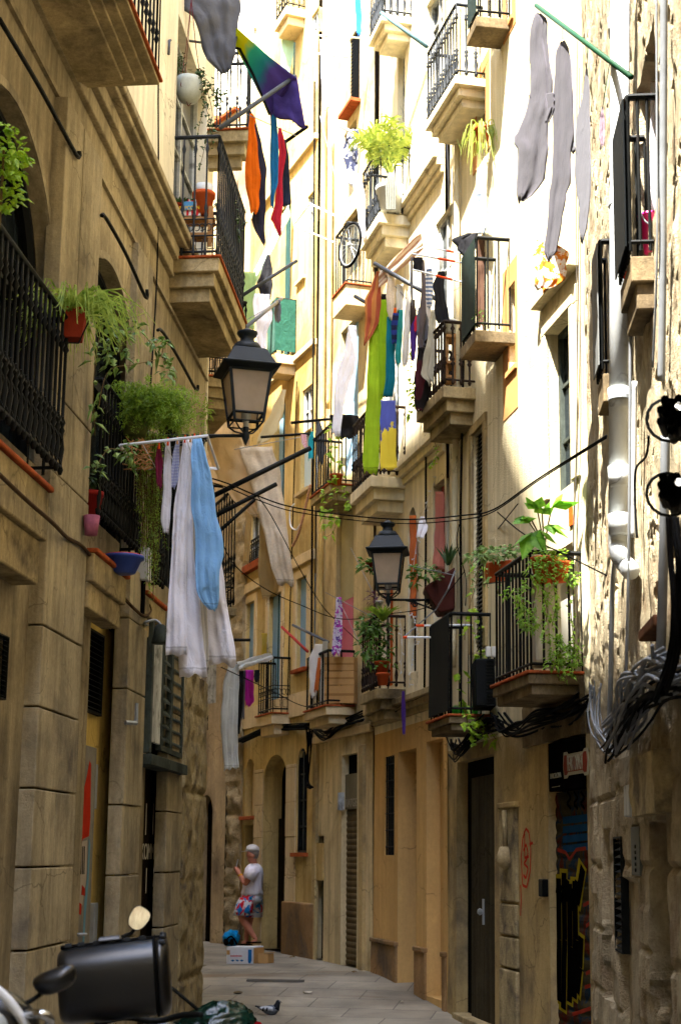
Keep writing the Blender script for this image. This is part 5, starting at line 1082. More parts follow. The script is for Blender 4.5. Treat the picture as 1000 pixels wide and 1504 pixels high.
cloth('dark_trousers', 'dark striped trousers behind the orange shirt', 'trousers', Y5 + .85, [(178, 372, 376), (215, 377, 385), (250, 378, 392), (290, 377, 390), (320, 370, 389), (340, 374, 389), (352, 382, 390), (360, 386, 390)], cloth_mat('dark_striped_cloth', '#26252c', .2, .1, .35, 'vstripes', '#343040', None, 5), 3, .03)
cloth('blue_shawl', 'deep blue fringed shawl beside the crimson top', 'shawl', Y5 + .6, [(146, 398, 401), (170, 397, 406), (210, 397, 409), (250, 397, 409), (270, 397, 408), (285, 397, 403), (305, 398, 402)], c_bluec, 3, .03)
cloth('crimson_top', 'crimson top hung to the right of the blue shawl', 'top', Y5 + .75, [(188, 409, 413), (205, 408, 418), (225, 410, 420), (260, 407, 415), (300, 404, 415), (322, 398, 413), (328, 402, 413), (346, 409, 413)], c_red, 2, .03)
cloth('dark_jeans', 'dark jeans at the right end of the line by the upper left balcony', 'jeans', Y5 + .85, [(205, 414, 420), (230, 414, 424), (270, 414, 426), (299, 413, 428), (303, 414, 421)], c_navy, 2, .03)
YG = YF
TG = -2.3 / 139
def YAT(x): return YF + (926 - x) / 139 * 2.3
cloth('grey_sweatshirt', 'grey sweatshirt at the tip of the green pole, sleeves hanging', 'sweatshirt', YAT(786), [(15, 787, 794), (24, 784, 801), (45, 780, 804), (90, 779, 808), (130, 777, 811), (156, 773, 813), (178, 767, 805), (198, 758, 804), (206, 755, 804), (213, 761, 804), (245, 759, 802), (262, 759, 800), (278, 760, 788), (290, 761, 776), (295, 763, 770)], c_grey, 2, .13, tilt=TG, lim=.75)
cloth('grey_sleeve', 'loose grey sleeve flapping off the sweatshirt', 'sleeve', YAT(800) - .06, [(138, 777, 812), (150, 786, 813), (160, 794, 813), (172, 799, 810), (180, 800, 806)], c_grey, 2, .03, tilt=TG)
cloth('grey_trousers', 'long grey trousers in the middle of the green pole', 'trousers', YAT(822), [(58, 824, 829), (66, 818, 834), (90, 815, 838), (150, 813, 840), (200, 813, 843), (215, 812, 838), (250, 810, 838), (275, 809, 838), (283, 806, 832), (330, 802, 824), (370, 798, 818), (378, 797, 812), (382, 803, 808)], cloth_mat('mid_grey_jersey', '#49464c', .12, .25, .12), 2, .12, tilt=TG, lim=.75)
cloth('grey_sleeve', 'short grey sleeve beside the long grey trousers', 'sleeve', YAT(830) - .08, [(70, 828, 834), (90, 825, 838), (150, 823, 841), (200, 821, 843), (209, 822, 843), (218, 832, 845), (224, 833, 844)], c_lgrey, 2, .03, tilt=TG)
cloth('white_shirt', 'narrow white grey shirt nearest the downpipe on the green pole', 'shirt', YAT(856), [(100, 860, 862), (140, 856, 865), (170, 848, 865), (200, 845, 866), (250, 844, 867), (290, 847, 866), (300, 851, 865), (330, 850, 862), (355, 852, 856)], c_lgrey, 2, .03, tilt=TG)
cloth('small_rag', 'small pinkish rag on a thread below the green pole', 'rag', YAT(884), [(158, 883, 885), (180, 880, 888), (200, 879, 888), (214, 882, 886)], cloth_mat('pinkish_rag', '#85707a', .2), 2, .02)
for lab, a, b in (('green thread holding the grey trousers', (826, 34), (826, 58)), ('green thread holding the white grey shirt', (863, 64), (861, 100)), ('green thread holding the pinkish rag', (895, 90), (884, 160))): line('thread', lab, 'thread', [U(*a, YAT(a[0])), U(*b, YAT(a[0]))], .003, MC['green_tape'], 'threads on the green pole', sm=False)
cloth('floral_cloth', 'orange flowered white cloth tied at the tall niche window', 'cloth', 9.6, [(352, 786, 800), (370, 784, 835), (395, 785, 832), (410, 784, 831), (420, 786, 815), (426, 789, 800)], c_oflor, 4, .05)
# rack under the fern
cloth('white_shirt', 'long white buttoned shirt hanging from the white tube rack, left of the blue shirt', 'shirt', YR - .02, [(643, 270, 277), (700, 262, 276), (750, 256, 275), (800, 252, 274), (850, 250, 273), (900, 246, 273), (930, 243, 274), (958, 243, 276), (962, 244, 276)], c_white, 2, .04)
cloth('white_shirt', 'longest white shirt hanging from the white tube rack beside the buttoned one', 'shirt', YR + .08, [(643, 273, 282), (700, 269, 283), (750, 266, 283), (800, 266, 285), (850, 265, 289), (900, 263, 294), (950, 261, 299), (985, 262, 303), (994, 263, 304)], c_white, 2, .05)
cloth('white_sheet', 'wide white cloth hanging behind the blue shirt', 'sheet', YR + .3, [(655, 284, 300), (720, 284, 312), (800, 286, 324), (860, 288, 330), (920, 300, 338), (968, 305, 346), (976, 306, 347)], c_white, 2, .035)
cloth('white_skirt', 'shaded white cloth between the trousers and the wide white cloth', 'cloth', YR + .2, [(655, 278, 290), (760, 278, 300), (860, 284, 304), (940, 290, 306), (982, 292, 306)], c_whit2, 3, .03)
cloth('blue_shirt', 'light blue shirt hung by its hem from the white tube rack', 'shirt', YR - .1, [(642, 284, 296), (665, 281, 303), (700, 281, 311), (750, 283, 317), (785, 285, 326), (815, 288, 327), (840, 289, 322), (870, 290, 321), (885, 298, 320), (895, 308, 318)], c_blue, 5, .055)
cloth('checked_cloth', 'small pale checked cloth on the white tube rack', 'cloth', YR + .1, [(645, 259, 264), (670, 254, 264), (705, 249, 262), (716, 251, 258)], c_plaid, 2, .025)
cloth('white_strap', 'narrow white straps looped on the white tube rack', 'strap', YR + .05, [(648, 244, 250), (680, 241, 252), (720, 240, 252), (760, 237, 250), (782, 240, 247)], c_white, 2, .025)
cloth('maroon_cloth', 'small maroon and pink cloth at the left of the white tube rack', 'cloth', YR + .12, [(655, 231, 236), (680, 228, 239), (705, 230, 238), (716, 232, 238)], c_maroon, 2, .02)
# hung by the black poles
cloth('tan_sheet', 'plain tan sheet stretched behind the big lamp', 'sheet', 16.2, [(640, 296, 352), (665, 305, 358), (700, 318, 372), (730, 340, 382), (760, 372, 386)], c_sheet, 2, .03)
cloth('lace_curtain', 'long pale lace curtain hanging from the black poles', 'curtain', 16.0, [(655, 352, 400), (690, 362, 412), (740, 376, 417), (790, 389, 423), (830, 398, 428), (858, 408, 432)], c_lace, 3, .05)
cloth('beige_curtain', 'beige curtain hanging behind the lace one', 'curtain', 16.4, [(730, 380, 392), (770, 382, 400), (810, 380, 408), (850, 381, 412), (868, 384, 410), (880, 386, 396)], c_beige, 4, .04)
cloth('brown_curtain', 'narrow brown curtain in front of the small ochre window', 'curtain', 18.0, [(738, 362, 372), (780, 360, 370), (828, 357, 366)], c_beige, 2, .03)
cloth('cream_awning', 'cream fabric awning let down over a door of the yellow house', 'awning', 21.6, [(572, 414, 420), (600, 400, 417), (630, 385, 408), (646, 378, 396), (652, 377, 384)], c_awn2, 1, .02, group='fabric awnings of the yellow house')
cloth('pale_green_awning', 'pale green awning at the top door of the yellow house', 'awning', 21.7, [(42, 424, 433), (60, 414, 432), (85, 413, 430), (112, 413, 425)], c_awn, 1, .02, group='fabric awnings of the yellow house')
quadcloth('pale_green_awning', 'long pale green awning sloping down beside the dark teal door', 'awning', ((424, 300), (427, 318), (366, 434), (358, 428)), (21.7, 21.6, 21.0, 21.0), c_awn, 14, .02)
cloth('black_cloth', 'black cloth bunched on the pole above the white shirts', 'cloth', 20.6, [(374, 392, 397), (395, 384, 400), (415, 378, 401), (440, 383, 398)], c_black, 2, .03)
cloth('white_shirt', 'white shirt beside the green net balcony', 'shirt', 20.0, [(432, 374, 396), (452, 372, 398), (472, 375, 400), (490, 376, 392), (525, 379, 390)], c_white, 3, .03)
cloth('green_mesh', 'pale green mesh screen behind the lamp chimney', 'mesh', 20.8, [(400, 352, 376), (440, 353, 375), (482, 354, 374)], cloth_mat('pale_green_mesh', '#9db77d', .1, .4), 2, .02)
cloth('white_sheet', 'white sheet twisted on the tan house front', 'sheet', 17.6, [(478, 512, 523), (520, 505, 524), (545, 496, 520), (565, 492, 512), (600, 490, 504), (640, 488, 500)], c_white, 4, .05)
cloth('teal_shorts', 'small teal shorts on the dark rod', 'shorts', 19.5, [(634, 456, 460), (650, 453, 462), (674, 453, 461)], cloth_mat('bright_teal_cloth', '#2b9aa5', .1), 2, .02)
cloth('grey_shirt', 'small black and white shirt on the dark rod', 'shirt', 19.5, [(618, 466, 470), (640, 463, 477), (660, 464, 478), (681, 469, 474)], c_lgrey, 2, .025)
cloth('striped_sock', 'red striped sock next to the teal shorts', 'sock', 19.5, [(638, 442, 450), (650, 443, 451), (658, 447, 451)], cloth_mat('red_striped_sock', '#d8cfd2', .05, .2, .3, 'vstripes', '#b02a3a', None, 3), 1, .01)
cloth('black_net', 'black net slung between the dark rod and the lime towel balcony', 'net', 18.4, [(610, 484, 526), (622, 486, 530), (636, 490, 525), (644, 500, 516)], c_black, 3, .05)
cloth('lime_towel', 'very long lime green towel hanging from the laundry pole', 'towel', 15.75, [(475, 543, 556), (520, 541, 566), (580, 538, 560), (640, 535, 557), (680, 533, 557), (695, 535, 553)], c_lime2, 4, .035)
cloth('lime_towel', 'shorter lime green towel over the very long one', 'towel', 15.7, [(440, 560, 569), (480, 556, 570), (530, 556, 570), (570, 557, 568), (585, 559, 566)], c_lime, 3, .03)
cloth('teal_towel', 'dark teal towel to the right of the lime ones', 'towel', 15.6, [(465, 568, 578), (510, 567, 580), (560, 566, 580), (583, 562, 577)], c_teal, 3, .03)
cloth('striped_towel', 'rust and tan striped towel at the tip of the laundry pole', 'towel', 15.7, [(398, 553, 559), (420, 545, 559), (440, 536, 559), (470, 535, 558), (490, 535, 548), (507, 534, 536)], c_rust, 2, .03)
cloth('black_shirt', 'black top behind the rust striped towel', 'top', 15.8, [(432, 560, 568), (460, 556, 569), (490, 546, 566), (501, 545, 554)], c_black, 2, .03)
cloth('lace_cloth', 'crumpled white lace on the laundry pole', 'cloth', 15.55, [(402, 570, 581), (430, 567, 580), (455, 568, 578), (468, 572, 577)], c_lace, 3, .03)
cloth('sea_green_towel', 'narrow sea green towel beside the white trousers', 'towel', 15.4, [(455, 586, 592), (490, 583, 591), (525, 580, 589), (537, 583, 588)], c_teal2, 2, .025)
cloth('blue_shorts', 'navy and blue shorts left of the sea green towel', 'shorts', 15.5, [(460, 577, 586), (480, 574, 584), (505, 575, 583)], cloth_mat('navy_blue_shorts', '#24306a', .2, .1, .3, 'stripes', '#1c1e33', None, 1), 2, .025)
cloth('white_trousers', 'off white trousers in the middle of the laundry pole', 'trousers', 15.35, [(428, 598, 602), (460, 594, 602), (500, 591, 601), (530, 590, 599), (538, 592, 596)], c_whit2, 2, .025)
cloth('purple_shirt', 'purple and red shirt on the laundry pole', 'shirt', 15.3, [(462, 612, 615), (480, 603, 613), (505, 603, 611), (530, 604, 609)], c_purple, 2, .025)
cloth('red_cloth', 'small red cloth above the purple shirt', 'cloth', 15.25, [(464, 610, 614), (475, 608, 614), (486, 608, 613)], c_red, 1, .015)
cloth('grey_belt', 'brown grey band hanging in a loop from the white rods', 'belt', 14.8, [(378, 603, 606), (420, 602, 606), (449, 604, 606)], c_dgrey, 1, .01)
cloth('grey_scarf', 'long brown grey scarf hanging from the white rods', 'scarf', 14.8, [(382, 618, 623), (420, 619, 625), (460, 616, 625), (495, 613, 620), (520, 615, 622)], cloth_mat('brown_grey_scarf', '#5c5250', .1), 1, .02)
cloth('black_bag', 'small black bag between the hanging bands', 'bag', 14.8, [(378, 606, 621), (390, 607, 620), (398, 607, 619)], c_black, 1, .015)
cloth('black_shirt', 'black shirt hung high by the white and orange rods', 'shirt', 14.6, [(398, 643, 653), (420, 635, 652), (435, 638, 653), (460, 638, 658), (470, 640, 660), (476, 644, 655)], c_black, 3, .035)
cloth('beige_cloth', 'beige cloth draped over the laundry balcony railing', 'cloth', 14.6, [(455, 633, 640), (490, 628, 640), (530, 620, 640), (550, 618, 636), (562, 628, 636)], c_ogr, 2, .025)
cloth('dark_blanket', 'dark red and black blanket over the laundry balcony railing', 'blanket', 14.75, [(510, 613, 622), (540, 611, 626), (565, 610, 634), (590, 609, 626), (604, 611, 620)], cloth_mat('dark_blanket_cloth', '#15110f', .3, .05, .35, 'floral', '#3a1418', None, 3), 2, .03)
quadcloth('long_drape', 'long rust and beige drape slung up to the cornice over the laundry', 'drape', ((556, 402), (556, 424), (622, 364), (618, 342)), (15.6, 15.6, 15.8, 15.8), cloth_mat('rust_beige_drape', '#a8836a', .12, .3, .3, 'vstripes', '#c4b39a', None, 1), 14, .03)
cloth('painted_cloth', 'blue cloth painted with yellow flames on the towel balcony end', 'cloth', 15.62, [(588, 559, 581), (630, 559, 582), (690, 558, 582)], c_paint, 2, .012)
cloth('blue_cloth', 'bright blue cloth at the top window of the tan house', 'cloth', 17.6, [(-12, 520, 529), (20, 522, 531), (45, 523, 531), (51, 525, 529)], c_bb, 2, .02)
cloth('printed_shirts', 'black and white printed shirts below the tan house window', 'shirts', 17.4, [(190, 512, 527), (220, 503, 526), (250, 508, 524), (270, 512, 522)], cloth_mat('black_white_print', '#c6c8d2', .05, .3, .3, 'floral', '#3a3e55', None, 9), 3, .04)
cloth('white_towel', 'bleached white towel hanging beside the palm balcony', 'towel', 17.2, [(255, 516, 530), (290, 521, 536), (325, 527, 536), (350, 531, 537)], c_white, 3, .03)
cloth('bleached_cloth', 'thin white cloth stretched from the rack of the tan house', 'cloth', 18.2, [(20, 505, 518), (35, 490, 508), (48, 478, 492), (54, 470, 480)], c_white, 2, .03)
cloth('pink_curtain', 'soft pink curtain blowing out of the peach building door', 'curtain', 0, [(722, 639, 650), (760, 638, 651), (800, 636, 651), (836, 636, 652)], c_pinkl, 3, .03, W=WD, o=.03)
cloth('orange_curtain', 'narrow orange curtain in the window right of the small lamp', 'curtain', 0, [(757, 602, 611), (800, 603, 611), (850, 602, 611), (907, 602, 610)], cloth_mat('burnt_orange_curtain', '#c96a26', .1, .3), 2, .02, W=WD, o=.03)
cloth('white_rag', 'small white rag pegged on a wire above the small lamp', 'rag', 14.5, [(759, 617, 623), (775, 613, 628), (790, 611, 622)], c_white, 2, .03)
cloth('floral_scarf', 'white and magenta flowered scarf over the cardboard balcony', 'scarf', 18.6, [(877, 494, 502), (900, 492, 503), (930, 489, 503), (950, 487, 502), (962, 486, 498)], c_flor, 3, .025)
cloth('white_shirts', 'white shirts bunched on the left of the cardboard balcony', 'shirts', 19.2, [(946, 462, 478), (965, 455, 476), (990, 454, 470), (1012, 455, 465), (1025, 458, 464)], c_whit2, 4, .05)
cloth('orange_strip', 'orange strip of cloth among the white shirts', 'cloth', 19.1, [(966, 467, 471), (990, 464, 470), (1015, 461, 467)], cloth_mat('dull_orange_cloth', '#b9622c', .1), 1, .02)
cloth('grey_towel', 'pale towel next to the cardboard on the balcony rail', 'towel', 19.1, [(942, 474, 482), (980, 471, 479), (1035, 470, 476)], c_ogr, 1, .02)
cloth('plastic_sheet', 'long cloudy plastic sheet hanging by the broken stone corner', 'plastic sheet', 17.5, [(975, 335, 350), (1010, 327, 352), (1060, 325, 349), (1100, 327, 350), (1130, 329, 352)], c_plastic, 4, .05)
quadcloth('plastic_sheet', 'cloudy plastic sheet flapping towards the blue door balcony', 'plastic sheet', ((348, 972), (352, 984), (402, 966), (398, 960)), (17.5, 17.4, 20.5, 20.6), c_plastic, 14, .05)
cloth('black_trousers', 'black and grey trousers behind the plastic sheet', 'trousers', 18.2, [(985, 350, 358), (1030, 349, 357), (1070, 347, 353), (1078, 348, 352)], c_black, 2, .02)
cloth('grey_trousers', 'light grey trousers between the black ones and the magenta cloth', 'trousers', 18.3, [(985, 355, 361), (1030, 354, 360), (1056, 355, 359)], c_lgrey, 1, .02)
cloth('magenta_cloth', 'magenta cloth by the blue door balcony', 'cloth', 19, [(984, 360, 373), (1010, 360, 373), (1030, 360, 373), (1037, 361, 368)], c_mag, 2, .025)
cloth('navy_cloth', 'small navy cloth right of the magenta one', 'cloth', 19.3, [(984, 374, 382), (995, 373, 382), (1003, 375, 379)], c_navy, 1, .02)
cloth('yellow_rag', 'yellow rag on the ochre wall over the blue door balcony', 'rag', 0, [(930, 384, 393), (945, 385, 392), (965, 384, 391)], cloth_mat('yellow_rag_cloth', '#a8952a', .2), 2, .02, W=WB, o=.06)
cloth('white_towel', 'bright white towel at the pink bucket balcony', 'towel', 7.6, [(112, 955, 964), (200, 954, 964), (300, 953, 963), (372, 953, 962)], c_white, 1, .01)
cloth('black_umbrella', 'black drooping cloth at the board covered balcony', 'cloth', 14.1, [(342, 684, 702), (352, 664, 701), (365, 670, 698), (378, 680, 695), (384, 686, 692)], c_black, 3, .04)
cloth('pale_shirt', 'pale blue shirt on the wall above the board covered balcony', 'shirt', 0, [(282, 697, 711), (305, 695, 712), (330, 697, 712), (343, 700, 711)], cloth_mat('pale_blue_shirt', '#aebdd2', .08), 3, .03, W=WE, o=.12)
cloth('brown_net', 'rusty brown net on the end of the board covered balcony', 'net', 13.9, [(346, 700, 711), (400, 700, 711), (480, 700, 710)], c_brownm, 2, .02)
cloth('purple_ribbon', 'purple ribbon dangling under the plant balcony of the peach house', 'ribbon', 15.8, [(1015, 590, 594), (1045, 589, 596), (1078, 591, 595)], c_purple, 1, .02)

cloth('grey_trousers', 'faded grey trousers beside the brown grey scarf', 'trousers', 14.9, [(452, 614, 624), (470, 612, 628), (490, 612, 630), (505, 613, 626), (512, 614, 620)], c_lgrey, 2, .03)
cloth('black_trousers', 'black cloth hanging low over the far end of the laundry balcony', 'cloth', 14.8, [(545, 610, 634), (570, 608, 632), (590, 608, 622), (602, 611, 618)], c_black, 3, .03)
cloth('white_shirt', 'small white shirt near the wall end of the laundry pole', 'shirt', 15.2, [(440, 622, 632), (455, 620, 633), (480, 622, 632), (492, 624, 631)], c_white, 2, .03)
cloth('dark_shirt', 'dark brown shirt between the off white trousers and the purple shirt', 'shirt', 15.35, [(440, 603, 609), (460, 600, 611), (490, 602, 610), (510, 603, 608)], cloth_mat('dark_brown_jersey', '#2e2420', .15, .1), 2, .03)
cloth('orange_cloth', 'small orange cloth half hidden behind the teal towel', 'cloth', 15.75, [(452, 574, 582), (470, 573, 583), (492, 574, 582)], c_orange, 2, .02)
cloth('white_vest', 'white vest above the sea green towel', 'vest', 15.5, [(418, 583, 592), (435, 581, 592), (456, 582, 590)], c_whit2, 2, .02)
cloth('striped_shirt', 'pale striped top hanging under the white and orange rods', 'top', 14.9, [(394, 626, 634), (410, 624, 636), (440, 625, 635), (452, 627, 634)], cloth_mat('pale_striped_cloth', '#c3c0bd', .05, .2, .3, 'stripes', '#5a6a86', None, 3), 2, .02)
cloth('white_sheet', 'white sheet hanging flat under the rack of the tan house', 'sheet', 18.0, [(58, 470, 488), (110, 472, 486), (160, 474, 484)], c_white, 2, .03)
cloth('grey_vest', 'small grey vest by the pole at the green net balcony', 'vest', 19.5, [(440, 404, 412), (455, 402, 413), (472, 404, 412)], c_lgrey, 2, .02)
for lab, a, b in (('thin white washing line crossing under the palm balcony', (556, 400, 16), (640, 352, 15.6)), ('thin line from the laundry pole tip to the wall', (553, 390, 15.7), (624, 470, 15.3)), ('thin line between the orange shirt and the blue shawl', (345, 160, Y5 + .6), (436, 200, Y5 + .8)), ('thin line above the lace curtain', (345, 660, 15), (452, 640, 20.5)), ('thin line strung along the green net balcony', (362, 470, 17), (412, 442, 20)), ('thin pale line hanging in front of the yellow house', (470, 170, 19), (508, 325, 17.4)), ('thin line over the cardboard balcony', (478, 870, 18.6), (545, 905, 17.2)), ('thin slanting line over the pink door', (515, 805, 18.5), (565, 905, 16.5)), ('thin slanting line crossing the pink door lower down', (497, 880, 18.6), (535, 960, 17.5)), ('thin line from the small lamp to the brown planter', (600, 830, 15), (668, 845, 14.4))): line('washing_line', lab, 'washing line', [U(*a), U(*b)], .005, m_cableg if 'white' not in lab else m_alu, 'thin washing lines', sm=False)

for k, (x, y) in enumerate(((247, 648), (261, 646), (272, 644), (280, 643), (286, 642), (294, 641), (234, 653))):
    p = U(x, y, YR - .04); m = MB(); m.tube([p + V((0, 0, .03)), p - V((0, 0, .035))], [.006, .009], 4); tag(m.build('clothes_peg', MC['peg_wood'] if k % 2 else MC['orange_plastic'], None), ['wooden peg on the narrow white straps', 'peg on the small checked cloth', 'peg on the long buttoned shirt', 'peg on the longest white shirt', 'peg at the left of the blue shirt', 'peg at the right of the blue shirt', 'peg on the small maroon cloth'][k], 'clothes peg', 'pegs on the white tube rack')
# ================================================================ plants
def leaf(m, p, d, L, w, rr, droop=.3):
    d = d.normalized(); s = d.cross(V((rr.uniform(-.4, .4), rr.uniform(-.4, .4), 1))); 
    if s.length < .05: s = V((1, 0, 0))
    s.normalize(); n = s.cross(d); mid = p + d * L * .5 + n * L * .06; tip = p + d * L - V((0, 0, 1)) * L * droop
    m.add([p, p + d * L * .38 + s * w * .5 - n * w * .12, tip, p + d * L * .38 - s * w * .5 - n * w * .12, mid], [(0, 1, 4), (1, 2, 4), (2, 3, 4), (3, 0, 4)])
def blade(m, pts, w, rr):
    n = len(pts); vs = []
    for i, p in enumerate(pts):
        t = (pts[min(i + 1, n - 1)] - pts[max(0, i - 1)]); s = t.cross(V((rr.uniform(-.1, .1), 1, .3)))
        if s.length < 1e-5: s = V((1, 0, 0))
        s.normalize(); k = w * (1 - (i / (n - 1)) ** 2.2) * .5 + .0008; vs += [p - s * k, p + s * k]
    m.add(vs, [(2 * i, 2 * i + 1, 2 * i + 3, 2 * i + 2) for i in range(n - 1)])
def rv(rr): 
    while 1:
        v = V((rr.uniform(-1, 1), rr.uniform(-1, 1), rr.uniform(-1, 1)))
        if .05 < v.length < 1: return v
def cluster(m, c, rad, n, L, w, rr, droop=.4, up=.1):
    for _ in range(n):
        q = rv(rr); p = V((c.x + q.x * rad[0], c.y + q.y * rad[1], c.z + q.z * rad[2])); d = rv(rr) + V((q.x, q.y - .4, q.z * .5 + up)); leaf(m, p, d, L * rr.uniform(.55, 1.25), w * rr.uniform(.6, 1.2), rr, droop)
def vine(m, st, pts, n, L, w, rr, spread=.03):
    sp = smooth(pts, 6); st.tube(sp, .003, 4)
    for k in range(n):
        f = rr.random() * (len(sp) - 1.001); i = int(f); p = sp[i].lerp(sp[i + 1], f - i) + rv(rr) * spread; leaf(m, p, rv(rr) + V((0, -.5, -.2)), L * rr.uniform(.5, 1.2), w * rr.uniform(.6, 1.2), rr, .4)
g_spider = leaf_mat('striped_grass_leaf', '#56781e', '#b2c45a', .35); g_fern = leaf_mat('fern_green', '#4f7020', '#9ab83a', .45); g_ivy = leaf_mat('ivy_green', '#2f4d18', '#5f8a2c', .35)
g_bright = leaf_mat('bright_leaf', '#5f8a1c', '#a5c22f', .45); g_dark = leaf_mat('dark_leaf', '#1d3314', '#3c5a22', .25); g_palm = leaf_mat('palm_green', '#6f8a2c', '#b0b84a', .4); g_fig = leaf_mat('broad_leaf', '#4f8a22', '#83b83a', .4); g_purple = leaf_mat('purple_leaf', '#35182a', '#5a2a3c', .3)
m_stem = M('plant_stem', '#5a4a2a', .8, .2, 10); m_terra = M('terracotta_pot', '#b0512a', .75, .15, 8, .2); m_terrad = M('dark_red_pot', '#7d2c18', .7, .15, 8, .2); m_plasticw = M('white_plastic', '#c9cbc8', .4, .05, 5)
GPl = 'potted and climbing plants on the balconies'
def plant(name, label, at, cat='plant'): return thing(name, label, cat, at, GPl)
def pot(c, r0, r1, h, mat, parent, n=18, rim=True, name='pot', rot=0):
    m = MB(); p = [(r0, 0), (r1 * .97, h * .82), (r1 * 1.08, h * .82), (r1 * 1.1, h), (r1 * .95, h), (r1 * .9, h * .8)] if rim else [(r0, 0), (r1, h), (r1 * .94, h), (r1 * .9, h * .7)]
    m.lathe(p, c, n, rot); return m.build(name, mat, parent, smooth=n > 6)
# spider plant on the near railing
rr = random.Random(5); c = U(107, 468, 8.85); t = plant('spider_plant', 'big spider plant in a square red pot on the near left railing', U(107, 500, 8.85))
pot(U(107, 499, 8.85), .085, .12, .2, m_terrad, t, 4, False, rot=.9); m = MB()
for k in range(150):
    a = rr.uniform(0, 2 * PI); L = rr.uniform(.3, .62); h = rr.uniform(.1, .42); d = V((math.cos(a) * (1.0 if math.cos(a) > 0 else .75), math.sin(a) * .8, 0)); base = c + V((rr.uniform(-.06, .06), rr.uniform(-.06, .06), 0))
    blade(m, [base + d * L * u + V((0, 0, h * 1.6 * u - (h * 1.6 + rr.uniform(-.05, .25)) * u ** 2.3)) for u in [i / 8 for i in range(9)]], rr.uniform(.009, .017), rr)
m.build('leaves', g_spider, t)
m = MB(); hp = [U(x, y, 8.7) for x, y in ((80, 470), (84, 503), (116, 504), (132, 470))]; m.tube(hp, .006, 5); m.build('pot_holder', m_iron, t)
# shrub top left
rr = random.Random(6); t = plant('leafy_shrub', 'bright leafy shrub at the left edge by the first arch', WL.hit(5, 320, .3)); m = MB()
for (x, y, r, n) in ((6, 215, .12, 60), (18, 238, .1, 50), (26, 242, .08, 40), (5, 262, .1, 40), (8, 292, .09, 45), (22, 288, .05, 18), (2, 190, .06, 16)): cluster(m, WL.hit(x, y, .3), (r, r, r * .8), n, .06, .042, rr)
m.build('leaves', g_bright, t); m = MB(); m.tube(smooth([WL.hit(-12, 420, .25), WL.hit(0, 320, .28), WL.hit(6, 220, .3)]), .008, 5); m.build('stem', m_stem, t)
# fern on the second railing
rr = random.Random(8); t = plant('asparagus_fern', 'large feathery asparagus fern over the second left railing', U(215, 640, 10.6)); m = MB()
for k in range(560):
    o_ = U(222, 600, 10.7) + V((rr.uniform(-.12, .12), rr.uniform(-.1, .1), rr.uniform(-.05, .1))); a = rr.uniform(0, 2 * PI); L = rr.uniform(.15, .42); up = rr.uniform(-.15, .5)
    pts = [o_ + V((math.cos(a) * L * u, math.sin(a) * L * .8 * u, up * .8 * u - (.18 + up * .35) * u * u)) for u in [i / 5 for i in range(6)]]
    for i in range(1, 6):
        for q in range(7): p = pts[i].lerp(pts[i - 1], rr.random()); leaf(m, p, rv(rr) + V((0, -.2, 0)), rr.uniform(.02, .045), .0085, rr, .1)
m.build('fronds', g_fern, t)
pot(U(198, 640, 10.75), .09, .13, .24, M('mossy_pot', '#5d6433', .9, .2, 8, .3), t, 16, False)
t = plant('trailing_fern', 'curtain of fine green trailers hanging left of the white trousers', U(218, 650, 10.95)); m = MB(); st = MB()
for k in range(46):
    x = rr.uniform(204, 238); y1 = rr.uniform(740, 885) if x > 216 else rr.uniform(680, 830); Yk = rr.uniform(10.9, 11.25); pts = [U(x, 640, Yk), U(x + rr.uniform(-6, 6), (640 + y1) / 2, Yk), U(x + rr.uniform(-8, 8), y1, Yk)]
    vine(m, st, pts, int((y1 - 630) * .55), .03, .010, rr, .035)
m.build('leaves', g_fern, t); st.build('stems', m_stem, t)
t = plant('climbing_plant', 'dark leaved climbing plant with bare stems between the two left arches', WL.hit(140, 700, .2)); m = MB(); st = MB()
for pts in (((140, 640), (138, 560), (147, 490), (155, 450)), ((145, 600), (160, 545), (200, 535), (235, 525), (240, 505)), ((150, 460), (165, 478), (178, 487)), ((205, 480), (222, 505), (235, 520), (248, 540), (252, 560)), ((215, 590), (222, 600), (220, 640)), ((140, 690), (160, 660), (190, 665)), ((188, 655), (190, 672), (196, 690))):
    vine(m, st, WP(WL, .3, *pts), 20, .10, .05, rr, .05)
for (x, y, r, n) in ((168, 500, .16, 26), (165, 525, .12, 20), (235, 505, .09, 16), (248, 540, .09, 14), (198, 478, .08, 10), (187, 668, .06, 8)): cluster(m, WL.hit(x, y, .33), (r, r, r * .6), n, .085, .048, rr)
m.build('leaves', leaf_mat('mid_leaf', '#34521c', '#7d9a4a', .3), t); st.build('stems', m_stem, t)
# hanging bowl at the upper left balcony
rr = random.Random(9); Yb = Y5 + .25; c = U(277, 152, Yb); t = plant('hanging_bowl', 'pale hanging bowl planter on dark red cords with trailing ivy', c); s_ = Yb / FPX
m = MB(); m.lathe([(3 * s_, 0), (14 * s_, 5 * s_), (20 * s_, 16 * s_), (22.5 * s_, 32 * s_), (22 * s_, 42 * s_), (20 * s_, 42 * s_), (19 * s_, 30 * s_)], c, 24); m.build('bowl', M('pale_glazed_bowl', '#a5a89c', .5, .1, 4), t, smooth=True)
m = MB(); 
for a in (0, 2.1, 4.2): m.tube([c + V((0, 0, -.03)), c + V((math.cos(a) * 22 * s_, math.sin(a) * 22 * s_, 22 * s_)), c + V((math.cos(a) * 10 * s_, math.sin(a) * 10 * s_, 100 * s_)), c + V((0, 0, 190 * s_))], .004, 4)
m.build('cords', M('dark_red_cord', '#5a1620', .8, .1, 9), t)
m = MB(); st = MB(); cluster(m, U(266, 92, Yb), (.05, .05, .12), 60, .05, .02, rr)
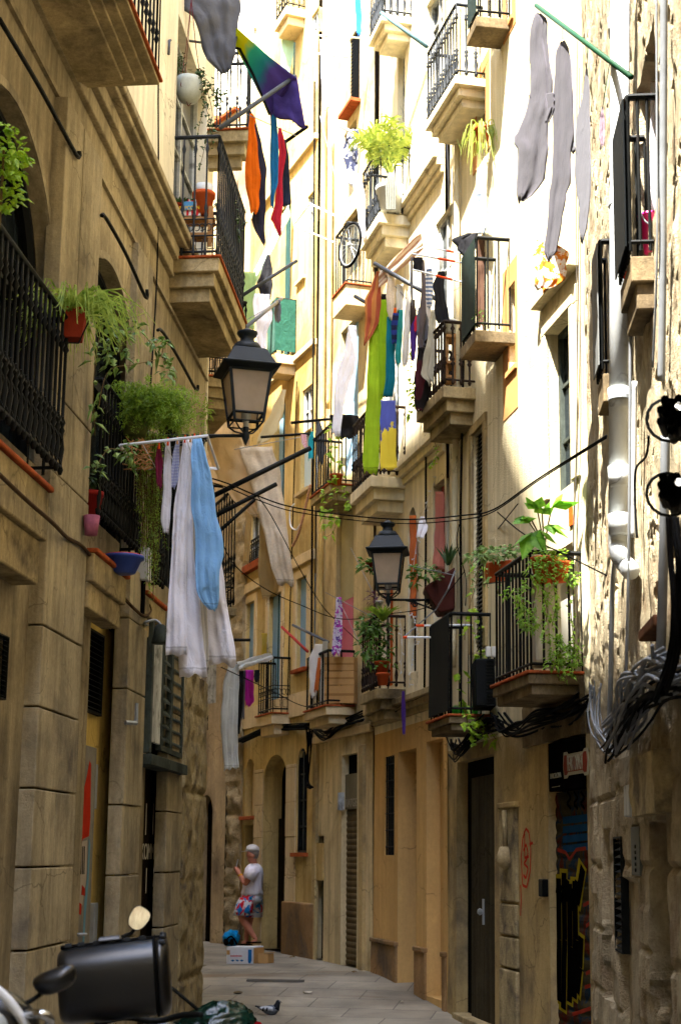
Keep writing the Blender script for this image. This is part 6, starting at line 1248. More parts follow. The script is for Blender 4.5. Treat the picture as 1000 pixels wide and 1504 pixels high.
for pts in (((292, 112), (305, 118), (318, 140), (322, 160)), ((296, 114), (300, 150), (292, 190), (288, 225)), ((300, 120), (312, 165), (305, 200), (294, 245)), ((290, 112), (298, 102)), ((306, 125), (320, 140), (330, 138)), ((300, 150), (312, 190), (310, 215))): vine(m, st, UP(*[(x, y, Yb - .05) for x, y in pts]), 46, .045, .036, rr, .05)
m.build('leaves', g_dark, t); st.build('stems', m_stem, t)
# things on the upper left balcony
Yb = Y5 + .22; zfl = zb5 + .03
def at5(px, py, Yk=None): return U(px, py, Yk or Yb)
c = at5(299, 316); t = plant('potted_plant', 'terracotta pot with a white pot inside on the upper left balcony', c); s_ = Yb / FPX
pot(c, 12 * s_, 17 * s_, 37 * s_, m_terra, t); pot(c + V((0, 0, 33 * s_)), 13 * s_, 15.5 * s_, 17 * s_, m_plasticw, t, rim=False, name='inner_pot')
m = MB(); rr = random.Random(2); cluster(m, c + V((-.02, .0, .27)), (.06, .05, .03), 10, .08, .03, rr); m.build('leaves', g_ivy, t)
c = at5(264, 318); t = plant('potted_plant', 'broad strap leaved plant beside the striped box on the upper left balcony', c)
m = MB()
for k in range(22):
    a = rr.uniform(0, 6.28); L = rr.uniform(.1, .2); blade(m, [c + V((math.cos(a) * L * u, math.sin(a) * L * .7 * u, .28 * u - .12 * u * u)) for u in (0, .3, .6, .8, 1)], .045, rr)
m.build('leaves', g_dark, t); pot(c, .05, .07, .12, m_terrad, t)
c0 = at5(281, 320); t = thing('popcorn_box', 'red and white striped popcorn box on the upper left balcony', 'box', c0); w_ = 17 * s_; h_ = 27 * s_
m = MB(); m.hexa([c0 + V(v) for v in ((-w_ * .9, -w_ * .5, 0), (w_ * .9, -w_ * .5, 0), (w_ * .9, w_ * .5, 0), (-w_ * .9, w_ * .5, 0), (-w_, -w_ * .6, h_), (w_, -w_ * .6, h_), (w_, w_ * .6, h_), (-w_, w_ * .6, h_))]); bx = m.build('box_body', M('white_card', '#cfcac2', .6, .03, 5), t)
for k in range(4):
    x0 = -w_ + (2 * k + .3) * w_ / 4; m = MB(); m.hexa([c0 + V(v) for v in ((x0 * .9, -w_ * .53, 0), (x0 * .9 + w_ * .2, -w_ * .53, 0), (x0 * .9 + w_ * .2, -w_ * .5, 0), (x0 * .9, -w_ * .5, 0), (x0, -w_ * .63, h_), (x0 + w_ * .24, -w_ * .63, h_), (x0 + w_ * .24, -w_ * .6, h_), (x0, -w_ * .6, h_))]); m.build('red_stripe', M('red_card', '#b5242c', .6, .05, 5), bx)
m = MB(); m.hexa([c0 + V(v) for v in ((-w_ * .8, -w_ * .66, h_ * .3), (w_ * .5, -w_ * .66, h_ * .3), (w_ * .5, -w_ * .64, h_ * .3), (-w_ * .8, -w_ * .64, h_ * .3), (-w_ * .8, -w_ * .68, h_ * .85), (w_ * .5, -w_ * .68, h_ * .85), (w_ * .5, -w_ * .66, h_ * .85), (-w_ * .8, -w_ * .66, h_ * .85))]); m.build('blue_label', M('blue_card', '#4a7fa5', .6, .05, 5), bx)
text('POPCORN', h_ * .34, M('yellow_card', '#d9b52a', .6, .05, 5), bx, 'lettering', org=c0 + V((-w_ * .12, -w_ * .70, h_ * .42)), axes=(V((1, 0, .05)), V((0, 0, 1)), V((0, -1, 0))), sx=.75)
t = thing('wooden_stool', 'low slatted wooden stand holding the pots on the upper left balcony', 'stand', at5(285, 366))
for x0, x1, y in ((258, 316, 322), (262, 312, 345)):
    m = MB(); a, b = at5(x0, y), at5(x1, y); m.hexa([a + V(v) for v in ((0, -.06, -.025), (0, .12, -.025), (0, .12, 0), (0, -.06, 0))][:4] + [b + V(v) for v in ((0, -.06, -.025), (0, .12, -.025), (0, .12, 0), (0, -.06, 0))]); m.build('shelf', M('raw_wood', '#9c7449', .7, .2, 6, .2), t)
for x in (258, 311):
    m = MB(); a, b = at5(x - 3, 366), at5(x, 308); m.hexa([a + V(v) for v in ((-.02, -.085, 0), (.025, -.085, 0), (.025, -.06, 0), (-.02, -.06, 0))] + [b + V(v) for v in ((-.02, -.085, 0), (.025, -.085, 0), (.025, -.06, 0), (-.02, -.06, 0))]); m.build('leg', MC['raw_wood'], t)
t = plant('potted_plant', 'small dark bush behind the railing bars of the upper left balcony', at5(338, 345, Y5f - .6)); m = MB()
for (x, y) in ((330, 298), (342, 310), (336, 330), (346, 335), (333, 320)): cluster(m, U(x, y, Y5f - .55), (.09, .2, .08), 16, .10, .045, rr)
m.build('leaves', g_dark, t)
# palm
rr = random.Random(12); Yp = 16.75; c = U(573, 262, Yp); t = plant('potted_palm', 'sunlit palm in a pot on the ornate balcony of the peach building', U(573, 312, Yp)); m = MB()
for k in range(26):
    a = rr.uniform(0, 6.28); L = rr.uniform(.25, .5); h = rr.uniform(.55, .95); pts = [c + V((math.cos(a) * L * u, math.sin(a) * L * .6 * u, h * 1.35 * u - h * .6 * u ** 2.5)) for u in [i / 9 for i in range(10)]]; blade(m, pts, .01, rr)
    for i in range(3, 10):
        for sgn in (-1, 1):
            for q in range(2): d = (pts[i] - pts[i - 1]).normalized(); s2 = d.cross(V((0, .6, .8))).normalized() * sgn; p = pts[i].lerp(pts[i - 1], rr.random()); blade(m, [p, p + (s2 + d * .9).normalized() * .1, p + (s2 + d * .8).normalized() * .18 - V((0, 0, .05))], .016, rr)
m.build('fronds', g_palm, t); pot(U(573, 312, Yp), .13, .17, .34, m_plasticw, t)
t = thing('folded_chair', 'folded grey chair standing on the palm balcony', 'chair', U(574, 310, 16.5)); m = MB()
for i in range(6): m.tube([U(568 + 2.4 * i, 308, 16.5), U(567 + 2.6 * i, 275, 16.55), U(571 + 1.6 * i, 254, 16.6)], .012, 5)
m.build('seat_slats', M('grey_plastic', '#5f6058', .6, .1, 6), t)
# vine at the black net balcony
def vineplant(name, label, base, Yv, runs, n, L, w, mat, seed, spread=.03):
    rr = random.Random(seed); t = plant(name, label, U(*base, Yv)); m = MB(); st = MB()
    for pts in runs: vine(m, st, UP(*[(x, y, Yv) for x, y in pts]), n, L, w, rr, spread)
    m.build('leaves', mat, t); st.build('stems', m_stem, t); return t
t = vineplant('hanging_vine', 'heart leaved vine hanging far below the black net balcony', (495, 712), 18.4, [((484, 615), (485, 650), (482, 680)), ((498, 642), (497, 680), (492, 710), (497, 745), (490, 780), (475, 790)), ((502, 690), (505, 720), (510, 735), (513, 752)), ((490, 700), (488, 740), (487, 772)), ((476, 720), (473, 745), (475, 770))], 17, .10, .09, g_bright, 21)
pot(U(494, 712, 18.5), .06, .085, .14, m_terra, t)
vineplant('hanging_vine', 'thin vine with a few leaves hanging beside the towel balcony', (604, 560), 15.6, [((606, 480), (604, 520), (602, 560), (600, 610)), ((610, 560), (608, 600))], 34, .07, .05, g_bright, 22)
vineplant('hanging_vine', 'small yellowish vine hanging under the laundry balcony', (640, 640), 15.3, [((637, 645), (641, 660), (640, 672)), ((641, 668), (637, 680), (634, 682))], 7, .06, .05, g_bright, 23)
rr = random.Random(31); Yd = 15.75; t = plant('balcony_plants', 'dense ivy filling the peach balcony beside the small lamp', U(555, 1005, Yd)); m = MB()
for (x, y, r, n) in ((540, 915, .13, 50), (548, 935, .16, 60), (560, 925, .14, 50), (536, 950, .1, 30), (552, 965, .15, 50), (566, 955, .12, 36), (570, 975, .08, 18), (531, 925, .07, 18)): cluster(m, U(x, y, Yd + .1), (r, r, r), n, .075, .055, rr)
m.build('leaves', g_ivy, t); pot(U(562, 1006, Yd), .05, .07, .13, m_terra, t); pot(U(561, 990, Yd + .1), .055, .08, .14, m_terra, t)
t = plant('fern_tuft', 'feathery fern tuft at the top of the ivy balcony', U(566, 905, Yd)); m = MB()
for k in range(30):
    a = rr.uniform(0, 6.28); c = U(562, 912, Yd); L = rr.uniform(.1, .25); blade(m, [c + V((math.cos(a) * L * u, math.sin(a) * L * u, .3 * u - .15 * u * u)) for u in (0, .3, .6, 1)], .025, rr)
m.build('leaves', g_fern, t)
t = plant('hanging_plant', 'dark purple hanging plant in a white pot under the small lamp', U(556, 895, 15.9)); m = MB(); cluster(m, U(556, 878, 15.9), (.13, .1, .1), 70, .08, .02, rr); m.build('leaves', g_purple, t); pot(U(556, 893, 15.9), .03, .05, .08, m_plasticw, t)
t = plant('hanging_plant', 'green leaves hanging beside the small lamp on its left', U(545, 830, 16)); m = MB(); cluster(m, U(543, 832, 16), (.13, .08, .09), 40, .10, .06, rr); m.build('leaves', g_ivy, t); pot(U(548, 838, 16.1), .05, .08, .1, m_terrad, t)
# brown planter between small lamp and plank door
Yq = 14.9; t = plant('hanging_planter', 'big brown planter hanging above the lamp bracket', U(648, 885, Yq)); m = MB(); pp = [((627, 860), (668, 828)), ((640, 892), (668, 880))]
a, b, c2_, d2 = U(622, 862, Yq), U(668, 832, Yq), U(668, 895, Yq), U(645, 900, Yq); k = V((0, .35, 0)); m.hexa([d2, c2_, c2_ + k, d2 + k, a, b, b + k, a + k]); m.build('trough', M('brown_plastic', '#40201a', .5, .15, 6), t, bevel=.02); m = MB()
for (x, y, r, n) in ((612, 838, .1, 34), (628, 840, .1, 34), (640, 845, .08, 20), (608, 852, .07, 14)): cluster(m, U(x, y, Yq), (r, r, r * .7), n, .07, .05, rr)
m.build('leaves', g_ivy, t); m = MB()
for k in range(16): a = rr.uniform(0, 6.28); c = U(658, 830, Yq); L = rr.uniform(.06, .16); blade(m, [c + V((math.cos(a) * L * u, math.sin(a) * L * u, .26 * u - .05 * u * u)) for u in (0, .3, .6, 1)], .03, rr)
m.build('aloe_leaves', g_dark, t)
# terracotta trough on the plant balcony end
Yt = 12.55; t = plant('planter_trough', 'terracotta trough hung outside the plant balcony with ivy spilling out', U(732, 858, Yt)); m = MB(); 
m.hexa([U(713, 857, Yt + .15), U(748, 852, Yt - .1), U(748, 852, Yt + .1), U(713, 857, Yt + .35), U(711, 827, Yt + .15), U(751, 822, Yt - .1), U(751, 822, Yt + .12), U(711, 827, Yt + .37)]); m.build('trough', m_terra, t, bevel=.008)
m = MB(); m.tube([U(709, 826, Yt + .12), U(709, 858, Yt + .12), U(752, 853, Yt - .14), U(754, 822, Yt - .14)], .005, 4); m.build('holder', m_iron, t)
m = MB(); st = MB()
for (x, y, r, n) in ((700, 815, .09, 34), (715, 812, .1, 40), (735, 812, .1, 40), (752, 808, .09, 34), (765, 812, .05, 14), (752, 845, .05, 14)): cluster(m, U(x, y, Yt), (r, r, r * .6), n, .065, .05, rr)
for pts in (((716, 825), (717, 845), (715, 862)), ((733, 822), (733, 845), (731, 872)), ((700, 820), (690, 835), (688, 850)), ((705, 835), (695, 850), (692, 862))): vine(m, st, UP(*[(x, y, Yt - .15) for x, y in pts]), 12, .04, .03, rr)
m.build('leaves', leaf_mat('silvery_ivy', '#4a6a2c', '#8aa860', .35), t); st.build('stems', m_stem, t)
# plants of the plant balcony
Ye = WE.P(i_be1[1] - .03, .42, 0).y - .02; t = plant('trailing_plants', 'mass of trailing green plants over the plant balcony railing', U(805, 985, Ye)); m = MB(); st = MB()
for (x, y, r, n) in ((790, 825, .1, 50), (810, 822, .1, 60), (826, 838, .09, 46), (800, 842, .1, 50), (780, 835, .06, 26), (840, 850, .06, 30), (770, 905, .07, 40), (765, 890, .06, 28), (775, 920, .06, 34), (758, 872, .05, 20), (745, 872, .05, 16), (785, 910, .05, 26), (812, 945, .08, 46), (825, 960, .1, 70), (838, 965, .09, 60), (845, 950, .06, 30), (815, 972, .08, 50), (832, 985, .07, 40), (800, 880, .05, 24)): cluster(m, U(x, y, Ye - .15), (r, r * .8, r), n, .042, .03, rr)
for pts in (((800, 830), (798, 870), (803, 900), (797, 930)), ((812, 850), (815, 890), (810, 920)), ((835, 850), (838, 900), (842, 950), (838, 990)), ((770, 850), (768, 890), (775, 930)), ((790, 840), (784, 880), (778, 930)), ((822, 930), (822, 960), (820, 1000))): vine(m, st, UP(*[(x, y, Ye - .15) for x, y in pts]), 46, .045, .032, rr, .035)
m.build('leaves', leaf_mat('fresh_leaf', '#4f7a1c', '#9abf45', .45), t); st.build('stems', m_stem, t)
t = plant('fig_plant', 'broad leaved fig like plant rising above the plant balcony', U(800, 850, Ye + .1)); m = MB(); st = MB()
for (x, y, bx_, L, dx, dz) in ((775, 765, 792, .2, -1, -.1), (785, 748, 795, .18, -.5, .5), (815, 745, 800, .24, 1, .25), (772, 782, 794, .26, -.4, -.9), (790, 778, 796, .24, .2, -1), (808, 770, 800, .2, .8, -.6), (762, 760, 790, .14, -1, -.3), (795, 755, 797, .16, .2, .4)):
    p = U(x + (bx_ - x) * .35, y, Ye + .05); st.tube(smooth([U(800, 850, Ye + .1), U((bx_ + 800) / 2, 800, Ye + .1), p]), .006, 5)
    for q in range(3): leaf(m, p, V((dx + (q - 1) * .7, -.5, dz + abs(q - 1) * .2)), L * (1 if q == 1 else .75), L * .62, rr, .15)
m.build('leaves', g_fig, t); st.build('stems', m_stem, t); pot(U(800, 856, Ye + .05), .08, .11, .2, m_terra, t)
c = U(820, 855, Ye); t = plant('potted_plant', 'orange pot half hidden by trailers on the plant balcony', c); pot(c, .06, .09, .16, m_terra, t); m = MB(); cluster(m, c + V((0, 0, .2)), (.08, .07, .06), 40, .05, .035, rr); m.build('leaves', g_bright, t)
t = thing('white_cabinet', 'pale cabinet standing behind the plants on the balcony', 'cabinet', U(805, 985, Ye + .25)); m = MB(); p0, p1 = U(787, 975, Ye + .2), U(826, 975, Ye + .2); h = U(787, 858, Ye + .2).z - p0.z
m.wbox(p0.x, p1.x, p0.y, p0.y + .3, p0.z, p0.z + h); cb = m.build('cabinet_body', M('off_white_cabinet', '#b5ae9c', .6, .08, 4), t, bevel=.006); m = MB(); m.wbox(p0.x - .02, p1.x + .02, p0.y - .02, p0.y + .32, p0.z + h + .002, p0.z + h + .03); m.build('top_board', MC['off_white_cabinet'], t); m = MB(); xm = (p0.x + p1.x) / 2
for a, b in ((p0.x + .015, xm - .006), (xm + .006, p1.x - .015)): m = MB(); m.wbox(a, b, p0.y - .012, p0.y - .001, p0.z + .03, p0.z + h - .03); m.build('door', MC['off_white_cabinet'], t)
# climbing vine at the ribbed sheet balcony
vineplant('climbing_vine', 'thin young vine climbing past the closed grey shutter', (690, 1060), 13.9, [((704, 830), (697, 865), (685, 905), (682, 940)), ((698, 890), (697, 930), (705, 965)), ((704, 960), (698, 975), (697, 1000)), ((676, 985), (674, 1020), (686, 1045))], 11, .10, .08, g_bright, 41, .04)
vineplant('trailing_vine', 'leafy vine trailing under the grass mat balcony', (705, 1060), 13.6, [((683, 1040), (686, 1060), (690, 1080)), ((700, 1050), (705, 1068), (712, 1085)), ((712, 1055), (720, 1075), (730, 1088)), ((690, 1065), (697, 1080), (700, 1092)), ((735, 1082), (742, 1090))], 13, .085, .07, g_bright, 42, .04)
rr = random.Random(44); m = MB(); zt_ = WE.P(0, 0, i_be2[2]).z
t = thing('grass_mat', 'bright green artificial grass strip on the balcony behind the ribbed sheet', 'grass mat', U(682, 1048, 14.2))
for k in range(900): p = U(rr.uniform(665, 699), 1050, rr.uniform(14.05, 14.3)); p.z = i_be2[2] + .03; leaf(m, p, V((rr.uniform(-.3, .3), rr.uniform(-.4, .2), 1)), rr.uniform(.08, .13), .012, rr, .0)
m.build('blades', leaf_mat('plastic_grass', '#2f9a1f', '#4fc22f', .3), t)
# spider plants at the cream building window
rr = random.Random(46); c = WE.hit(708, 190, .12); t = plant('spider_plant', 'sunlit spider plant on the cream building window ledge, upper right', c); m = MB()
for k in range(60):
    a = rr.uniform(0, 6.28); L = rr.uniform(.12, .28); blade(m, [c + V((math.cos(a) * L * u, math.sin(a) * L * u, .3 * u - (.35 + rr.uniform(0, .5)) * u * u)) for u in [i / 6 for i in range(7)]], .014, rr)
m.build('leaves', g_palm, t); pot(c - V((0, 0, .12)), .06, .08, .13, m_terra, t)
t = plant('small_weed', 'small green weed at the foot of the brown net', WE.hit(703, 470, .3)); m = MB(); cluster(m, WE.hit(703, 468, .3), (.06, .05, .1), 50, .03, .02, rr); m.build('leaves', g_ivy, t)
t = plant('small_fern', 'small fern growing on the house corner beside the big lamp', WK.hit(305, 625, .1)); m = MB(); cluster(m, U(304, 605, 14.9), (.05, .05, .12), 60, .08, .015, rr); m.build('leaves', g_fern, t)
t = plant('hanging_basket', 'wire basket with a dry plant on the balcony left of the big lamp', U(317, 522, 15.6)); pot(U(317, 523, 15.6), .05, .09, .13, M('dry_coir', '#6d4628', .9, .3, 12, .4), t, rim=False, name='basket'); m = MB(); cluster(m, U(317, 505, 15.6), (.07, .05, .05), 40, .06, .015, rr); m.build('dry_leaves', m_stem, t)
# ================================================================ things on balconies and ledges
def crate(name, label, cat, W, px0, px1, yt, yb, o0, o1, mat, parts=()): 
    pass
c = WL.hit(134, 786, .16); t = plant('potted_plant', 'pot wrapped in pink lace standing on the second left ledge', c); pot(WL.hit(134, 786, .16), .045, .06, .14, M('pink_wrap', '#9a5a72', .7, .2, 10), t, rim=False)
c = WL.hit(134, 760, .12); t = plant('flower_pot', 'tall dark red pot behind the pink one on the second left ledge', c, 'pot'); pot(WL.hit(134, 762, .1), .06, .08, .2, M('dark_red_plastic', '#7a1f1c', .5, .1, 6), t); m = MB(); cluster(m, WL.hit(135, 700, .1), (.06, .06, .06), 30, .07, .04, random.Random(3)); m.build('leaves', g_dark, t)
c = WL.hit(180, 842, .2); t = thing('washing_up_bowl', 'blue plastic bowl on the second left ledge', 'bowl', c); pot(c, .1, .15, .13, M('blue_plastic', '#1f3f9a', .4, .08, 5, spec=.5), t, 24, name='bowl'); m = MB(); m.tube([c + V((.155 * math.cos(a), .155 * math.sin(a), .13)) for a in [PI * 2 * i / 20 for i in range(21)]], .006, 5); m.build('orange_rim', MC['orange_plastic'], t)
c = U(957, 372, 7.35); t = thing('bucket', 'bright pink bucket on the balcony at the right edge', 'bucket', c); m = MB(); s_ = 7.35 / FPX; m.lathe([(12 * s_, 0), (17 * s_, 60 * s_), (18.5 * s_, 60 * s_), (18.5 * s_, 65 * s_), (16.5 * s_, 65 * s_), (15 * s_, 50 * s_)], c, 24); m.build('bucket_body', M('pink_plastic', '#d8207a', .35, .05, 5, spec=.5), t, smooth=True); m = MB(); m.tube([c + V((18 * s_ * math.cos(a), -19 * s_ * abs(math.sin(a)) * .3 - 18 * s_, 62 * s_ - 25 * s_ * math.sin(a))) for a in [PI * i / 12 for i in range(13)]], .004, 5); m.build('wire_handle', m_steel, t)
cloth('red_cloth', 'orange red cloth hanging through the floor of the pink bucket balcony', 'cloth', 7.5, [(385, 932, 942), (400, 918, 936), (408, 915, 930)], cloth_mat('orange_red_cloth', '#d93a1c', .1), 2, .02)
# bicycle wheel
c = U(514, 360, 17.0); t = thing('bicycle_wheel', 'bicycle wheel hung upright on the end of the small balcony', 'bicycle wheel', c); s_ = 17 / FPX; ax_ = V((.38, 1, 0)).normalized(); e1 = V((.40, -.15, 0)); e1 = V((1, -.38, 0)).normalized(); k1 = .42
def ell(r, a): return c + V((1, -1.9, 0)).normalized() * (r * math.cos(a)) + V((0, 0, r * math.sin(a)))
m = MB(); m.tube([ell(.285, 2 * PI * i / 32) for i in range(33)], .018, 7, cap=False); m.build('tyre', m_cable, t, smooth=True)
m = MB(); m.tube([ell(.262, 2 * PI * i / 32) for i in range(33)], .010, 6, cap=False); m.build('rim', m_steel, t, smooth=True)
m = MB(); [m.tube([c, ell(.26, 2 * PI * i / 18)], .0022, 3) for i in range(18)]; m.build('spokes', m_steel, t); m = MB(); m.lathe([(.02, -.04), (.03, -.02), (.03, .02), (.02, .04)], c, 10, axes=(V((1, -1.9, 0)).normalized(), V((0, 0, 1)), V((1.9, 1, 0)).normalized())); m.build('hub', m_steel, t)
# cardboard boxes on the balcony
m_card = M('cardboard', '#b08a58', .8, .08, 4, .1); m_tape = M('packing_tape', '#8f6c40', .5, .05, 4)
for k, (yt, yb) in enumerate(((965, 985), (986, 1006), (1007, 1033))):
    a, b = U(476, yb, 19.05), U(520, yb, 18.75); z1 = U(476, yt, 19.05).z; dv = V((.15, .32, 0)); t = thing('cardboard_box', ['flat cardboard box on top of the balcony stack', 'flat cardboard box in the middle of the balcony stack', 'cardboard box at the bottom of the balcony stack'][k], 'box', a, 'cardboard boxes stacked on the balcony')
    h = V((0, 0, z1 - a.z)); m = MB(); m.hexa([a, b, b + dv, a + dv, a + h, b + h, b + dv + h, a + dv + h]); bx = m.build('carton', m_card, t, bevel=.006)
    nn = V((.0, -.003, 0)); m = MB(); l_ = lambda f, g: a.lerp(b, f) + h * g + nn; m.quad(l_(0, .42), l_(1, .42), l_(1, .56), l_(0, .56)); m.build('tape_strip', m_tape, bx)
c = U(661, 489, 14.75); t = thing('bucket', 'small white bucket on the shelf of the laundry balcony', 'bucket', c); pot(c, .055, .075, .14, m_plasticw, t, name='bucket_body')
t = thing('wooden_shelf', 'wooden shelf unit at the end of the laundry balcony', 'shelf', U(661, 562, 14.75))
for x in (656, 667): m = MB(); m.tube([U(x, 562, 14.75), U(x, 490, 14.75)], .018, 4); m.build('upright', MC['raw_wood'], t)
for y in (492, 531, 552): m = MB(); a, b = U(655, y, 14.7), U(668, y, 14.7); m.wbox(a.x, b.x, a.y, a.y + .25, a.z - .02, a.z + .01); m.build('shelf_board', MC['raw_wood'], t)
# air conditioner and floodlights under the plant balcony
c = U(712, 1035, 13.3); t = thing('air_conditioner', 'black air conditioning box hung left of the plant balcony', 'air conditioner', c); a, b = U(699, 1038, 13.35), U(728, 1038, 13.35); zt2 = U(712, 967, 13.35).z
m = MB(); m.wbox(a.x, b.x, 13.35, 13.75, a.z, zt2); bx = m.build('casing', M('black_casing', '#181a1b', .5, .1, 6), t, bevel=.015)
m = MB(); n = 14; xm = a.x + (b.x - a.x) * .55
for k in range(n): z = a.z + (zt2 - a.z) * (k + .5) / n; m.wbox(xm, b.x - .015, 13.335, 13.348, z - .008, z + .008)
m.build('fan_grille', m_iron, bx); m = MB(); m.wbox(a.x + .01, xm - .01, 13.338, 13.349, a.z + .02, zt2 - .02); m.build('side_panel', MC['black_casing'], bx)
for k, x in enumerate((717, 726)):
    c = U(x, 957, 13.4); t = thing('floodlight', ['small pale floodlight over the air conditioner, left one', 'small pale floodlight over the air conditioner, right one'][k], 'floodlight', c, 'floodlights over the air conditioner'); m = MB(); m.wbox(c.x - .026, c.x + .026, c.y, c.y + .05, c.z - .05, c.z + .05); m.build('housing', m_plasticw, t, bevel=.01); m = MB(); m.tube([c + V((0, .03, -.05)), c + V((.0, .05, -.13))], .01, 5); m.build('arm', m_iron, t)
c = WL.hit(236, 928, .3); t = thing('floodlight', 'grey floodlight above the louvred shutters on the left', 'floodlight', c); m = MB(); m.lathe([(.03, .06), (.05, .04), (.06, -.03), (.075, -.09), (.07, -.1)], c, 14); m.build('housing', m_shutg, t, smooth=True); m = MB(); m.tube(smooth([c + V((0, 0, .06)), c + V((-.05, .02, .1)), c + V((-.14, .03, .08)), WL.hit(222, 920, .05)]), .012, 6); m.build('arm', m_steel, t, smooth=True)
q = WL.hit(208, 850, .12); t = thing('junction_box', 'small grey meter box high on the second pilaster', 'box', q); m = MB(); s, z = WL.q(208, 850, .1); m.box(WL, s - .06, s + .06, .06, .17, z - .02, z + .26); m.build('casing', m_pvc, t, bevel=.008); m = MB(); m.tube([WL.P(s, .12, z - .02), WL.P(s, .12, z - .3)], .02, 6); m.build('cable_tail', m_cable, t)
q = WL.hit(187, 1058, .12); t = thing('wall_bracket', 'small iron bracket on the second pilaster', 'bracket', q); m = MB(); s, z = WL.q(187, 1062, .1); m.tube([WL.P(s + .06, .1, z), WL.P(s - .02, .17, z)], .02, 6); m.tube([WL.P(s - .02, .17, z - .01), WL.P(s - .02, .17, z + .16)], .016, 6); m.build('bracket_body', m_steel, t)
q = WE.hit(839, 758, .02); t = thing('orange_sign', 'tiny orange notice on the sunlit wall above the plant balcony', 'sign', q); m = MB(); s, z = WE.q(839, 758, 0); m.box(WE, s - .04, s + .04, .003, .012, z - .08, z + .08); m.build('plate', M('orange_notice', '#c4521c', .6, .2, 30), t)
s, z = WL.q(3, 980, .02); t = thing('wall_vent', 'narrow dark vent plate at the left edge of the stone wall', 'vent', WL.P(s, .02, z)); g = slats(WL, s - .06, s + .25, z - .18, z + .18, .03, .03, m_iron, 'vent_slats', t, t=.004, frame=.01)
# fairy lights
for k, run in enumerate((((604, 900), (612, 925), (606, 960), (600, 1010)), ((640, 700), (615, 780), (605, 850)), ((586, 900), (590, 940), (588, 990)))):
    pts = smooth(WP(WD, .06, *run), 6); t = thing('fairy_lights', ['string of tiny white lights right of the ivy balcony', 'string of tiny white lights from the pink curtain to the lamp', 'string of tiny white lights nearest to the ivy balcony'][k], 'string lights', pts[0]); m = MB(); m.tube(pts, .003, 4); m.build('wire', m_alu, t); m = MB(); rr = random.Random(k)
    for p in pts: q = p + rv(rr) * .05; m.tube([p, q], .004, 4); m.lathe([(.008, -.008), (.008, .008)], q, 5)
    m.build('bulbs', m_alu, t)
# ================================================================ street level: carton, bag, pigeon, grate
gz = ground_z
def gpt(px, py, z): r = ray(px, py); return EYE + r * ((z - EYE.z) / r.z)
p = gpt(333, 1416, .2); q = gpt(372, 1416, .2); t = thing('carton', 'white printed carton with an open flap on the paving', 'box', p); h = V((0, 0, .215)); k = V((.12, .25, 0))
m = MB(); m.hexa([p, q, q + k, p + k, p + h, q + h, q + k + h, p + k + h]); cr = m.build('carton_body', M('white_printed_card', '#c4c6c8', .6, .05, 4), t, bevel=.004)
nn = V((0, -.003, 0)); l_ = lambda f, g: p.lerp(q, f) + h * g + nn
m = MB(); m.quad(l_(.82, .05), l_(.9, .05), l_(.94, .2), l_(.94, .85)); m.quad(l_(.82, .05), l_(.94, .85), l_(.8, .85), l_(.8, .2)); m.build('blue_print', M('blue_print_ink', '#1f5f94', .6, .05), cr)
for i in range(3): m = MB(); m.quad(l_(.15 + i * .17, .2 + .05 * (i % 2)), l_(.24 + i * .17, .14), l_(.3 + i * .17, .22), l_(.22 + i * .17, .27)); m.build('blue_print', MC['blue_print_ink'], cr)
m = MB()
for i in range(8): m.quad(l_(.14 + i * .055, .43), l_(.18 + i * .055, .43), l_(.18 + i * .055, .52), l_(.14 + i * .055, .52))
m.build('red_lettering', M('red_print_ink', '#b5404a', .6, .05), cr); m = MB(); m.quad(l_(0, .55), l_(.12, .55), l_(.12, .82), l_(0, .82)); m.build('tape', m_card, cr)
m = MB(); m.hexa([q + V((.005, 0, .005)), q + k + V((.005, 0, .005)), q + k + V((.008, 0, .005)), q + V((.008, 0, .005)), q + V((.005, 0, .2)), q + k + V((.005, 0, .2)), q + k + V((.008, 0, .2)), q + V((.008, 0, .2))]); m.build('end_panel', m_card, cr); m = MB(); a = q + k * .3; m.hexa([a + V((.01, 0, .12)), a + V((.16, .02, .13)), a + k * .6 + V((.16, .02, .13)), a + k * .6 + V((.01, 0, .12)), a + V((.01, 0, .128)), a + V((.16, .02, .138)), a + k * .6 + V((.16, .02, .138)), a + k * .6 + V((.01, 0, .128))]); m.build('open_flap', m_card, cr)
m = MB(); m.hexa([a + V((.02, .0, .002)), a + V((.15, .02, .002)), a + k * .6 + V((.15, .02, .002)), a + k * .6 + V((.02, 0, .002)), a + V((.02, 0, .118)), a + V((.15, .02, .118)), a + k * .6 + V((.15, .02, .118)), a + k * .6 + V((.02, 0, .118))]); m.build('inner_box', m_card, cr)
# rubbish bag
bm_ = bmesh.new(); bmesh.ops.create_icosphere(bm_, subdivisions=5, radius=1); c = V((-1.10, 12.7, .02))
for v in bm_.verts:
    co = v.co.copy(); x, y, z = co; n_ = noise.fractal(co * 1.6 + V((3, 1, 7)), .8, 2, 4); cre = abs(noise.noise(V((x * 2.2, y * 5, z * 7)))) + .3 * abs(noise.noise(V((x * 3 + 3, y * 8, z * 9)))); f = 1 + .07 * n_ - .15 * cre
    X = x * .40 * f; Y_ = y * .26 * f; tap = 1 - .35 * max(0, x) ** 3; Zz = max(0, (z + .62)) * .235 * f * (1 - .28 * max(0, -x)) * (1 + .12 * x)
    pinch = max(0, (x - .8) / .2); Y_ *= 1 - .55 * pinch; v.co = V((X, Y_, Zz)) + c + V((.02, 0, gz(12.7)))
me = bpy.data.meshes.new('rubbish_bag'); bm_.to_mesh(me); bm_.free(); me.polygons.foreach_set('use_smooth', [True] * len(me.polygons))
t = thing('rubbish_bag', 'shiny dark green rubbish bag with a red tie lying on the paving', 'rubbish bag', c)
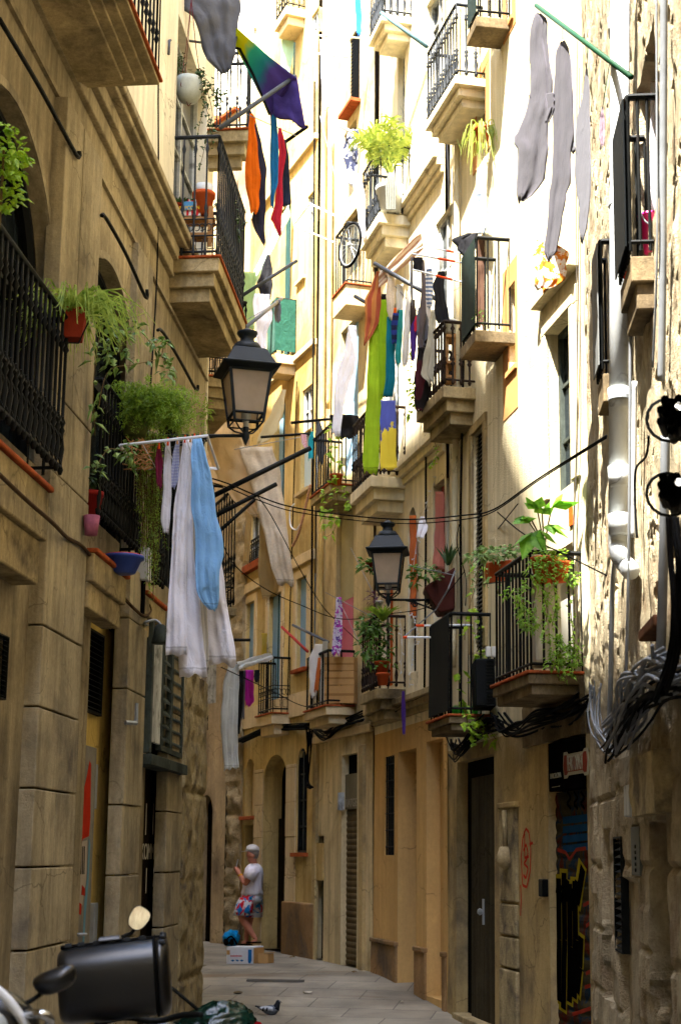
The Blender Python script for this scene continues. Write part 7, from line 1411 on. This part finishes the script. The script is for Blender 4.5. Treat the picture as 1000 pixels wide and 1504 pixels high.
mb = M('shiny_green_plastic', '#0b2a22', .16, .2, 6, .35, 9, spec=.6, bdist=.03); me.materials.append(mb); obj_from('bag', me, t)
e = c + V((.385, -.05, .11)); m = MB(); m.uv = None; 
for s0 in (0, .03): blade(m, smooth([e + V((0, s0, .06)), e + V((.03, -.02 + s0, .08)), e + V((.06, -.04 + s0, .0)), e + V((.08, -.05 + s0, -.09))], 4), .05, random.Random(1))
m.build('red_tie', M('red_plastic_tie', '#b51c24', .4, .05), t)
# pigeon
c = gpt(395, 1493, gz(14.4)); t = thing('pigeon', 'grey pigeon with dark wing bars walking on the paving', 'pigeon', c); k = .26 / 37 * 1.0
P_ = lambda x, z, y=0: c + V((x * k, y, z * k))
def bodytube(m, pts, n=12): m.tube([p for p, r in pts], [r for p, r in pts], n)
m = MB(); bodytube(m, [(P_(-18, 13), .004), (P_(-10, 11), .02), (P_(-4, 9.5), .042), (P_(2, 8.5), .056), (P_(7, 9), .055), (P_(10, 11.5), .043), (P_(12, 15), .03), (P_(12.8, 18), .024), (P_(13.4, 20), .024), (P_(14.5, 21), .019), (P_(15.8, 20.4), .009)]); pb = m.build('body', M('pigeon_grey', '#5f646c', .6, .25, 14), t, smooth=True, sub=1)
m = MB(); bodytube(m, [(P_(9.5, 11), .045), (P_(11.5, 14.5), .033), (P_(12.6, 17.6), .026), (P_(13.5, 20), .0255), (P_(14.6, 21), .02)]); m.build('dark_neck', M('pigeon_dark', '#23262b', .5, .15, 14), pb, smooth=True)
for s in (-1, 1):
    m = MB(); vs = []
    for i in range(9):
        u = i / 8; x = 6 - 20 * u; w = 4.6 * math.sin(PI * min(1, u * .75 + .2)) ; vs += [P_(x, 12 + w * .55 - u * 0, s * (.045 - .03 * u)), P_(x, 9 - w * .25 + 3 * u, s * (.06 - .035 * u))]
    m.add(vs, [(2 * i, 2 * i + 1, 2 * i + 3, 2 * i + 2) for i in range(8)]); wg = m.build('wing', M('pigeon_pale_grey', '#a2a5a8', .6, .12, 10), t, smooth=True, solid=.008)
    for u0 in (.35, .62): m = MB(); x = 6 - 20 * u0; m.quad(P_(x, 13, s * .058), P_(x - 2, 13, s * .056), P_(x - 3, 8.5, s * .060), P_(x - 1, 8.3, s * .063)); m.build('wing_bar', MC['pigeon_dark'], wg, solid=.004)
    m = MB(); m.tube([P_(2 + 2 * s, 5, s * .02), P_(1 + 3 * s, 2.2, s * .022), P_(1.2 + 3 * s, .4, s * .022)], .0045, 5); [m.tube([P_(1.2 + 3 * s, .5, s * .022), P_(1.2 + 3 * s + 2.6 * math.cos(a), .2, s * .022 + .018 * math.sin(a))], .003, 4) for a in (-.6, 0, .6, PI)]; m.build('leg', M('pigeon_leg_pink', '#8f4a44', .6, .1), t)
m = MB(); m.add([P_(-10, 12.5, .02), P_(-10, 12.5, -.02), P_(-20, 14.5, -.035), P_(-20, 14.5, .035)], [(0, 1, 2, 3)]); m.build('tail', MC['pigeon_dark'], t, solid=.008)
m = MB(); m.lathe([(.006, 0), (.004, .01), (.001, .022)], P_(16, 20.4), 6, axes=(V((0, 1, 0)), V((0, 0, 1)), V((1, 0, -.35)).normalized())); m.build('beak', MC['pigeon_dark'], t)
m = MB(); a, b = gpt(362, 1450, .1), gpt(446, 1455, .1); y = a.y; gzz = gz(y) + .004
m.add([V((a.x, y - .1, gz(y - .1) + .006)), V((b.x, y - .16, gz(y - .16) + .006)), V((b.x, y + .04, gz(y + .04) + .006)), V((a.x, y + .1, gz(y + .1) + .006))], [(0, 1, 2, 3)]); tag(m.build('drain_cover', M('drain_iron', '#4b4740', .6, .2, 30, .4, 80), None), 'long dark drain cover set in the paving', 'drain cover')

rr = random.Random(77)
for k, (x, y, c_) in enumerate(((300, 1440, '#8f8672'), (452, 1470, '#b5ad9c'), (520, 1450, '#6d5a3c'), (590, 1478, '#a89f8c'), (430, 1425, '#7a6a4c'), (350, 1470, '#5f5138'))):
    p = gpt(x, y, gz(15.5)); p.z = gz(p.y) + .004; a = rr.uniform(0, 6); m = MB(); w_ = rr.uniform(.03, .07)
    pts = [p + V((w_ * math.cos(a + u) * rr.uniform(.7, 1.1), w_ * math.sin(a + u) * rr.uniform(.6, 1), rr.uniform(0, .025))) for u in (0, 1.2, 2.3, 3.4, 4.6, 5.5)]; m.add(pts + [p + V((0, 0, .02))], [(i, (i + 1) % 6, 6) for i in range(6)])
    tag(m.build('paper_scrap', M('scrap_%d' % k, c_, .9, .2, 20), None, solid=.002), ['crumpled scrap by the left wall foot', 'pale paper scrap on the open paving', 'brown dry leaf near the garage shutter', 'pale scrap near the peach plinths', 'tan scrap behind the pigeon', 'dark brown scrap above the rubbish bag'][k], 'scrap', 'scraps on the paving', 'thing')
# ================================================================ the man by the wall
Ym = 22.55; t = thing('person', 'man in white cap, white t-shirt and flowered shorts leaning by the arch', 'person', U(366, 1386, Ym))
skin = M('sunburnt_skin', '#c07f68', .55, .1, 12, .05); J = lambda x, y, d=0: U(x, y, Ym + d)
def skin_body():
    vs = []; es = []; rs = []
    def a(p, r, par=None):
        vs.append(p); rs.append(r); 
        if par is not None: es.append((par, len(vs) - 1))
        return len(vs) - 1
    pel = a(J(369, 1315), .125); s1 = a(J(370, 1301), .12, pel); ch = a(J(372, 1284), .125, s1); nk0 = a(J(373, 1273), .075, ch); nk = a(J(372.5, 1267), .052, nk0)
    h1 = a(J(371, 1261.5), .068, nk); h2 = a(J(370.6, 1256), .088, h1); h3 = a(J(371, 1249.5), .086, h2); a(J(371.5, 1245), .055, h3)
    a(J(361.9, 1257.6), .014, a(J(363.5, 1256.8), .022, h2))         # nose
    a(J(363.8, 1262.3), .026, a(J(366, 1262), .04, h1))              # chin
    for sg in (-1, 1): a(J(371.8, 1257.5, sg * .095), .016, a(J(371.6, 1257.2, sg * .08), .03, h2))   # ears
    for sg, sh, el, wr, hd in ((-1, (373.5, 1276), (360.5, 1299.5), (352.5, 1285), (348.5, 1277.5)), (1, (373, 1277), (360, 1296), (351, 1284), (346.8, 1277))):
        d = sg * .17; s_ = a(J(*sh, d), .062, ch); m1 = a(J((sh[0] + el[0]) / 2, (sh[1] + el[1]) / 2, d * 1.15), .05, s_); e = a(J(*el, d * 1.1), .043, m1); f = a(J((el[0] * .6 + wr[0] * .4), (el[1] * .6 + wr[1] * .4), d * .9), .044, e); w = a(J(*wr, d * .6), .030, f); p = a(J(*hd, d * .45), .038, w)
        for k in range(4):   # four fingers curled round the phone
            o_ = (k - 1.5) * .017; f1 = a(J(hd[0] - 2.4, hd[1] - 2.2, d * .3 + o_), .0095, p); a(J(hd[0] - 1.6 - .2 * k, hd[1] - 5 + .4 * abs(k - 1), d * .12 + o_), .008, f1)
        a(J(hd[0] + 1.0, hd[1] - 4.4, d * .15), .009, a(J(hd[0] + 1.8, hd[1] - 1.6, d * .35), .011, p))
    for sg, hp, kn, an, heel, toe in ((-1, (366, 1320), (353.5, 1345), (373.5, 1376), (377, 1380.5), (369, 1385)), (1, (371, 1321), (367, 1349), (361.5, 1377), (363, 1382), (354.5, 1386.5))):
        d = sg * .1; h = a(J(*hp, d), .098, pel); th_ = a(J((hp[0] + kn[0]) / 2, (hp[1] + kn[1]) / 2, d), .085, h); k = a(J(*kn, d), .06, th_); c_ = a(J(kn[0] * .65 + an[0] * .35, kn[1] * .65 + an[1] * .35, d), .062, k); n_ = a(J(*an, d), .036, c_); he = a(J(*heel, d), .034, n_); b_ = a(J((heel[0] + toe[0]) / 2, (heel[1] + toe[1]) / 2, d - .01), .036, he); a(J(*toe, d - .02), .024, b_)
    me = bpy.data.meshes.new('body'); me.from_pydata([tuple(v) for v in vs], es, []); o = obj_from('body', me, t); me.materials.append(skin)
    md = o.modifiers.new('skin', 'SKIN'); md.use_smooth_shade = True
    for i, r in enumerate(rs): me.skin_vertices[0].data[i].radius = (r, r)
    me.skin_vertices[0].data[0].use_root = True
    o.modifiers.new('sub', 'SUBSURF').levels = 2; o.modifiers['sub'].render_levels = 2; return o
skin_body()
def rings(m, rows, n=20, top=False, bot=False, amp=.0):
    vs = []
    for j, (x, y, rx, ry, d) in enumerate(rows):
        c = J(x, y, d); k = Ym / FPX
        for i in range(n): a = 2 * PI * i / n; w = 1 + amp * noise.noise(V((math.cos(a) * 2, math.sin(a) * 2, j * .7))); vs.append(c + V((rx * k * math.cos(a) * w, ry * math.sin(a) * w, 0)))
    fs = [(j * n + i, j * n + (i + 1) % n, (j + 1) * n + (i + 1) % n, (j + 1) * n + i) for j in range(len(rows) - 1) for i in range(n)]
    if top: fs.append(tuple(range(n)))
    m.add(vs, fs)
m = MB(); rings(m, [(373, 1268.5, 5.6, .07, 0), (373, 1271, 9, .14, 0), (373, 1275, 12.5, .21, 0), (372.5, 1284, 13.8, .20, 0), (371.5, 1295, 14, .185, 0), (371, 1304, 14, .185, 0), (370.5, 1311, 15.2, .19, 0), (371, 1314.5, 15.4, .19, 0)], 24, amp=.06)
for sg in (-1, 1): m.tube([J(374, 1276, sg * .16), J(370, 1283, sg * .2), J(365.5, 1291, sg * .2)], [.085, .085, .09], 12, cap=False)
m.build('t_shirt', cloth_mat('white_t_shirt', '#e2dee6', .05, .1), t, smooth=True, solid=.006, fixn=False)
m = MB(); rings(m, [(370.5, 1310, 14, .175, 0), (370, 1318, 15.5, .19, 0), (368.5, 1325, 16.2, .195, 0)], 24, amp=.04)
rings(m, [(365, 1318, 12, .1, -.09), (362, 1326, 13.2, .115, -.1), (358.5, 1335, 13.0, .12, -.11), (356.5, 1344, 13.2, .125, -.11)], 18, amp=.08); rings(m, [(373, 1318, 12, .1, .09), (373.5, 1330, 12.6, .115, .1), (372.5, 1347, 12.8, .12, .1)], 18, amp=.08)
m.build('swim_shorts', cloth_mat('flowered_shorts', '#c9ccd2', .04, .1, .3, 'floral', '#c6202a', '#1f74b8', 6.5), t, smooth=True, solid=.006, fixn=False)
m = MB(); rings(m, [(371, 1250.5, 9.4, .1, 0), (371, 1247, 9.4, .1, 0), (371, 1243.5, 8.2, .088, 0), (371.2, 1241, 5, .055, 0), (371.2, 1240.2, 1, .01, 0)], 20); cp = m.build('cap', cloth_mat('white_cap', '#cbc8c4', .05, .05), t, smooth=True, solid=.004, fixn=False)
m = MB(); k = Ym / FPX; c = J(364, 1249.5); vs = [c + V((-8.5 * k * math.sin(a) * (1), .085 * math.cos(a), -.012 * math.sin(a))) for a in [PI * i / 12 for i in range(13)]]; m.add(vs + [J(366, 1249.5)], [tuple(range(14))]); m.build('cap_brim', MC['white_cap'], cp, solid=.008)
m = MB(); rings(m, [(372, 1250, 8.6, .09, 0), (372.8, 1254, 7.6, .088, 0), (373.6, 1258, 5.6, .075, 0), (373.8, 1261, 4.2, .055, 0)], 18); m.build('grey_hair', M('grey_cropped_hair', '#8f857a', .9, .15, 30, .3), t, smooth=True, solid=.004, fixn=False)
for sg in (-1, 1): m = MB(); m.lathe([(.006, -.006), (.011, 0), (.006, .006)], J(363.9, 1255.4, sg * .036), 8); m.build('eye', M('dark_eye', '#20150f', .3, 0), t, smooth=True)
m = MB(); m.tube([J(363.6, 1260.4, -.022), J(363.1, 1260.2, 0), J(363.6, 1260.4, .022)], .006, 5); m.build('mouth', M('lip_tone', '#9a4a42', .6, 0), t)
m = MB(); m.tube([J(353.2, 1286.5, -.11), J(352.4, 1284.6, -.105)], .037, 12); m.build('yellow_wristband', M('yellow_band', '#c9921a', .6, 0), t)
for (x, y, d) in ((373, 1385, -.1), (360, 1388, .1)): m = MB(); c = J(x, y, d); m.lathe([(.05, 0), (.055, .012), (.05, .02)], c, 12, axes=(V((2.2, 0, 0)), V((0, 1, 0)), V((0, 0, 1)))); m.build('flip_flop', m_cable, t)
c = J(347.2, 1268.5, -.01); t2 = thing('phone', 'pale phone held up in both hands by the man in the cap', 'phone', c); m = MB(); m.hexa([c + V(v) for v in ((-.012, -.036, -.07), (.0, -.036, -.075), (.0, .036, -.075), (-.012, .036, -.07), (.02, -.036, .07), (.032, -.036, .065), (.032, .036, .065), (.02, .036, .07))]); m.build('phone_body', M('silver_phone', '#9aa3ad', .3, .05, metal=.4), t2, bevel=.006)
# blue bag at his feet
bm_ = bmesh.new(); bmesh.ops.create_icosphere(bm_, subdivisions=4, radius=1); c = gpt(340, 1389, .2)
for v in bm_.verts:
    co = v.co.copy(); f = 1 + .18 * noise.fractal(co * 1.8, .8, 2, 3); v.co = c + V((co.x * .135 * f, co.y * .12 * f, max(0, co.z * .13 * f + .11)))
me = bpy.data.meshes.new('bag_body'); bm_.to_mesh(me); bm_.free(); me.polygons.foreach_set('use_smooth', [True] * len(me.polygons)); me.materials.append(M('bright_blue_nylon', '#1480b5', .5, .15, 8, .5, 20, bdist=.03)); t = thing('bag', 'bright blue and black bag on the paving beside the man', 'bag', c); obj_from('bag_body', me, t)
m = MB(); m.tube([c + V((-.1 + .2 * i / 12, -.125, .02 + .13 * math.sin(PI * i / 12))) for i in range(13)], .014, 6); m.build('strap', m_cable, t)
for x in (-.075, .01): m = MB(); m.lathe([(.01, -.05), (.045, -.02), (.045, .04), (.01, .055)], c + V((x, -.085, .06)), 8); m.build('black_patch', m_cable, t, smooth=True)
# ================================================================ scooters at the lower left
m_case = M('black_moulded_plastic', '#0b0d0f', .34, .12, 5, .08, 30, spec=.5); m_chrome = M('chrome', '#b9bcc0', .12, .03, metal=1); m_mirror = M('mirror_glass', '#d5d8da', .02, 0, metal=1, bump=0); m_silver = M('silver_paint', '#9aa0a6', .25, .05, 8, .03, metal=.5); m_tyre = M('tyre_rubber', '#151515', .8, .15, 20, .2)
def ellipsoid(c, r, sub=4, f=None):
    bm_ = bmesh.new(); bmesh.ops.create_icosphere(bm_, subdivisions=sub, radius=1)
    for v in bm_.verts: co = v.co.copy(); co = f(co) if f else co; v.co = V(c) + V((co.x * r[0], co.y * r[1], co.z * r[2]))
    me = bpy.data.meshes.new('m'); bm_.to_mesh(me); bm_.free(); me.polygons.foreach_set('use_smooth', [True] * len(me.polygons)); return me
def part(me, name, mat, par): me.name = name; me.materials.append(mat); return obj_from(name, me, par)
def wheel(t, c, r, ax):
    a2 = V((0, 0, 1)); a1 = a2.cross(ax).normalized(); m = MB(); m.tube([c + (a1 * math.cos(u) + a2 * math.sin(u)) * (r - .05) for u in [2 * PI * i / 28 for i in range(29)]], .055, 10, cap=False); w = m.build('wheel', m_tyre, t, smooth=True); m = MB(); m.lathe([(.02, -.06), (r * .55, -.03), (r * .58, 0), (r * .55, .03), (.02, .06)], c, 20, axes=(a1, a2, ax)); m.build('rim', m_silver, w, smooth=True); return w
SA = V((-.86, 6.35, 0)); t = thing('scooter', 'parked scooter with a big black top case and one mirror, lower left', 'scooter', SA, 'scooters parked by the left wall')
cc = U(166, 1444, 5.8); rot = Matrix.Rotation(-.10, 3, 'Y') @ Matrix.Rotation(.10, 3, 'Z')
def sect(x, ry, rz, e=.62, n=36): return [cc + rot @ V((x, .17 + math.copysign(abs(math.cos(a)) ** e, math.cos(a)) * ry, math.copysign(abs(math.sin(a)) ** e, math.sin(a)) * rz)) for a in [2 * PI * i / n for i in range(n)]]
def loft(xs):
    m = MB(); n = 36; vs = []
    for x, ry, rz in xs: vs += sect(x, ry, rz)
    m.add(vs, [(j * n + i, j * n + (i + 1) % n, (j + 1) * n + (i + 1) % n, (j + 1) * n + i) for j in range(len(xs) - 1) for i in range(n)] + [tuple(range(n))[::-1], tuple(range((len(xs) - 1) * n, len(xs) * n))]); return m
tc = loft([(-.215, .13, .105), (-.212, .155, .128), (-.2, .168, .14), (-.17, .172, .146), (0, .178, .15), (.16, .172, .148), (.165, .172, .147)]).build('top_case', m_case, t, smooth=True)
loft([(.168, .176, .151), (.19, .178, .153), (.205, .172, .148), (.216, .155, .132), (.22, .12, .1)]).build('end_rim', M('rim_black_plastic', '#08090a', .3, .1, 5, .05, spec=.5), tc, smooth=True)
m = MB(); L_ = sect(.166, .176, .151); m.tube(L_ + [L_[0]], .006, 5, cap=False); m.build('rim_seam', m_cable, tc, smooth=True)
for k in range(9):
    a = -.35 + .34 * k; p = sect(.2, .18, .154, n=36)[int((a + 2 * PI) % (2 * PI) / (2 * PI) * 36)] ; m = MB(); m.lathe([(.008, -.012), (.011, 0), (.008, .012)], p, 8, axes=(V((0, 1, 0)), V((0, 0, 1)), V((1, 0, 0)))); m.build('rim_clip', m_irong, tc, smooth=True)
m = MB(); m.tube([cc + rot @ V((x, .10, .148)) for x in (-.2, -.1, 0, .1, .19)], .009, 6); m.build('lid_seam', m_cable, tc, smooth=True)
for x in (-.17, -.12, -.06, .0, .06, .12): m = MB(); p = cc + rot @ V((x, .10, .155)); m.hexa([p + rot @ V(v) for v in ((-.014, -.012, -.008), (.014, -.012, -.008), (.014, .014, -.008), (-.014, .014, -.008), (-.012, -.01, .006), (.012, -.01, .006), (.012, .012, .006), (-.012, .012, .006))]); m.build('lid_clip', m_irong, tc)
m = MB(); p = cc + rot @ V((-.01, .1, .155)); m.hexa([p + rot @ V(v) for v in ((-.05, -.02, 0), (.05, -.02, 0), (.05, .05, 0), (-.05, .05, 0), (-.04, -.01, .018), (.04, -.01, .018), (.04, .04, .018), (-.04, .04, .018))]); m.build('lock', m_case, tc, bevel=.005)
m = MB(); m.tube([cc + rot @ V((-.16 + .3 * i / 10, -.001 + .012 * (abs(i - 5) / 5), -.055 + .004 * math.sin(i * 1.3))) for i in range(11)], .0035, 4); m.build('moulded_line', m_irong, tc)
# body, seat, wheels, bars (mostly below the frame)
part(ellipsoid(SA + V((0, -.2, .62)), (.17, .52, .14)), 'rear_body', m_case, t); part(ellipsoid(SA + V((0, .0, .74)), (.15, .42, .06)), 'seat', m_case, t); part(ellipsoid(SA + V((0, .78, .56)), (.2, .12, .28)), 'front_shield', m_case, t); part(ellipsoid(SA + V((0, .45, .34)), (.16, .4, .05)), 'footboard', m_case, t); part(ellipsoid(SA + V((0, -.72, .62)), (.09, .03, .05)), 'tail_light', m_red, t)
wheel(t, SA + V((0, -.5, .26)), .26, V((1, 0, 0))); wheel(t, SA + V((0, .92, .26)), .26, V((1, 0, 0)))
m = MB(); m.tube(smooth([SA + V((-.26, .55, .84)), SA + V((-.15, .66, .86)), SA + V((.0, .7, .84)), SA + V((.12, .66, .87)), SA + V((.22, .58, .88))], 4), .014, 8); hb = m.build('handlebar', m_iron, t, smooth=True)
mc = U(204, 1349, 6.95)
def mirror(mc, w, h, facing, tilt, par, stem):
    f = V(facing).normalized(); e1 = V((0, 0, 1)).cross(f).normalized(); e2 = f.cross(e1); ct, st = math.cos(tilt), math.sin(tilt); u1 = e1 * ct + e2 * st; u2 = e2 * ct - e1 * st
    m = MB(); n = 24; prof = [(0, .5), (-.012, .96), (-.02, 1.06), (.004, 1.08), (.004, .98)]
    vs = []; prof = [(-.045, .3), (-.035, .75), (-.018, 1.02), (.0, 1.08), (.004, 1.02)]
    sup = lambda a, p: math.copysign(abs(math.cos(a)) ** p, math.cos(a))
    def P_(a, k, o_): c_, s_ = math.cos(a), math.sin(a); return mc + u1 * (math.copysign(abs(c_) ** .7, c_) * w * k * (1 + .18 * s_)) + u2 * (math.copysign(abs(s_) ** .8, s_) * h * k) + f * o_
    for o_, k in prof: vs += [P_(2 * PI * i / n, k, o_) for i in range(n)]
    m.add(vs, [(j * n + i, j * n + (i + 1) % n, (j + 1) * n + (i + 1) % n, (j + 1) * n + i) for j in range(len(prof) - 1) for i in range(n)] + [tuple(range(n))]); mo = m.build('mirror', m_case, par, smooth=True)
    m = MB(); m.add([P_(2 * PI * i / n, 1.0, .003) for i in range(n)], [tuple(range(n))]); m.build('mirror_glass', m_mirror, mo); m = MB(); m.tube(smooth(stem, 5), .008, 6); m.build('mirror_stem', m_iron, mo, smooth=True)
mirror(mc, .043, .052, (.225, -1, .125), -.55, t, [mc + V((-.02, .02, -.05)), U(194, 1370, 6.95), U(184, 1390, 6.93), SA + V((.2, .6, .9))])
SB = V((-1.17, 3.9, 0)); t = thing('scooter', 'second scooter, silver fronted, at the very corner with a black backed mirror', 'scooter', SB, 'scooters parked by the left wall')
hc = U(8, 1500, 4.55); part(ellipsoid(hc + V((-.03, .02, -.02)), (.13, .12, .115), 4, lambda c_: V((c_.x, c_.y, c_.z * (1 - .25 * c_.x)))), 'front_cowl', m_case, t)
part(ellipsoid(hc + V((-.045, -.075, -.01)), (.075, .06, .055)), 'headlight', glass_mat('headlight_glass', '#9fa6a6', .05), t); m = MB(); m.tube(smooth([hc + V((-.12, -.08, .14)), hc + V((-.04, -.09, .12)), hc + V((.035, -.09, .06)), hc + V((.09, -.06, -.03)), hc + V((.12, -.03, -.12))], 6), [.014] * 25, 6); m.build('cowl_trim', m_alu, t, smooth=True)
m = MB(); m.tube(smooth([U(38, 1490, 4.5), U(55, 1489, 4.42), U(70, 1493, 4.42), U(74, 1502, 4.45), U(66, 1512, 4.5)], 5), .014, 8); m.build('grab_rail', m_chrome, t, smooth=True)
mirror(U(82, 1440, 4.6), .062, .034, (-.1, .97, .1), -.35, t, [U(70, 1452, 4.6), U(52, 1466, 4.6), U(34, 1476, 4.58), U(20, 1486, 4.55)])
part(ellipsoid(SB + V((-.02, .55, .6)), (.2, .14, .4)), 'front_shield', m_silver, t); part(ellipsoid(SB + V((-.02, 1.3, .62)), (.17, .5, .15)), 'rear_body', m_silver, t); part(ellipsoid(SB + V((-.02, 1.2, .78)), (.14, .4, .05)), 'seat', m_case, t); wheel(t, SB + V((-.02, .35, .26)), .26, V((1, 0, 0))); wheel(t, SB + V((-.02, 1.55, .26)), .26, V((1, 0, 0)))
m = MB(); m.tube([SB + V((-.3, .62, 1.0)), SB + V((0, .6, 1.0)), SB + V((.25, .62, 1.0))], .014, 8); m.build('handlebar', m_iron, t)
# ================================================================ ground, sky, sun, camera
def paving():
    m, nt, b = nodes('stone_paving'); L = nt.links; v = coords(nt)
    rot = nt.nodes.new('ShaderNodeMapping'); rot.inputs['Rotation'].default_value = (0, 0, .18); L.new(v, rot.inputs[0])
    br = nt.nodes.new('ShaderNodeTexBrick'); L.new(rot.outputs[0], br.inputs[0]); br.inputs['Scale'].default_value = 1.0
    br.inputs['Brick Width'].default_value = .9; br.inputs['Row Height'].default_value = .55; br.inputs['Mortar Size'].default_value = .008; br.inputs['Mortar Smooth'].default_value = .3
    br.inputs['Color1'].default_value = (*lin('#8d8676'), 1); br.inputs['Color2'].default_value = (*lin('#7c7567'), 1); br.inputs['Mortar'].default_value = (*lin('#554f45'), 1)
    n1 = nz(nt, v, 1.4, 5, .6, .3); r = ramp(nt, [(.35, (.72, .72, .72)), (.62, (1.1, 1.08, 1.05))]); L.new(n1, r.inputs[0])
    o = mixc(nt, 1.0, br.outputs[0], r.outputs[0], 'MULTIPLY')
    vs = coords(nt, (.35, 1.6, 1)); n2 = nz(nt, vs, 1.1, 4, .6, .8); r2 = ramp(nt, [(.6, (0, 0, 0)), (.68, (.8,) * 3)]); L.new(n2, r2.inputs[0])
    o = mixc(nt, r2.outputs[0], o, lin('#6d583b'))
    n5 = nz(nt, v, .55, 6, .65, .8); r5 = ramp(nt, [(.38, (.6, .58, .54)), (.6, (1.05, 1.04, 1.02))]); L.new(n5, r5.inputs[0]); o = mixc(nt, 1.0, o, r5.outputs[0], 'MULTIPLY')
    vg = nt.nodes.new('ShaderNodeTexVoronoi'); vg.inputs['Scale'].default_value = 5.5; L.new(v, vg.inputs[0]); rg = ramp(nt, [(.05, (.55,) * 3), (.085, (1,) * 3)]); L.new(vg.outputs[0], rg.inputs[0]); o = mixc(nt, 1.0, o, rg.outputs[0], 'MULTIPLY')
    L.new(o, b.inputs['Base Color']); b.inputs['Roughness'].default_value = .6; b.inputs['Specular IOR Level'].default_value = .35
    n3 = nz(nt, v, 60, 5); bm = nt.nodes.new('ShaderNodeBump'); bm.inputs['Strength'].default_value = .25; bm.inputs['Distance'].default_value = .01; L.new(n3, bm.inputs['Height'])
    bm2 = nt.nodes.new('ShaderNodeBump'); bm2.inputs['Strength'].default_value = .5; bm2.inputs['Distance'].default_value = .006; bm2.invert = True; L.new(br.outputs[1], bm2.inputs['Height']); L.new(bm.outputs[0], bm2.inputs['Normal']); L.new(bm2.outputs[0], b.inputs['Normal'])
    return m
m = MB(); ys = [-40, -14, -8, 0, 5, 8, 10, 12, 14, 14.6] + [14.6 + .3 * k for k in range(1, 13)] + [19, 21, 24, 28, 34, 45, 70]
xs = [-60, -30, -12, -6, -3, 0, 3, 6, 12, 30, 60]
vs = [(x, y, ground_z(y)) for y in ys for x in xs]; n = len(xs)
m.add(vs, [(j * n + i, j * n + i + 1, (j + 1) * n + i + 1, (j + 1) * n + i) for j in range(len(ys) - 1) for i in range(n - 1)])
tag(m.build('ground', paving(), None, fixn=False), kind='structure')

bz = thing('sky_blocking_house', 'unseen house added behind the viewer to block sky light', 'building', (0, -13.5, 0)); WZ = Wall((-9, -13.5), (9, -13.5), 'R'); WZ.n = V((0, 1, 0)); WZ.d = V((1, 0, 0)); WZ.O = V((-9, -13.5, 0)); WZ.len = 18  # added out of view to darken the lane, keeps sky light out
facade(WZ, 'street_wall', 0, 18, -.4, 17, [[7.2, 8.2, 4, 6.2, .2], [9.6, 10.6, 4, 6.2, .2], [8.3, 9.5, -.02, 2.6, .3]], m_dcol, bz); body(WZ, 'house_mass', 0, 18, 17, 6, m_roof, bz); panel(WZ, [8.3, 9.5, -.02, 2.6, .3], m_wood, 'door', bz)
for q in ([7.2, 8.2, 4, 6.2, .2], [9.6, 10.6, 4, 6.2, .2]): window(WZ, q, bz, m_shutp, m_glass)
w = bpy.data.worlds.new('World'); bpy.context.scene.world = w; w.use_nodes = True
nt = w.node_tree; bg = nt.nodes['Background']; sky = nt.nodes.new('ShaderNodeTexSky'); sky.sky_type = 'NISHITA'; sky.sun_disc = False
SUN = V((-.21, -.366, .906)).normalized()
el = math.asin(SUN.z); sky.sun_elevation = el; sky.sun_rotation = math.atan2(SUN.x, SUN.y)
nt.links.new(sky.outputs[0], bg.inputs[0]); bg.inputs[1].default_value = .15
sd = bpy.data.lights.new('sun', 'SUN'); sd.energy = 2.7; sd.angle = math.radians(.5); sd.color = (1, .95, .87)
so = bpy.data.objects.new('sun', sd); C.objects.link(so); so.rotation_euler = SUN.to_track_quat('Z', 'Y').to_euler(); so.location = (-5, -8, 24)
cd = bpy.data.cameras.new('camera'); cam = bpy.data.objects.new('camera', cd); C.objects.link(cam)
cam.location = EYE; cam.rotation_euler = (PI / 2 + TH, 0, 0)
cd.sensor_fit = 'VERTICAL'; cd.sensor_height = 36; cd.sensor_width = 24; cd.lens = FPX / 1504 * 36; cd.clip_end = 500; cd.clip_start = .1
cd.dof.use_dof = True; cd.dof.focus_distance = 12.0; cd.dof.aperture_fstop = 4.0
sc = bpy.context.scene; sc.camera = cam
sc.view_settings.view_transform = 'Standard'; sc.view_settings.look = 'None'; sc.view_settings.exposure = 4.2; sc.view_settings.gamma = 1
sc.cycles.use_denoising = True
sc.cycles.max_bounces = 10; sc.cycles.diffuse_bounces = 4
